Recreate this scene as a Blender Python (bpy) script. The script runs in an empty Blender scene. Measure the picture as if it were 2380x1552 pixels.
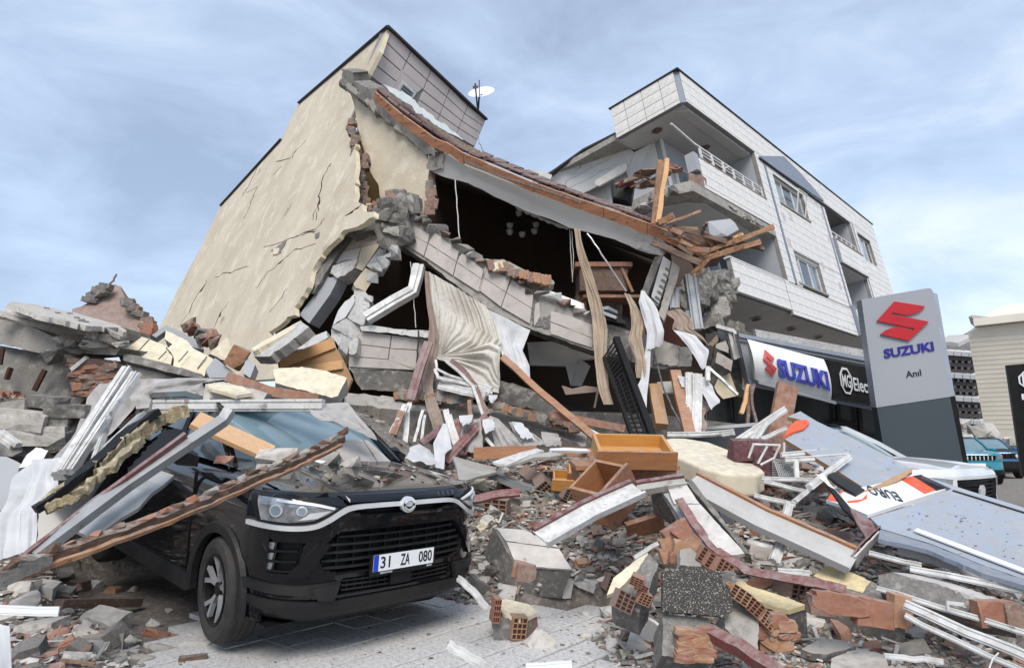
import bpy, math, random
import numpy as np
from mathutils import Vector, Matrix
from mathutils.geometry import tessellate_polygon, delaunay_2d_cdt
from mathutils import noise as mnoise
R_ = random.Random(7)
SC = bpy.context.scene
COL = SC.collection
# ------------------------------------------------------------------ camera, sky, sun, exposure
FPX, PITCH, EYE = 1557.0, 0.161, 1.45
cam_d = bpy.data.cameras.new('camera'); cam = bpy.data.objects.new('camera', cam_d); COL.objects.link(cam)
cam.location = (0, 0, EYE); cam.rotation_euler = (math.pi/2+PITCH, 0, 0)
cam_d.sensor_width = 36; cam_d.lens = FPX/2380*36; cam_d.clip_start = .05; cam_d.clip_end = 2000
SC.camera = cam
world = bpy.data.worlds.new('World'); SC.world = world; world.use_nodes = True
nt = world.node_tree; nt.nodes.clear()
def wn(t, **k):
    n = nt.nodes.new(t)
    for a, b in k.items(): setattr(n, a, b)
    return n
SUN_EL, SUN_AZ = math.radians(46), math.radians(-176)     # high veiled sun behind the camera
sky = wn('ShaderNodeTexSky', sky_type='NISHITA', sun_disc=False); sky.sun_elevation = SUN_EL; sky.sun_rotation = SUN_AZ
sky.air_density = 1.0; sky.dust_density = .6
tc = wn('ShaderNodeTexCoord'); mp = wn('ShaderNodeMapping'); mp.inputs['Scale'].default_value = (1, 1, 2.6)
mp.inputs['Rotation'].default_value = (.1, .25, .4)
n1 = wn('ShaderNodeTexNoise'); n1.inputs['Scale'].default_value = 3.4; n1.inputs['Detail'].default_value = 9; n1.inputs['Roughness'].default_value = .58; n1.inputs['Distortion'].default_value = .5
n2 = wn('ShaderNodeTexNoise'); n2.inputs['Scale'].default_value = 1.1; n2.inputs['Detail'].default_value = 4
cr = wn('ShaderNodeValToRGB'); cr.color_ramp.elements[0].position = .36; cr.color_ramp.elements[0].color = (.35, .43, .57, 1)
cr.color_ramp.elements[1].position = .66; cr.color_ramp.elements[1].color = (.84, .90, .97, 1)
e = cr.color_ramp.elements.new(.52); e.color = (.54, .655, .83, 1)
mx = wn('ShaderNodeMath', operation='MULTIPLY_ADD'); mx.inputs[1].default_value = .55; 
sm = wn('ShaderNodeMath', operation='MULTIPLY'); sm.inputs[1].default_value = .45
bgs = wn('ShaderNodeBackground'); bgs.inputs['Strength'].default_value = .05
bgc = wn('ShaderNodeBackground'); bgc.inputs['Strength'].default_value = .86
add = wn('ShaderNodeAddShader'); out = wn('ShaderNodeOutputWorld')
L = nt.links.new
L(tc.outputs['Generated'], mp.inputs['Vector']); L(mp.outputs[0], n1.inputs['Vector']); L(mp.outputs[0], n2.inputs['Vector'])
L(n2.outputs[0], sm.inputs[0]); L(n1.outputs[0], mx.inputs[0]); L(sm.outputs[0], mx.inputs[2]); L(mx.outputs[0], cr.inputs[0])
L(cr.outputs[0], bgc.inputs['Color']); L(sky.outputs[0], bgs.inputs['Color'])
L(bgs.outputs[0], add.inputs[0]); L(bgc.outputs[0], add.inputs[1]); L(add.outputs[0], out.inputs['Surface'])
sd = bpy.data.lights.new('sun', 'SUN'); sun = bpy.data.objects.new('sun', sd); COL.objects.link(sun)
sd.energy = 3.0; sd.angle = math.radians(30); sd.color = (1, .94, .86)
sdir = Vector((math.cos(SUN_EL)*math.sin(SUN_AZ), math.cos(SUN_EL)*math.cos(SUN_AZ), math.sin(SUN_EL)))
sun.rotation_euler = sdir.to_track_quat('Z', 'Y').to_euler(); sun.location = (0, -5, 20)
SC.view_settings.view_transform = 'Standard'; SC.view_settings.look = 'None'
SC.view_settings.exposure = 0.1; SC.view_settings.gamma = 1.0
SC.render.film_transparent = False
# ------------------------------------------------------------------ geometry helpers
_c, _s = math.cos(PITCH), math.sin(PITCH)
MC = np.array([[1, 0, 0], [0, -_s, _c], [0, _c, _s]])
EYEV = np.array([0, 0, EYE])
def ray(p): return MC @ np.array([(p[0]-1190)/FPX, -(p[1]-776)/FPX, 1.0])
def K(p, z): return EYEV + ray(p)*z
def dirv(p):
    r = ray(p); return r/np.linalg.norm(r)
class Plane:
    def __init__(s, o, n): s.o = np.array(o, float); s.n = np.array(n, float)/np.linalg.norm(n)
    def __call__(s, p, out=0.0):
        r = ray(p); t = ((s.o+s.n*out-EYEV)@s.n)/(r@s.n); return EYEV+r*t
def PL3(a, b, c):
    a, b, c = [K((q[0], q[1]), q[2]) for q in (a, b, c)]
    n = np.cross(b-a, c-a); n = n/np.linalg.norm(n)
    if n@(EYEV-a) < 0: n = -n
    return Plane(a, n)
def rd(*a): return R_.uniform(*a)
# crop helpers
def AF(ox, oy, s): return lambda x, y: (ox+s*x, oy+s*y)
cA = AF(351.7, 39.1, .3525); cB = AF(937.9, 312.6, .3777); cC = AF(1250.6, 140.7, .4382); cD = AF(1680.5, 648.7, .3123)
cE = AF(351.7, 898.9, .4211); cF = AF(1055.2, 977, .3707); cG = AF(1641.4, 1055.2, .3203); cH = AF(0, 609.6, .3122)
cI = AF(625.3, 469, .2518); cJ = AF(0, 977, .3706); cL = AF(937.9, 781.6, .2299); cN = AF(1406.9, 586.2, .277)
WM = {}; FIX = []
def rootmat(o):
    while o is not None:
        if o.name in WM: return WM[o.name]
        o = o.parent
    return Matrix.Identity(4)
def thing(name, label, cat, loc=(0, 0, 0), mat=None, group=None):
    o = bpy.data.objects.new(name, None); COL.objects.link(o); o.empty_display_size = .1
    m = mat if mat is not None else Matrix.Translation(Vector(loc))
    o.matrix_world = m; WM[o.name] = m
    tag(o, label, cat, group); return o
def tag(o, label, cat, group=None):
    o['label'] = label; o['category'] = cat; o['kind'] = 'thing'
    if group: o['group'] = group
    return o
def mk(name, V, F, mat, parent=None, smooth=False, mi=None, kind=None, label=None):
    """link one mesh built from world-space points"""
    V = np.asarray(V, float).reshape(-1, 3)
    me = bpy.data.meshes.new(name)
    if parent is None:
        o0 = (V.min(0)+V.max(0))/2; o0[2] = V[:, 2].min(); W = V-o0
    else:
        inv = np.array(rootmat(parent).inverted()); W = V@inv[:3, :3].T+inv[:3, 3]
    me.from_pydata(W.tolist(), [], [tuple(int(i) for i in f) for f in F]); 
    mats = mat if isinstance(mat, (list, tuple)) else [mat]
    for m in mats: me.materials.append(m)
    if mi is not None: me.polygons.foreach_set('material_index', mi)
    if smooth: me.polygons.foreach_set('use_smooth', [True]*len(me.polygons))
    me.update()
    o = bpy.data.objects.new(name, me); COL.objects.link(o)
    if parent is None: o.location = o0
    else: o.parent = parent
    if kind: o['kind'] = kind
    if label: o['label'] = label
    return o
def lmk(name, V, F, mat, parent, **k):
    """same, points already in the frame of the thing"""
    m = np.array(rootmat(parent)); V = np.asarray(V, float).reshape(-1, 3)
    return mk(name, V@m[:3, :3].T+m[:3, 3], F, mat, parent, **k)
def cat_mesh(parts):
    V = []; F = []; n = 0
    for v, f in parts:
        V.append(np.asarray(v, float).reshape(-1, 3)); F += [tuple(i+n for i in q) for q in f]; n += len(V[-1])
    return np.vstack(V), F
BOXF = [(0, 1, 3, 2), (4, 6, 7, 5), (0, 4, 5, 1), (2, 3, 7, 6), (0, 2, 6, 4), (1, 5, 7, 3)]
def boxm(x0, x1, y0, y1, z0, z1):
    return np.array([(x, y, z) for x in (x0, x1) for y in (y0, y1) for z in (z0, z1)], float), BOXF
def orient(V, o, X, Y, Z): return np.asarray(o)+V@np.array([X, Y, Z])
def extr(P, back, taper=1.0):
    """polygon of world points + extrusion vector -> closed solid"""
    P = [np.asarray(p, float) for p in P]; n = len(P)
    a = np.cross(P[1]-P[0], P[2]-P[0]); 
    c = sum(P)/n
    Q = [c+np.asarray(back)+(p-c)*taper for p in P]
    try: tris = tessellate_polygon([[Vector(p) for p in P]])
    except Exception: tris = [(0, i, i+1) for i in range(1, n-1)]
    F = [tuple(t) for t in tris]+[(t[2]+n, t[1]+n, t[0]+n) for t in tris]
    F += [(i, i+n, (i+1) % n+n, (i+1) % n) for i in range(n)]
    return np.array(P+Q), F, len(tris)
def jag(pts, step, amp, seed=0, closed=True, keep=None):
    """roughen a pixel outline"""
    r = random.Random(seed); out = []; n = len(pts)
    for i in range(n if closed else n-1):
        a = pts[i]; b = pts[(i+1) % n]; out.append(tuple(a)); d = math.hypot(b[0]-a[0], b[1]-a[1])
        if keep and i in keep: continue
        k = int(d/step)
        if k < 1: continue
        nx, ny = -(b[1]-a[1])/d, (b[0]-a[0])/d
        for j in range(1, k+1):
            if r.random() < .3: continue
            t = (j+r.uniform(-.45, .45))/(k+1); o = r.uniform(-amp, amp)*r.choice((.3, .8, 1.5))
            out.append((a[0]+(b[0]-a[0])*t+nx*o, a[1]+(b[1]-a[1])*t+ny*o))
    if not closed: out.append(tuple(pts[-1]))
    return out
def slab(name, pts, pl, th, mat, parent=None, label=None, cat=None, group=None, edge=None, j=None, seed=1, out=0.0, keep=None, taper=1.0, kind=None, back=None):
    """solid piece with the given outline on plane pl, thickness th away from the viewer"""
    if j: pts = jag(pts, j[0], j[1], seed, keep=keep)
    P = [pl(p, out) for p in pts]; zz = [float((q-EYEV)@MC[:, 2]) for q in P]; z0_ = float((pl.o-EYEV)@MC[:, 2])
    if min(zz) < z0_/1.9 or max(zz) > z0_*1.65:                      # nearly edge-on plane: turn it to face the viewer more
        cx_, cy_ = sum(p[0] for p in pts)/len(pts), sum(p[1] for p in pts)/len(pts); w_ = Plane(K((cx_, cy_), z0_), -ray((cx_, cy_))+np.array([0, 0, .5])); FIX.append((name, round(min(zz), 1), round(max(zz), 1), round(z0_, 1))); pl = w_; P = [pl(p, out) for p in pts]
    bk = np.array(back) if back is not None else -pl.n*th
    V, F, nt_ = extr(P, bk, taper)
    mats = [mat, edge] if edge else [mat]
    mi = None
    if edge: mi = [0]*nt_+[0 if False else 1]*nt_+[1]*len(P)
    o = mk(name, V, F, mats, parent, mi=mi, kind=kind)
    if cat: tag(o, label, cat, group)
    elif label: o['label'] = label
    return o
PROF = {
 'rect': [(-.5, -.5), (.5, -.5), (.5, .5), (-.5, .5)],
 'pvc': [(-.5, -.5), (.5, -.5), (.5, -.2), (.38, -.2), (.38, -.05), (.5, -.05), (.5, .3), (.3, .3), (.3, .5), (-.1, .5), (-.1, .35), (-.28, .35), (-.28, .5), (-.5, .5)],
 'chan': [(-.5, -.5), (.5, -.5), (.5, .5), (.42, .5), (.42, -.38), (-.42, -.38), (-.42, .5), (-.5, .5)],
 'ang': [(-.5, -.5), (.5, -.5), (.5, -.4), (-.42, -.4), (-.42, .5), (-.5, .5)],
 'tube': [(.5*math.cos(i*math.pi/4), .5*math.sin(i*math.pi/4)) for i in range(8)]}
def barm(P, w, h, up=(0, 0, 1), prof='rect', twist=0, jit=0):
    P = [np.asarray(p, float) for p in P]; pr = PROF[prof]; V = []; n = len(P)
    for i, p in enumerate(P):
        t = (P[min(i+1, n-1)]-P[max(i-1, 0)]); t = t/np.linalg.norm(t)
        u = np.asarray(up, float); s = np.cross(t, u)
        if np.linalg.norm(s) < 1e-3: s = np.cross(t, (1, 0, 0))
        s /= np.linalg.norm(s); u = np.cross(s, t)
        if twist:
            a = twist; s, u = s*math.cos(a)+u*math.sin(a), u*math.cos(a)-s*math.sin(a)
        for a, b in pr: V.append(p+s*a*(w+(rd(-jit, jit) if jit else 0))+u*b*(h+(rd(-jit, jit) if jit else 0)))
    m = len(pr); F = []
    for i in range(n-1):
        for k in range(m): F.append((i*m+k, i*m+(k+1) % m, (i+1)*m+(k+1) % m, (i+1)*m+k))
    t0 = tessellate_polygon([[Vector((a, b, 0)) for a, b in pr]])
    F += [tuple(reversed(t)) for t in t0]+[tuple(k+(n-1)*m for k in t) for t in t0]
    return np.array(V), F
def subd(P, n, amp=0.0):
    out = []
    P = [np.asarray(p, float) for p in P]
    for a, b in zip(P[:-1], P[1:]):
        for i in range(n): out.append(a+(b-a)*i/n+(np.array([rd(-amp, amp) for _ in range(3)]) if (i or len(out)) and amp else 0))
    out.append(P[-1]); return out
def bar(name, P, w, h, mat, label=None, cat=None, parent=None, prof='rect', up=(0, 0, 1), twist=0, group=None, n=1, amp=0, jit=0, smooth=False):
    if n > 1: P = subd(P, n, amp)
    V, F = barm(P, w, h, up, prof, twist, jit)
    o = mk(name, V, F, mat, parent, smooth=smooth)
    if cat: tag(o, label, cat, group)
    elif label: o['label'] = label
    return o
def resamp(P, n):
    P = np.array(P, float); d = np.r_[0, np.cumsum(np.linalg.norm(np.diff(P, axis=0), axis=1))]
    t = np.linspace(0, d[-1], n); return np.array([np.interp(t, d, P[:, i]) for i in range(3)]).T
def cloth(name, A, B, mat, label=None, cat=None, parent=None, nu=40, nv=26, folds=6, amp=.04, seed=0, sag=0, rag=0, group=None):
    """sheet hanging between polyline A (left) and polyline B (right), both top to bottom, with folds running down"""
    rag *= .3; A = resamp(A, nv); B = resamp(B, nv); V = []; ph = seed*1.7
    for i in range(nv):
        ax = B[i]-A[i]; wv = np.linalg.norm(ax)+1e-6; nrm = np.cross(ax/wv, (0, 0, 1)); nn = np.linalg.norm(nrm); nrm = nrm/nn if nn > .1 else np.array([0, -1, 0])
        for k in range(nu):
            t = k/(nu-1); v = i/(nv-1)
            q = A[i]+ax*t; a = amp*min(1, wv*2)*(.6+.7*mnoise.noise(Vector((t*2+seed, v*2, 0))))
            a *= min(1, wv*2.4); tw = t+.16*mnoise.noise(Vector((t*2.6, v*.9, seed+7)))+.03*mnoise.noise(Vector((t*9, v*2, seed)))
            a *= .45+1.1*abs(mnoise.noise(Vector((tw*folds*.7, v*1.1, seed+2))))
            off = a*(math.sin(2*math.pi*folds*tw+ph)+.25*math.sin(2*math.pi*folds*1.7*tw+v*2))
            off += min(1, wv*2.4)*(amp*1.5*mnoise.noise(Vector((t*2.5, v*2.5+seed, 3.3)))+amp*.3*mnoise.noise(Vector((t*8, v*5+seed, 1.3))))
            q = q+nrm*off; q[2] -= sag*4*t*(1-t)
            if name.endswith('drape'): q = q+ax/(wv+1e-6)*.035*math.sin(v*9+seed*2)+ax/(wv+1e-6)*.03*mnoise.noise(Vector((v*6, k*.3, seed)))
            if rag and i == nv-1: q[2] += rag*mnoise.noise(Vector((t*6, seed, 1)))*1.6
            if rag and k in (0, nu-1): q = q+ax/wv*rag*mnoise.noise(Vector((v*6, seed, k)))
            V.append(q)
    F = [(i*nu+k, i*nu+k+1, (i+1)*nu+k+1, (i+1)*nu+k) for i in range(nv-1) for k in range(nu-1)]
    o = mk(name, V, F, mat, parent, smooth=True)
    if cat: tag(o, label, cat, group)
    return o
def hullm(pts):
    import bmesh
    bm = bmesh.new()
    for p in pts: bm.verts.new(p)
    bmesh.ops.convex_hull(bm, input=bm.verts)
    for v in [v for v in bm.verts if not v.link_faces]: bm.verts.remove(v)
    bm.verts.index_update()
    V = np.array([v.co[:] for v in bm.verts]); F = [tuple(v.index for v in f.verts) for f in bm.faces]; bm.free(); return V, F
def rockm(seed, n=13, flat=1.0):
    r = random.Random(seed); P = []
    for _ in range(n):
        p = [r.uniform(-1, 1) for _ in range(3)]; k = r.randrange(3); 
        if r.random() < .85: p[k] = math.copysign(r.uniform(.8, 1), p[k])
        P.append((p[0]*.5, p[1]*.5*r.uniform(.8, 1), p[2]*.5*flat))
    return hullm(P)
def blockm(seed, cut=.25):
    """a squared block with a few broken corners"""
    r = random.Random(seed); P = []
    for x in (-1, 1):
        for y in (-1, 1):
            for z in (-1, 1):
                if r.random() < cut:
                    for ax in range(3):
                        q = [x, y, z]; q[ax] *= r.uniform(.1, .7); P.append([c*.5 for c in q])
                else: P.append([x*.5*r.uniform(.92, 1), y*.5*r.uniform(.92, 1), z*.5*r.uniform(.92, 1)])
    return hullm(P)
def rough(V, F, amp=.05, cuts=2, seed=0):
    import bmesh
    bm = bmesh.new(); vs = [bm.verts.new(p) for p in V]
    for f in F:
        try: bm.faces.new([vs[i] for i in f])
        except ValueError: pass
    bmesh.ops.triangulate(bm, faces=bm.faces); bmesh.ops.subdivide_edges(bm, edges=bm.edges, cuts=cuts, use_grid_fill=True)
    bm.verts.index_update(); W = []
    for v in bm.verts:
        p = v.co; q = p*3.1+Vector((seed*3.7, 1, 2)); W.append((p+mnoise.noise_vector(q)*amp+mnoise.noise_vector(p*8+Vector((0, seed, 0)))*amp*.5)[:])
    G_ = [tuple(v.index for v in f.verts) for f in bm.faces]; bm.free(); return np.array(W), G_
# ------------------------------------------------------------------ materials
NODUST = set('white_cladding_tile sign_grey sign_dark red_emblem faded_red_emblem blue_lettering bright_blue_lettering black_plastic white_print black_print orange_print black_car_paint white_car_paint teal_car_paint blue_car_paint windscreen_glass headlight_inner chrome tyre_rubber alloy_wheel window_glass painted_reflection_glass number_plate_blue dark_cap dark_trim painted_room_shade red_room_painted_shade painted_hole_shade tan_render lace dusty_black_paint dark_shopfront terrazzo white_sheet beige_stone_cladding'.split())
def mat(name, c1, c2=None, sc=3, rough=.85, bump=.25, bs=30, metal=0, spots=None, c3=None, stretch=None, coat=0, detail=6, spec=.5, trans=0, mixlo=.35, mixhi=.65, bdist=.01):
    m = bpy.data.materials.new(name); m.use_nodes = True; t = m.node_tree; b = t.nodes['Principled BSDF']; l = t.links.new
    b.inputs['Roughness'].default_value = rough; b.inputs['Metallic'].default_value = metal; b.inputs['Specular IOR Level'].default_value = spec
    if coat: b.inputs['Coat Weight'].default_value = coat; b.inputs['Coat Roughness'].default_value = .04
    co = t.nodes.new('ShaderNodeTexCoord'); mpp = t.nodes.new('ShaderNodeMapping'); l(co.outputs['Object'], mpp.inputs[0])
    if stretch: mpp.inputs['Scale'].default_value = stretch
    def nz(s, d=detail, r=.6):
        n = t.nodes.new('ShaderNodeTexNoise'); n.inputs['Scale'].default_value = s; n.inputs['Detail'].default_value = d; n.inputs['Roughness'].default_value = r; l(mpp.outputs[0], n.inputs[0]); return n
    def mixc(f, a, bb):
        n = t.nodes.new('ShaderNodeMix'); n.data_type = 'RGBA'; l(f, n.inputs[0])
        for i, q in ((6, a), (7, bb)):
            if isinstance(q, tuple): n.inputs[i].default_value = (*q, 1)
            else: l(q, n.inputs[i])
        return n.outputs[2]
    def rng(o, a, bb):
        n = t.nodes.new('ShaderNodeMapRange'); l(o, n.inputs[0]); n.inputs[1].default_value = a; n.inputs[2].default_value = bb; return n.outputs[0]
    c2 = c2 or tuple(x*.8 for x in c1)
    col = mixc(rng(nz(sc).outputs[0], mixlo, mixhi), c1, c2)
    if c3: col = mixc(rng(nz(sc*3.7, 8).outputs[0], .52, .66), col, c3)
    if spots: col = mixc(rng(nz(spots[1], 5).outputs[0], spots[2], spots[2]+.05), col, spots[0])
    if name not in NODUST:
        ge = t.nodes.new('ShaderNodeNewGeometry'); sp = t.nodes.new('ShaderNodeSeparateXYZ'); l(ge.outputs['True Normal'], sp.inputs[0])
        ma = t.nodes.new('ShaderNodeMath'); ma.operation = 'MULTIPLY_ADD'; l(rng(sp.outputs[2], -.2, .9), ma.inputs[0]); ma.inputs[1].default_value = .5; ma.inputs[2].default_value = .12
        mb = t.nodes.new('ShaderNodeMath'); mb.operation = 'MULTIPLY'; l(ma.outputs[0], mb.inputs[0]); l(rng(nz(sc*2.3+4, 9, .75).outputs[0], .38, .62), mb.inputs[1])
        col = mixc(mb.outputs[0], col, (.36, .335, .305))
    l(col, b.inputs['Base Color'])
    if bump:
        bn = t.nodes.new('ShaderNodeBump'); bn.inputs['Strength'].default_value = bump; bn.inputs['Distance'].default_value = bdist
        l(nz(bs, 8, .7).outputs[0], bn.inputs['Height']); l(bn.outputs[0], b.inputs['Normal'])
    if trans:
        tr = t.nodes.new('ShaderNodeBsdfTranslucent'); l(col, tr.inputs[0]); ms = t.nodes.new('ShaderNodeMixShader'); ms.inputs[0].default_value = trans
        l(b.outputs[0], ms.inputs[1]); l(tr.outputs[0], ms.inputs[2]); l(ms.outputs[0], t.nodes['Material Output'].inputs[0])
    return m
M = {}
M['conc'] = mat('concrete', (.40, .37, .33), (.27, .25, .225), 2.5, .92, .7, 22, c3=(.20, .185, .165), bdist=.02)
M['concd'] = mat('dark_concrete', (.175, .165, .15), (.09, .085, .075), 2.2, .95, .9, 16, c3=(.30, .28, .25), bdist=.03)
M['concl'] = mat('pale_concrete', (.60, .565, .52), (.44, .41, .37), 4, .9, .6, 25, c3=(.34, .31, .28), bdist=.015)
M['aer'] = mat('aerated_block', (.56, .55, .53), (.42, .41, .40), 5, .92, .5, 50, c3=(.30, .29, .28))
M['mort'] = mat('mortar', (.16, .15, .14), (.10, .095, .09), 6, .95, .8, 30, c3=(.27, .25, .23))
M['brick'] = mat('hollow_brick', (.36, .145, .08), (.25, .10, .06), 6, .9, .5, 40, c3=(.30, .14, .09))
M['brickd'] = mat('dusty_brick', (.26, .15, .11), (.17, .10, .075), 6, .93, .6, 35, c3=(.30, .25, .21))
M['bricko'] = mat('pale_brick', (.45, .25, .14), (.32, .16, .085), 6, .9, .5, 40, c3=(.33, .17, .10))
M['hole'] = mat('painted_hole_shade', (.06, .025, .015), None, 6, .95, .2)  # shade inside brick holes and cracks, put into the colour
M['tan'] = mat('tan_render', (.59, .515, .395), (.48, .41, .305), .55, .9, .6, 2.2, c3=(.64, .575, .46), bdist=.05, spots=((.36, .30, .22), 1.3, .655))
M['cream'] = mat('cream_plaster', (.78, .69, .50), (.66, .57, .40), 3, .88, .3, 30, spots=((.30, .24, .17), 9, .67))
M['yell'] = mat('yellow_plaster', (.80, .66, .36), (.74, .60, .32), 5, .9, .3, 60)
M['ltile'] = mat('beige_cladding_tile', (.50, .445, .405), (.42, .375, .345), 1.5, .45, .08, 12, c3=(.36, .32, .29))
M['ptile'] = mat('grey_pink_panel', (.62, .545, .52), (.53, .47, .45), 1.2, .5, .08, 12)
M['wtile'] = mat('white_cladding_tile', (.80, .765, .71), (.70, .665, .62), 1.3, .4, .05, 12, c3=(.62, .585, .54), spots=((.45, .42, .38), 1.7, .69))
M['grout'] = mat('grout', (.24, .235, .23), (.17, .165, .16), 5, .95, .3)
M['slabw'] = mat('loose_tile_facing', (.66, .62, .58), (.56, .52, .48), 2, .5, .12, 20, spots=((.26, .22, .19), 9, .64))
M['grey'] = mat('grey_paint', (.36, .375, .40), (.31, .325, .35), 1, .75, .1, 20)
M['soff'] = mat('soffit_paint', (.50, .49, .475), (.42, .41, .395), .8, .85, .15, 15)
M['whitew'] = mat('white_wall_paint', (.68, .68, .68), (.56, .56, .56), 1, .85, .3, 10)
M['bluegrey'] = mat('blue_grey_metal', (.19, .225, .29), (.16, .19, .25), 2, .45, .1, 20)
M['bead'] = mat('dark_cap', (.03, .028, .027), None, 3, .7, .2)
M['pvc'] = mat('white_pvc', (.72, .715, .70), (.56, .55, .53), 4, .45, .15, 20, spots=((.27, .24, .21), 6, .63), c3=(.50, .48, .45))
M['cladb'] = mat('blue_grey_composite', (.33, .375, .45), (.285, .325, .39), .7, .5, .12, 8, spots=((.13, .12, .11), 9, .655), c3=(.37, .41, .475))
M['pyl'] = mat('sign_grey', (.335, .35, .38), (.31, .325, .355), .6, .4, .04, 20)
M['pyld'] = mat('sign_dark', (.05, .068, .078), (.045, .06, .07), .6, .45, .04, 20)
M['red'] = mat('red_emblem', (.50, .012, .02), (.42, .012, .018), 2, .35, 0)
M['redl'] = mat('faded_red_emblem', (.60, .10, .10), (.52, .08, .08), 2, .4, 0)
M['blue'] = mat('blue_lettering', (.022, .016, .28), None, 2, .35, 0)
M['bluel'] = mat('bright_blue_lettering', (.075, .095, .50), (.06, .075, .42), 2, .35, 0)
M['black'] = mat('black_plastic', (.006, .006, .007), (.012, .011, .011), 6, .5, .1, 40, spec=.25)
M['dark'] = mat('dark_trim', (.013, .013, .014), (.024, .023, .022), 5, .5, .2, 30, spec=.25)
M['white'] = mat('white_print', (.80, .81, .82), (.76, .77, .78), 3, .4, 0)
M['txt'] = mat('black_print', (.01, .01, .01), None, 3, .5, 0)
M['orange'] = mat('orange_print', (.78, .105, .03), (.72, .10, .03), 3, .45, 0)
M['fascia'] = mat('orange_fascia_board', (.50, .215, .095), (.33, .135, .065), 2.5, .7, .4, 12, stretch=(1, 1, 4), c3=(.24, .11, .06), spots=((.07, .042, .035), 5, .61))
M['wood'] = mat('orange_wood', (.40, .165, .055), (.29, .115, .04), 3, .5, .15, 14, stretch=(1, 1, 5))
M['wooda'] = mat('amber_wood', (.62, .30, .055), (.52, .235, .045), 3, .45, .12, 14, stretch=(1, 1, 5))
M['woodp'] = mat('pine_plank', (.76, .44, .20), (.66, .36, .15), 4, .6, .15, 14, stretch=(1, 6, 6))
M['woodd'] = mat('dark_wood', (.12, .062, .038), (.07, .04, .028), 5, .8, .6, 18, stretch=(1, 1, 3), c3=(.22, .12, .07))
M['woodb'] = mat('brown_wood', (.30, .12, .055), (.20, .08, .04), 4, .65, .3, 18, c3=(.12, .06, .035))
M['ply'] = mat('plywood', (.42, .235, .10), (.36, .195, .08), 3, .7, .15, 20)
M['split'] = mat('splintered_pine', (.40, .20, .09), (.20, .095, .05), 6, .8, .5, 25, c3=(.15, .08, .04))
M['redw'] = mat('red_metal', (.20, .045, .038), (.135, .035, .03), 4, .5, .25, 20, spots=((.55, .50, .46), 9, .69))
M['mar'] = mat('maroon_metal', (.15, .038, .042), (.11, .03, .034), 4, .45, .2, 20, spots=((.40, .33, .30), 9, .70))
M['stl'] = mat('galvanised_steel', (.46, .47, .47), (.36, .365, .36), 3, .4, .15, 20, metal=.5, spots=((.25, .22, .19), 6, .66))
M['gal'] = mat('creased_sheet_metal', (.52, .51, .47), (.40, .39, .355), 2, .5, .2, 14, metal=.2, spots=((.28, .24, .2), 6, .64))
M['cord'] = mat('dark_cable', (.03, .03, .03), None, 3, .6, 0)
M['rope'] = mat('pale_cord', (.62, .60, .56), None, 3, .8, 0)
M['lace'] = mat('lace', (.84, .80, .73), (.76, .71, .63), 5, .95, .4, 70, trans=.35, c3=(.66, .60, .52))
M['sheet'] = mat('white_sheet', (.68, .68, .685), (.55, .55, .555), 3, .95, .5, 20, trans=.15)
M['netc'] = mat('grey_net_curtain', (.52, .50, .485), (.40, .38, .365), 3, .95, .5, 50, trans=.2, c3=(.34, .31, .29))
M['drape'] = mat('beige_drape', (.46, .355, .255), (.37, .28, .195), 4, .95, .5, 40, trans=.1)
M['draped'] = mat('brown_drape', (.31, .225, .175), (.24, .17, .13), 4, .95, .5, 40)
M['matt'] = mat('cream_fabric', (.80, .72, .55), (.74, .65, .48), 3, .95, .5, 60)
M['maroon'] = mat('maroon_fabric', (.11, .018, .03), (.07, .012, .022), 8, .9, .6, 40)
M['pink'] = mat('pink_plastic_bag', (.66, .50, .54), (.74, .70, .70), 14, .4, .6, 20, c3=(.42, .12, .2))
M['ground'] = mat('dirty_asphalt', (.17, .155, .14), (.10, .092, .085), 2, .95, .8, 14, c3=(.25, .23, .21), bdist=.02)
M['mound'] = mat('crushed_rubble', (.21, .18, .155), (.11, .092, .08), 5, .97, 1.0, 12, c3=(.36, .32, .28), bdist=.05, spots=((.22, .10, .06), 11, .63))
M['pave'] = mat('pale_paving', (.68, .67, .66), (.58, .57, .56), 3, .8, .2, 30, c3=(.38, .365, .345), spots=((.12, .105, .095), 22, .655))
M['terr'] = mat('terrazzo', (.035, .032, .03), (.045, .04, .037), 8, .8, .5, 90, spots=((.42, .39, .33), 130, .57))
M['room'] = mat('painted_room_shade', (.085, .058, .042), (.06, .042, .032), 1, .9, .2)  # interior shade of the deep rooms is put into this dark colour
M['roomr'] = mat('red_room_painted_shade', (.085, .028, .018), (.05, .02, .014), 1, .8, .2)  # red partition, darkened in its colour for the unlit interior
M['olive'] = mat('olive_inner_wall', (.20, .13, .04), (.15, .10, .03), 1, .9, .3)
M['rooftile'] = mat('red_roof_tile', (.16, .055, .04), (.09, .035, .03), 6, .85, .5, 25, c3=(.06, .045, .04))
M['terra'] = mat('brown_render', (.25, .165, .135), (.215, .145, .12), 1, .92, .3, 12)
M['foam'] = mat('foam_lining', (.46, .37, .20), (.20, .15, .08), 6, .95, .9, 14, c3=(.62, .55, .38), bdist=.04)
M['glassd'] = mat('window_glass', (.045, .055, .065), (.07, .085, .095), .8, .06, 0, spec=.8)
M['glassb'] = mat('painted_reflection_glass', (.30, .36, .41), (.14, .17, .19), .9, .08, 0, spec=.8)  # pale base colour paints a sky reflection onto the glass
M['shop'] = mat('dark_shopfront', (.035, .042, .046), (.055, .062, .066), 1.2, .25, .05)
M['paint'] = mat('black_car_paint', (.0035, .004, .0055), (.006, .006, .007), 1.5, .10, 0, coat=.75, spec=.2)
M['wspaint'] = mat('white_car_paint', (.74, .75, .76), None, 2, .25, 0, coat=.8)
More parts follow.
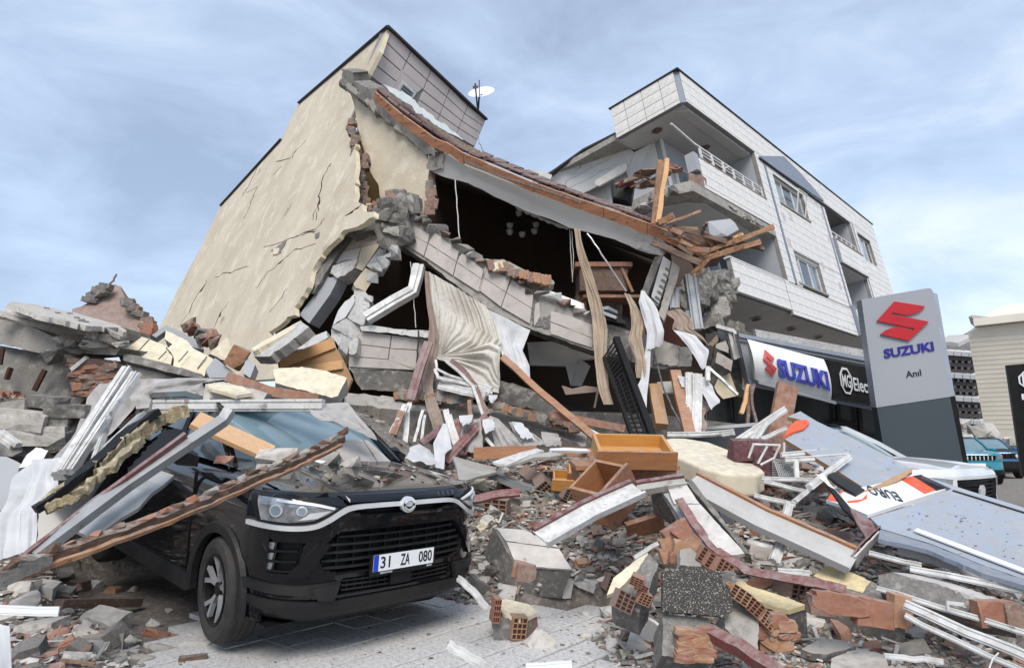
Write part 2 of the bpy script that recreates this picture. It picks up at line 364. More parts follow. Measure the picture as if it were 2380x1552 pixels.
M['teal'] = mat('teal_car_paint', (.012, .22, .30), None, 2, .25, 0, coat=.8)
M['navy'] = mat('blue_car_paint', (.02, .115, .26), None, 2, .25, 0, coat=.8)
M['hooddust'] = mat('dusty_black_paint', (.009, .009, .011), (.016, .015, .015), 2, .16, .12, 12, coat=.9, spec=.3, c3=(.055, .047, .04), spots=((.11, .09, .075), 8, .61))
M['ws'] = mat('windscreen_glass', (.17, .255, .29), (.12, .19, .22), 1.2, .04, 0, spec=.9, coat=.5)  # light blue base adds the reflected sky to the colour
M['lens'] = mat('headlight_inner', (.50, .52, .54), (.14, .15, .16), 9, .12, .1, 20, metal=.6)
M['chrome'] = mat('chrome', (.80, .81, .82), None, 3, .16, 0, metal=.35)  # whitish, mostly non-metal base: bright reflection put into the colour
M['tyre'] = mat('tyre_rubber', (.022, .021, .02), (.04, .036, .033), 9, .8, .3, 40)
M['alloy'] = mat('alloy_wheel', (.42, .43, .45), (.33, .33, .35), 9, .3, .05, metal=.4)
M['rubber'] = M['dark']
M['beigeb'] = mat('beige_stone_cladding', (.76, .70, .59), (.70, .64, .54), .6, .8, .1, 10)
M['brownb'] = mat('dark_brown_balcony', (.05, .035, .035), (.035, .026, .026), .3, .8, 0)
M['gravel'] = mat('soil', (.34, .26, .16), (.22, .17, .11), 12, .95, .9, 40)
M['blueb'] = mat('number_plate_blue', (.01, .06, .55), None, 3, .4, 0)
M['turq'] = mat('turquoise_membrane', (.34, .43, .44), (.46, .50, .49), 4, .6, .3)
# ------------------------------------------------------------------ ground and rubble mound
CARP = np.array([-.82, 4.975]); CARA = .8124; CTILT = .085
cs_ = np.array([math.cos(CARA), math.sin(CARA)]); cb_ = np.array([-math.sin(CARA), math.cos(CARA)])
def sst(a, b, x):
    t = min(1, max(0, (x-a)/(b-a))); return t*t*(3-2*t)
def hgt(x, y):
    q = np.array([x, y])-CARP; u = q@cs_; v = q@cb_
    dx = max(abs(u)-.95, 0); dy = max(-v, v-4.3, 0); d = math.hypot(dx, dy)
    right = 1.12*sst(4.7, 9.6, y)+.1*sst(3.9, 5.2, y)*sst(0.2, 1.0, x)
    left = .16+1.75*sst(5.2, 8.6, y+(-x-3)*.55)
    k = sst(-2.6, -.4, x); base = left*(1-k)+right*k
    base *= sst(.05, 1.0, d)
    pv = sst(0, .55, max(x-.12-.35*(y-4.3), y-6.2, -x-1.9-.35*(5-y)))     # paving kept clear
    if y < 6.2: base *= pv
    base *= 1-sst(4.0, 5.6, x)*sst(6.4, 8.0, y)
    base *= 1-sst(17, 24, y)
    n = .10*mnoise.noise(Vector((x*1.1, y*1.1, 0)))+.05*mnoise.noise(Vector((x*3.3, y*3.3, 4)))+.02*mnoise.noise(Vector((x*9, y*9, 1)))
    return base+n*sst(.02, .35, base)
def G(p, lift=0.0):
    """the point of the rubble surface (raised by lift) seen at p"""
    r = ray(p); t = 2.5
    while t < 60:
        q = EYEV+r*t
        if q[2] <= hgt(q[0], q[1])+lift: break
        t += .03
    return EYEV+r*t
def gz(p, lift=0.0): return (G(p, lift)-EYEV)@MC[:, 2]
xs = np.concatenate([np.arange(-60, -9, 3.0), np.arange(-9, 12, .11), np.arange(12, 90, 3.0)])
ys = np.concatenate([np.arange(-12, 2, 2.0), np.arange(2, 15, .11), np.arange(15, 30, 1.0), np.arange(30, 60, 6.0)])
V = [(x, y, hgt(x, y)) for y in ys for x in xs]; nx = len(xs)
F = [(i*nx+k, i*nx+k+1, (i+1)*nx+k+1, (i+1)*nx+k) for i in range(len(ys)-1) for k in range(nx-1)]
o = mk('rubble_ground', V, F, M['mound'], kind='structure', smooth=False)
o = mk('ground', [(-900, -60, -.02), (900, -60, -.02), (900, 1500, -.02), (-900, 1500, -.02)], [(0, 1, 2, 3)], M['ground'], kind='structure')
# paving near the car: each tile its own piece
pvr = bpy.data.objects.new('pavement', None); COL.objects.link(pvr); WM['pavement'] = Matrix.Identity(4); pvr['kind'] = 'structure'
bx = boxm(-.5, .5, -.5, .5, 0, 1); tme = bpy.data.meshes.new('paving_tile'); tme.from_pydata(bx[0].tolist(), [], bx[1]); tme.materials.append(M['pave'])
ts = .30; an = CARA+.06; ex = np.array([math.cos(an), math.sin(an)]); ey = np.array([-ex[1], ex[0]])
tl = []
for i in range(-16, 16):
    for k in range(-16, 16):
        c = np.array([-.9, 4.6])+ex*i*ts+ey*k*ts
        if 3.7 < c[1] < 6.6 and -2.6 < c[0] < .75 and hgt(*c) < .035: tl.append((c[1], c))
tl.sort(key=lambda q: q[0])
for _, c in tl[:290]:
    o = bpy.data.objects.new('paving_tile', tme); COL.objects.link(o); o.parent = pvr
    o.location = (c[0], c[1], .004+rd(0, .006)); o.scale = (ts-.012, ts-.012, .035); o.rotation_euler = (rd(-.01, .01), rd(-.01, .01), an)
# ------------------------------------------------------------------ cars
def catmull(P, n):
    P = np.array(P, float); Q = np.vstack([2*P[0]-P[1], P, 2*P[-1]-P[-2]]); out = []
    for i in range(1, len(Q)-2):
        for k in range(n):
            t = k/n; a, b, c, d = Q[i-1:i+3]
            out.append(.5*(2*b+(c-a)*t+(2*a-5*b+4*c-d)*t*t+(3*b-a-3*c+d)*t**3))
    out.append(P[-1]); return np.array(out)
def inpoly(x, y, P):
    c = False; n = len(P)
    for i in range(n):
        x1, y1 = P[i]; x2, y2 = P[i-1]
        if (y1 > y) != (y2 > y) and x < (x2-x1)*(y-y1)/(y2-y1)+x1: c = not c
    return c
class Face:
    """the curved front of a car: s runs along the bumper from its centre, w is the height"""
    def __init__(s, plan, prof):
        h = catmull(plan, 10); d = np.r_[0, np.cumsum(np.hypot(*np.diff(h, axis=0).T))]
        s.S = np.r_[-d[::-1], d[1:]]; s.U = np.r_[-h[::-1, 0], h[1:, 0]]; s.Vv = np.r_[h[::-1, 1], h[1:, 1]]; s.prof = np.array(prof); s.smax = d[-1]
    def s_of_u(s, u): k = len(s.S)//2; return math.copysign(float(np.interp(abs(u), s.U[k:], s.S[k:])), u)
    def __call__(s, q, w, out=0.0):
        u = np.interp(q, s.S, s.U); v = np.interp(q, s.S, s.Vv); e = .02
        du = np.interp(q+e, s.S, s.U)-np.interp(q-e, s.S, s.U); dv = np.interp(q+e, s.S, s.Vv)-np.interp(q-e, s.S, s.Vv)
        l = math.hypot(du, dv)+1e-9; n = (dv/l, -du/l)
        o = out-np.interp(w, s.prof[:, 0], s.prof[:, 1]); return np.array([u+n[0]*o, v+n[1]*o, w])
    def poly(s, pts): return [(s.s_of_u(u) if abs(u) <= s.U[-1] else math.copysign(s.smax, u), w) for u, w in pts]
def patch(name, fc, poly, out, th, m, parent, cell=.04, dens=True, label=None, bulge=0):
    """raised solid piece lying on the car front; poly in (s, w)"""
    P = []
    for i in range(len(poly)):
        a = poly[i]; b = poly[(i+1) % len(poly)]; k = max(1, int(math.hypot(a[0]-b[0], a[1]-b[1])/cell))
        P += [(a[0]+(b[0]-a[0])*j/k, a[1]+(b[1]-a[1])*j/k) for j in range(k)]
    nb = len(P); xs_ = [p[0] for p in P]; ws_ = [p[1] for p in P]; I = []
    x = min(xs_)+cell*.5
    while x < max(xs_):
        w = min(ws_)+cell*.4
        while w < max(ws_):
            if inpoly(x, w, P) and min(math.hypot(x-p[0], w-p[1]) for p in P) > cell*.4: I.append((x, w))
            w += cell
        x += cell
    r = delaunay_2d_cdt([Vector(p) for p in P+I], [(i, (i+1) % nb) for i in range(nb)], [], 1, 1e-5)
    vs = [(v.x, v.y) for v in r[0]]; cx, cw = sum(xs_)/nb, sum(ws_)/nb
    V = [fc(q[0], q[1], out+(bulge*(1 if any(math.hypot(q[0]-i[0], q[1]-i[1]) < 1e-4 for i in I) else 0))) for q in vs]; F = [tuple(f) for f in r[2]]; n = len(V)
    bi = {}
    for f in F:
        for a, b in zip(f, f[1:]+f[:1]): bi[(a, b)] = 1
    V += [fc(q[0], q[1], out-th) for q in vs]
    F2 = list(F)
    for (a, b) in bi:
        if (b, a) not in bi: F2.append((b, a, a+n, b+n))
    return lmk(name, V, F2, m, parent, label=label)
def ribbon(name, fc, pts, wd, out, th, m, parent, n=6):
    """strip following the car front through (s, w) points"""
    Q = catmull(pts, n); V = []
    for i, q in enumerate(Q):
        t = Q[min(i+1, len(Q)-1)]-Q[max(i-1, 0)]; t = t/np.linalg.norm(t); nn = np.array([-t[1], t[0]])*wd/2
        a = q+nn; b = q-nn
        V += [fc(a[0], a[1], out), fc(b[0], b[1], out), fc(b[0], b[1], out-th), fc(a[0], a[1], out-th)]
    F = [(i*4+k, i*4+(k+1) % 4, (i+1)*4+(k+1) % 4, (i+1)*4+k) for i in range(len(Q)-1) for k in range(4)]+[(0, 1, 2, 3), tuple(len(V)-4+k for k in (3, 2, 1, 0))]
    return lmk(name, V, F, m, parent)
def lathe(prof, n=40):
    V = []; F = []; m = len(prof)
    for i in range(n):
        a = 2*math.pi*i/n
        for r, x in prof: V.append((x, r*math.cos(a), r*math.sin(a)))
    for i in range(n):
        for k in range(m-1): F.append((i*m+k, i*m+k+1, ((i+1) % n)*m+k+1, ((i+1) % n)*m+k))
    return np.array(V), F
def wheel(root, u, v, side, R=.355, steer=0.0, w=None, detail=True):
    """side=-1: outer face towards -u"""
    w = R if w is None else w
    def pl(V):
        V = np.array(V, float); V[:, 0] *= -side*-1 if side > 0 else 1; c, s = math.cos(steer), math.sin(steer)
        X = V[:, 0]*c-V[:, 1]*s; Y = V[:, 0]*s+V[:, 1]*c
        return np.c_[X+u, Y+v, V[:, 2]+w]
    ri = R*.66
    pr = [(ri, .10), (R*.80, .118), (R*.93, .112), (R*.985, .09)]
    for k in range(4): pr += [(R, .075-k*.045), (R, .05-k*.045), (R*.975, .047-k*.045), (R*.975, .038-k*.045)]
    pr += [(R*.985, -.1), (R*.9, -.115), (ri, -.1)]
    pr = [(r, -x) for r, x in pr]
    V, F = lathe(pr, 56); wh = lmk('wheel', pl(V), F, M['tyre'], root, smooth=False)
    pr = [(ri+.004, -.108), (ri-.012, -.112), (ri-.022, -.098), (ri-.03, -.02), (ri-.05, .02), (.03, .03)]
    V, F = lathe(pr, 40); lmk('rim', pl(V), F, M['black'], wh)
    if detail:
        for k in range(5):
            a0 = k*2*math.pi/5+.3; P = []
            for sgn in (-1, 1):
                V = []
                for r, wd, x, sh in ((.035, .030, -.075, .0), (.12, .026, -.088, .045), (ri-.015, .034, -.104, .16)):
                    for q in (-1, 1):
                        a = a0+sgn*sh*1.5+q*wd/max(r, .06)*.5
                        V += [(x, r*math.cos(a), r*math.sin(a)), (x+.03, r*math.cos(a), r*math.sin(a))]
                F = []
                for j in range(2):
                    b = j*4; F += [(b, b+2, b+6, b+4), (b+1, b+5, b+7, b+3), (b, b+4, b+5, b+1), (b+2, b+3, b+7, b+6)]
                P.append((V, F))
            V, F = cat_mesh(P); lmk('spoke', pl(V), F, M['alloy'], wh)
        V, F = lathe([(.001, -.085), (.045, -.085), (.05, -.07), (.05, 0)], 16); lmk('hub_cap', pl(V), F, M['black'], wh)
    return wh
def car(name, label, loc, ang, tilt, pm, hood_m, front, plan=None, prof=None, sc=(1, 1, 1), grp=None, roll=0, side_windows=True, steer=0, rear_crush=0):
    base = Matrix.Translation(Vector(loc)) @ Matrix.Rotation(ang, 4, 'Z') @ Matrix.Rotation(tilt, 4, 'X') @ Matrix.Rotation(roll, 4, 'Y') @ Matrix.Diagonal((*sc, 1))
    root = thing(name, label, 'car', mat=base, group=grp)
    plan = plan or [(0, 0), (.3, .008), (.55, .035), (.72, .10), (.84, .21), (.905, .36), (.93, .5)]
    prof = prof or [(.26, .13), (.30, .06), (.36, .015), (.45, .0), (.60, .004), (.78, .012), (.92, .0), (1.02, .0), (1.07, .02), (1.10, .07)]
    fc = Face(plan, prof); ns, nw = 170, 64; sm_ = fc.smax; w0, w1 = .26, 1.10
    V = []; inner = []
    rec = [(fc.poly(P), d) for P, d in front.get('recess', [])]
    for j in range(nw+1):
        for i in range(ns+1):
            s = -sm_+2*sm_*i/ns; w = w0+(w1-w0)*j/nw; o = 0
            for P, d in rec:
                if inpoly(s, w, P): o = -d
            V.append(fc(s, w, o)); inner.append(o < 0)
    F = []; mi = []
    for j in range(nw):
        for i in range(ns):
            a = j*(ns+1)+i; q = (a, a+1, a+ns+2, a+ns+1); F.append(q); w = w0+(w1-w0)*(j+.5)/nw
            mi.append(1 if any(inner[k] for k in q) or w < front.get('lowtrim', .40) else 0)
    lmk('front_bumper', V, F, [pm, M['black']], root, mi=mi, smooth=False)
    # bonnet
    V = []; nh, nu = 26, 50; bv, bw = 1.22, 1.165
    for j in range(nh+1):
        t = j/nh
        for i in range(nu+1):
            q = -1+2*i/nu; s = q*sm_*.80; f0 = fc(s, 1.10, 0); b0 = np.array([q*.77, bv-.10*(1-q*q)*-1*-1, bw])
            p = f0*(1-t)+b0*t; p[2] = 1.10+(bw-1.10)*t**.8+.055*math.sin(math.pi*min(1, t*1.15)*.5)*(1-q**2)**.7
            p[2] += .022*math.exp(-((abs(q)-.58)/.07)**2)*min(1, t*4)*(1-.3*t)
            p[1] += .0; V.append(p)
    F = [(j*(nu+1)+i, j*(nu+1)+i+1, (j+1)*(nu+1)+i+1, (j+1)*(nu+1)+i) for j in range(nh) for i in range(nu)]
    lmk('bonnet', V, F, hood_m, root, smooth=True)
    # sides with wheel openings
    rows = [(.77, 1.150), (.84, 1.125), (.895, 1.07), (.918, 1.0), (.926, .92), (.93, .82), (.934, .70), (.932, .58), (.93, .46), (.92, .36), (.90, .28)]
    rr = catmull(rows, 3); cols = np.r_[np.arange(.28, 4.3, .045), 4.36]
    for sg in (-1, 1):
        V = []; F = []
        for c in cols:
            fr = max(0, (.6-c)/.3)
            for (u, w) in rr:
                um = u*(1-.012*max(0, c-3.2)**2)
                if c < .5: um = min(um, float(np.interp(c, [0, .1, .21, .36, .5], [.6, .72, .84, .905, .93])))
                top = .0 if w < 1.0 else (w-1.0)/.15
                ww = w+top*(0 if c > .9 else -.05*(.9-c)/.6)+.05*max(0, c-1.2)/3*(1 if w > .9 else 0)
                for av in (.86, 3.53):
                    d = math.hypot(c-av, ww-.355)
                    if d < .425: k = .425/max(d, .01); 
                V.append([sg*um, c, ww])
        nr = len(rr); V = np.array(V)
        for i in range(len(cols)-1):
            for j in range(nr-1):
                q = (i*nr+j, i*nr+j+1, (i+1)*nr+j+1, (i+1)*nr+j); cc = V[list(q)].mean(0)
                if any(math.hypot(cc[1]-av, cc[2]-.355) < .415 for av in (.86, 3.53)): continue
                F.append(q if sg > 0 else q[::-1])
        lmk('side_panel', V, F, pm, root, smooth=True)
        for av in (.86, 3.53):
            A = [math.radians(x) for x in range(-12, 193, 6)]; W = []
            for a in A:
                for r, uu in ((.385, .90), (.385, .95), (.45, .955), (.47, .925)): W.append((sg*uu, av+r*math.cos(a), .355+r*math.sin(a)))
            F = [(i*4+k, i*4+(k+1) % 4, (i+1)*4+(k+1) % 4, (i+1)*4+k) for i in range(len(A)-1) for k in range(4)]
            lmk('wheel_arch_trim', W, F, M['dark'], root)
            W = []
            for a in A:
                for uu in (.90, .5): W.append((sg*uu, av+.41*math.cos(a), .355+.41*math.sin(a)))
            lmk('wheel_housing', W, [(i*2, i*2+1, i*2+3, i*2+2) for i in range(len(A)-1)], M['black'], root)
        V, F = boxm(-.03, .03, 1.33, 3.05, .24, .36); V[:, 0] += sg*.91; lmk('side_skirt', V, F, M['dark'], root)
        wheel(root, sg*.83, .86, sg, steer=steer); wheel(root, sg*.83, 3.53, sg)
        # cabin side: glass and pillars
        bl = [(.80, 1.05, 1.165), (.80, 1.9, 1.19), (.80, 3.0, 1.22), (.77, 3.9, 1.26)]; tp = [(.60, 1.86, 1.60), (.60, 2.3, 1.645), (.60, 3.0, 1.64), (.57, 3.7, 1.58)]
        V = [(sg*a, b, c) for a, b, c in bl+tp]; F = [(0, 1, 5, 4), (1, 2, 6, 5), (2, 3, 7, 6)]
        lmk('side_window', V, F, M['glassd'], root)
        V, F = barm([(sg*.77, 1.12, 1.16), (sg*.70, 1.5, 1.40), (sg*.60, 1.9, 1.615), (sg*.59, 2.6, 1.665), (sg*.57, 3.7, 1.61)], .055, .05); lmk('roof_pillar', V, F, pm, root)
        V, F = barm([(sg*.805, 2.15, 1.18), (sg*.61, 2.3, 1.62)], .03, .09, up=(0, 1, 0)); lmk('door_pillar', V, F, M['black'], root)
        V, F = rockm(5, 18); V = V*np.array([.20, .12, .15])+np.array([sg*.99, 1.50, 1.20]); lmk('door_mirror', V, F, pm, root, smooth=False)
        V, F = boxm(-.012, .012, 1.38, 1.393, .40, 1.10); V[:, 0] += sg*.928; lmk('door_seam', V, F, M['black'], root)
    # windscreen, roof, tail
    V = []; n = 12
    for j in range(n+1):
        t = j/n
        for i in range(n+1):
            q = -1+2*i/n; V.append((q*(.735*(1-t)+.57*t), 1.20+.76*t-.10*(1-q*q)*(1-.4*t), 1.155+.465*t+.03*math.sin(math.pi*t)+.01*(1-q*q)))
    F = [(j*(n+1)+i, j*(n+1)+i+1, (j+1)*(n+1)+i+1, (j+1)*(n+1)+i) for j in range(n) for i in range(n)]
    lmk('windscreen', V, F, M['ws'], root, smooth=True)
    V = []
    for j in range(n+1):
        t = j/n
        for i in range(n+1):
            q = -1+2*i/n; V.append((q*.59, 1.93+2.0*t-.05*(1-q*q)*(1-t), 1.625+.05*(1-q*q)+.03*math.sin(math.pi*t)-.06*t*t))
    lmk('roof', V, F, pm, root, smooth=True)
    V = [(-.57, 3.9, 1.6), (.57, 3.9, 1.6), (.80, 4.36, 1.15), (-.80, 4.36, 1.15), (.90, 4.42, .9), (-.90, 4.42, .9), (.88, 4.4, .3), (-.88, 4.4, .3)]
    lmk('tailgate', V, [(0, 1, 2, 3), (3, 2, 4, 5), (5, 4, 6, 7)], pm, root)
    V = [(-.88, .2, .27), (.88, .2, .27), (.88, 4.4, .27), (-.88, 4.4, .27)]; lmk('underbody', V, [(0, 1, 2, 3)], M['black'], root)
    V, F = barm([(-.72, 1.19, 1.165), (0, 1.09, 1.185), (.72, 1.19, 1.165)], .08, .02); lmk('windscreen_scuttle', V, F, M['black'], root)
    return root, fc
def textm(s, bold=0.0, ext=.01):
    cu = bpy.data.curves.new('t', 'FONT'); cu.body = s; cu.size = 1; cu.extrude = ext; cu.offset = bold; cu.resolution_u = 3
    ob = bpy.data.objects.new('t', cu); COL.objects.link(ob); bpy.context.view_layer.update()
    me = bpy.data.meshes.new_from_object(ob.evaluated_get(bpy.context.evaluated_depsgraph_get()))
    V = np.array([v.co[:] for v in me.vertices]); F = [tuple(p.vertices) for p in me.polygons]
    bpy.data.objects.remove(ob); bpy.data.curves.remove(cu); bpy.data.meshes.remove(me); return V, F
def lettering(name, s, fmap, x0, x1, y0, y1, th, m, parent, bold=0.0, label=None):
    """text scaled to fill the box; fmap(x, y, out) -> world"""
    V, F = textm(s, bold); a, b = V.min(0), V.max(0)
    X = x0+(V[:, 0]-a[0])/(b[0]-a[0])*(x1-x0); Y = y0+(V[:, 1]-a[1])/(b[1]-a[1])*(y1-y0); Z = (V[:, 2]-a[2])/(b[2]-a[2])*th
    return mk(name, [fmap(x, y, z) for x, y, z in zip(X, Y, Z)], F, m, parent, label=label)
def flat(name, P2, fmap, z0, z1, m, parent, label=None):
    """flat polygonal plate on fmap from z0 to z1"""
    V = [fmap(x, y, z1) for x, y in P2]+[fmap(x, y, z0) for x, y in P2]; n = len(P2)
    tr = [tuple(t) for t in tessellate_polygon([[Vector((x, y, 0)) for x, y in P2]])]
    F = tr+[tuple(i+n for i in t[::-1]) for t in tr]+[(i, i+n, (i+1) % n+n, (i+1) % n) for i in range(n)]
    return mk(name, V, F, m, parent, label=label)
E2 = lambda P: P+[(-u, w) for u, w in P[::-1]]
# black SUV under the rubble --------------------------------------------------
blk = {'recess': [(E2([(-.50, .845), (-.62, .74), (-.60, .62), (-.50, .585)]), .075), (E2([(-.46, .545), (-.49, .455)]), .06),
                  (E2([(-.50, 1.055), (-.42, .985), (-.30, .955)]), .05),
                  ([(-.905, .79), (-.72, .775), (-.76, .60), (-.905, .585)], .06), ([(.905, .79), (.72, .775), (.76, .60), (.905, .585)], .06)], 'lowtrim': .42}
root, fc = car('black_suv', 'black SUV with number plate 31 ZA 080 half buried under window frames and planks', (CARP[0], CARP[1], .02), CARA, CTILT, M['paint'], M['hooddust'], blk, steer=-.10)
RM = np.array(WM[root.name])
for sg in (-1, 1):
    f = lambda P: fc.poly([(sg*u, w) for u, w in P])
    HL = f([(-.93, 1.085), (-.80, 1.085), (-.66, 1.06), (-.50, 1.01), (-.57, .965), (-.66, .915), (-.80, .895), (-.91, .895)])
    hl = patch('headlight', fc, HL, .006, .05, M['black'], root, .03)
    IN = f([(-.915, 1.06), (-.80, 1.062), (-.66, 1.035), (-.535, 1.005), (-.60, .965), (-.68, .93), (-.80, .912), (-.90, .915)])
    patch('reflector', fc, IN, .010, .01, M['lens'], hl, .03)
    for uu, ww, r in ((-.855, .985, .040), (-.745, .99, .030)):
        s0 = fc.s_of_u(sg*uu); ring = [(s0+r*math.cos(a)*1.1, ww+r*math.sin(a)) for a in np.linspace(0, 2*math.pi, 20)[:-1]]
        patch('lamp_ring', fc, ring, .022, .012, M['chrome'], hl, .03)
        ring = [(s0+r*.76*math.cos(a)*1.1, ww+r*.76*math.sin(a)) for a in np.linspace(0, 2*math.pi, 18)[:-1]]
        patch('projector_lens', fc, ring, .026, .01, M['glassb'], hl, .02)
    ribbon('light_bar', fc, f([(-.86, 1.05), (-.70, 1.035), (-.56, 1.005)]), .016, .020, .01, M['white'], hl)
    patch('indicator', fc, f([(-.70, .975), (-.58, .99), (-.66, .945), (-.76, .93)]), .018, .01, M['chrome'], hl, .03)
    ribbon('chrome_strip', fc, f([(-.925, .885), (-.80, .878), (-.68, .890), (-.60, .925), (-.50, .985), (-.42, 1.008), (-.25, 1.014), (-.05, 1.014)]), .030, .028, .03, M['chrome'], root)
    for k, ww in enumerate((.755, .69, .63)):
        s0 = fc.s_of_u(sg*.90)
        fl = patch('fog_light', fc, [(s0-.10, ww-.022), (s0-.0, ww-.024), (s0+.02, ww+.012), (s0-.11, ww+.022)] if sg > 0 else [(s0+.10, ww-.022), (s0+.0, ww-.024), (s0-.02, ww+.012), (s0+.11, ww+.022)], -.012, .03, M['lens'], root, .03)
        ribbon('vent_slat', fc, f([(-.90, ww-.028), (-.82, ww-.026), (-.75, ww-.022)]), .014, .0, .05, M['paint'], root)
    patch('bumper_fin', fc, f([(-.62, .80), (-.56, .775), (-.70, .575), (-.80, .565), (-.77, .62)]), .028, .05, M['paint'], root, .04)
    patch('bumper_corner_lip', fc, f([(-.93, .54), (-.75, .522), (-.50, .535), (-.56, .455), (-.93, .49)]), .03, .06, M['dark'], root, .04)
    patch('bumper_spur', fc, f([(-.66, .505), (-.49, .535), (-.52, .42), (-.62, .43)]), .045, .04, M['dark'], root, .04)
patch('bonnet_edge', fc, fc.poly(E2([(-.53, 1.085), (-.46, 1.04)])), .02, .03, M['paint'], root, .05)
patch('grille_brow', fc, fc.poly([(-.60, .925), (-.44, .955), (.44, .955), (.60, .925), (.56, .862), (-.56, .862)]), .028, .05, M['paint'], root, .05)
for ww, hw in ((.815, .50), (.765, .56), (.715, .60), (.665, .61), (.620, .60)):
    ribbon('grille_slat', fc, fc.poly([(-hw, ww), (-hw*.6, ww-.004), (0, ww-.006), (hw*.6, ww-.004), (hw, ww)]), .014, -.012, .04, M['dark'], root)
for uu in np.arange(-.5, .51, .125): ribbon('grille_bar', fc, fc.poly([(uu, .60), (uu, .72), (uu, .83)]), .010, -.03, .03, M['black'], root, 2)
for ww in (.530, .500, .470): ribbon('lower_grille_slat', fc, fc.poly([(-.46, ww), (0, ww-.004), (.46, ww)]), .010, -.01, .03, M['dark'], root)
for uu in np.arange(-.42, .43, .06): ribbon('lower_grille_bar', fc, fc.poly([(uu, .46), (uu, .54)]), .007, -.015, .02, M['black'], root, 2)
patch('chin_lip', fc, fc.poly([(-.93, .44), (-.5, .415), (.5, .415), (.93, .44), (.93, .31), (-.93, .31)]), .02, .08, M['dark'], root, .06)
patch('radar_panel', fc, fc.poly([(-.09, .545), (.09, .545), (.09, .46), (-.09, .46)]), .01, .03, M['black'], root, .05)
def fmapf(x, y, z): return RM[:3, :3]@(fc(x, y, z))+RM[:3, 3]
bg = patch('badge', fc, [(.062*math.cos(a)*1.0, 1.005+.055*math.sin(a)) for a in np.linspace(0, 2*math.pi, 28)[:-1]], .040, .03, M['chrome'], root, .05)
patch('badge_inset', fc, [(.047*math.cos(a), 1.005+.040*math.sin(a)) for a in np.linspace(0, 2*math.pi, 24)[:-1]], .043, .01, M['dark'], bg, .05)
for a0, a1, rr in ((200, 340, .034), (20, 160, .034)):
    ribbon('badge_arc', fc, [(rr*1.2*math.cos(math.radians(a)), 1.005+rr*math.sin(math.radians(a))) for a in np.linspace(a0, a1, 6)], .010, .052, .01, M['chrome'], bg, 3)
# number plate: flat board in front of the grille
def pm_(x, y, z): return RM[:3, :3]@np.array([x, -.032-z, y])+RM[:3, 3]
pb = flat('number_plate', [(-.28, .545), (.28, .545), (.28, .685), (-.28, .685)], pm_, -.02, .0, M['black'], root)
flat('plate_face', [(-.262, .572), (.262, .572), (.262, .682), (-.262, .682)], pm_, .0, .003, M['white'], pb)
flat('blue_band', [(-.262, .572), (-.222, .572), (-.222, .682), (-.262, .682)], pm_, .003, .0045, M['blueb'], pb)
lettering('country_letters', 'TR', pm_, -.257, -.227, .582, .600, .0015, M['white'], pb, .01).location.y += 0
for o in pb.children:
    if o.name.startswith('country'): pass
lettering('plate_number', '31', pm_, -.205, -.125, .590, .668, .005, M['txt'], pb, .012)
lettering('plate_number', 'ZA', pm_, -.035, .045, .590, .668, .005, M['txt'], pb, .012)
lettering('plate_number', '080', pm_, .125, .245, .590, .668, .005, M['txt'], pb, .012)
lettering('dealer_name', 'Anıl', pm_, .205, .25, .553, .567, .001, M['white'], pb, .005)
lettering('maker_name', 'SSANGYONG', pm_, -.20, -.10, .553, .565, .001, M['white'], pb, .005)
# other vehicles -------------------------------------------------------------
zr = {'recess': [(E2([(-.55, .98), (-.50, .62), (-.40, .56)]), .06)], 'lowtrim': .34}
def gpos(p, z): q = K(p, z); return q
wloc = K((2280, 1120), 7.9)
wr, wf = car('white_suv', 'white SUV standing behind the fallen grey panels with its bonnet dusty', (wloc[0], wloc[1], .05), .62, 0, M['wspaint'], M['wspaint'], zr)
for ww in np.arange(.60, .97, .045): ribbon('grille_slat', wf, wf.poly([(-.5, ww), (0, ww), (.5, ww)]), .012, -.02, .03, M['black'], wr, 4)
WR = np.array(WM[wr.name]); wmf = lambda x, y, z: WR[:3, :3]@(wf(x, y, z))+WR[:3, 3]
flat('badge', [(.075*math.cos(a), .84+.075*math.sin(a)) for a in np.linspace(math.pi/8, 2*math.pi+math.pi/8, 9)[:-1]], wmf, .0, .02, M['chrome'], wr)
for sg in (-1, 1): patch('headlight', wf, wf.poly([(sg*u, w) for u, w in [(-.93, 1.04), (-.62, .99), (-.64, .90), (-.90, .93)]]), .01, .03, M['lens'], wr, .05)
tloc = K((2272, 1098), 23.5); 
tr_, tf = car('teal_suv', 'teal SUV parked beyond the grey pylon sign, its front facing the rubble', (tloc[0], tloc[1], 0), -.32, 0, M['teal'], M['teal'], {'recess': [(E2([(-.62, 1.0), (-.58, .84)]), .05), (E2([(-.4, .62), (-.5, .42)]), .05)], 'lowtrim': .52})
for uu in np.arange(-.5, .51, .125): ribbon('grille_slot', tf, tf.poly([(uu, .85), (uu, .99)]), .03, .0, .03, M['chrome'], tr_, 2)
for sg in (-1, 1): patch('headlight', tf, tf.poly([(sg*u, w) for u, w in [(-.92, 1.02), (-.64, 1.0), (-.64, .86), (-.90, .88)]]), .01, .03, M['lens'], tr_, .05)
TR = np.array(WM[tr_.name]); tmf = lambda x, y, z: TR[:3, :3]@(tf(x, y, 0)+np.array([0, -z, 0]))+TR[:3, 3]
flat('number_plate', [(-.27, .62), (.27, .62), (.27, .74), (-.27, .74)], tmf, 0, .03, M['white'], tr_)
nloc = K((2330, 1092), 27.5)
nr_, nf = car('blue_suv', 'boxy dark blue SUV parked directly behind the teal one', (nloc[0], nloc[1], 0), -.32, 0, M['navy'], M['black'], {'recess': [(E2([(-.72, 1.02), (-.72, .82)]), .05)], 'lowtrim': .70})
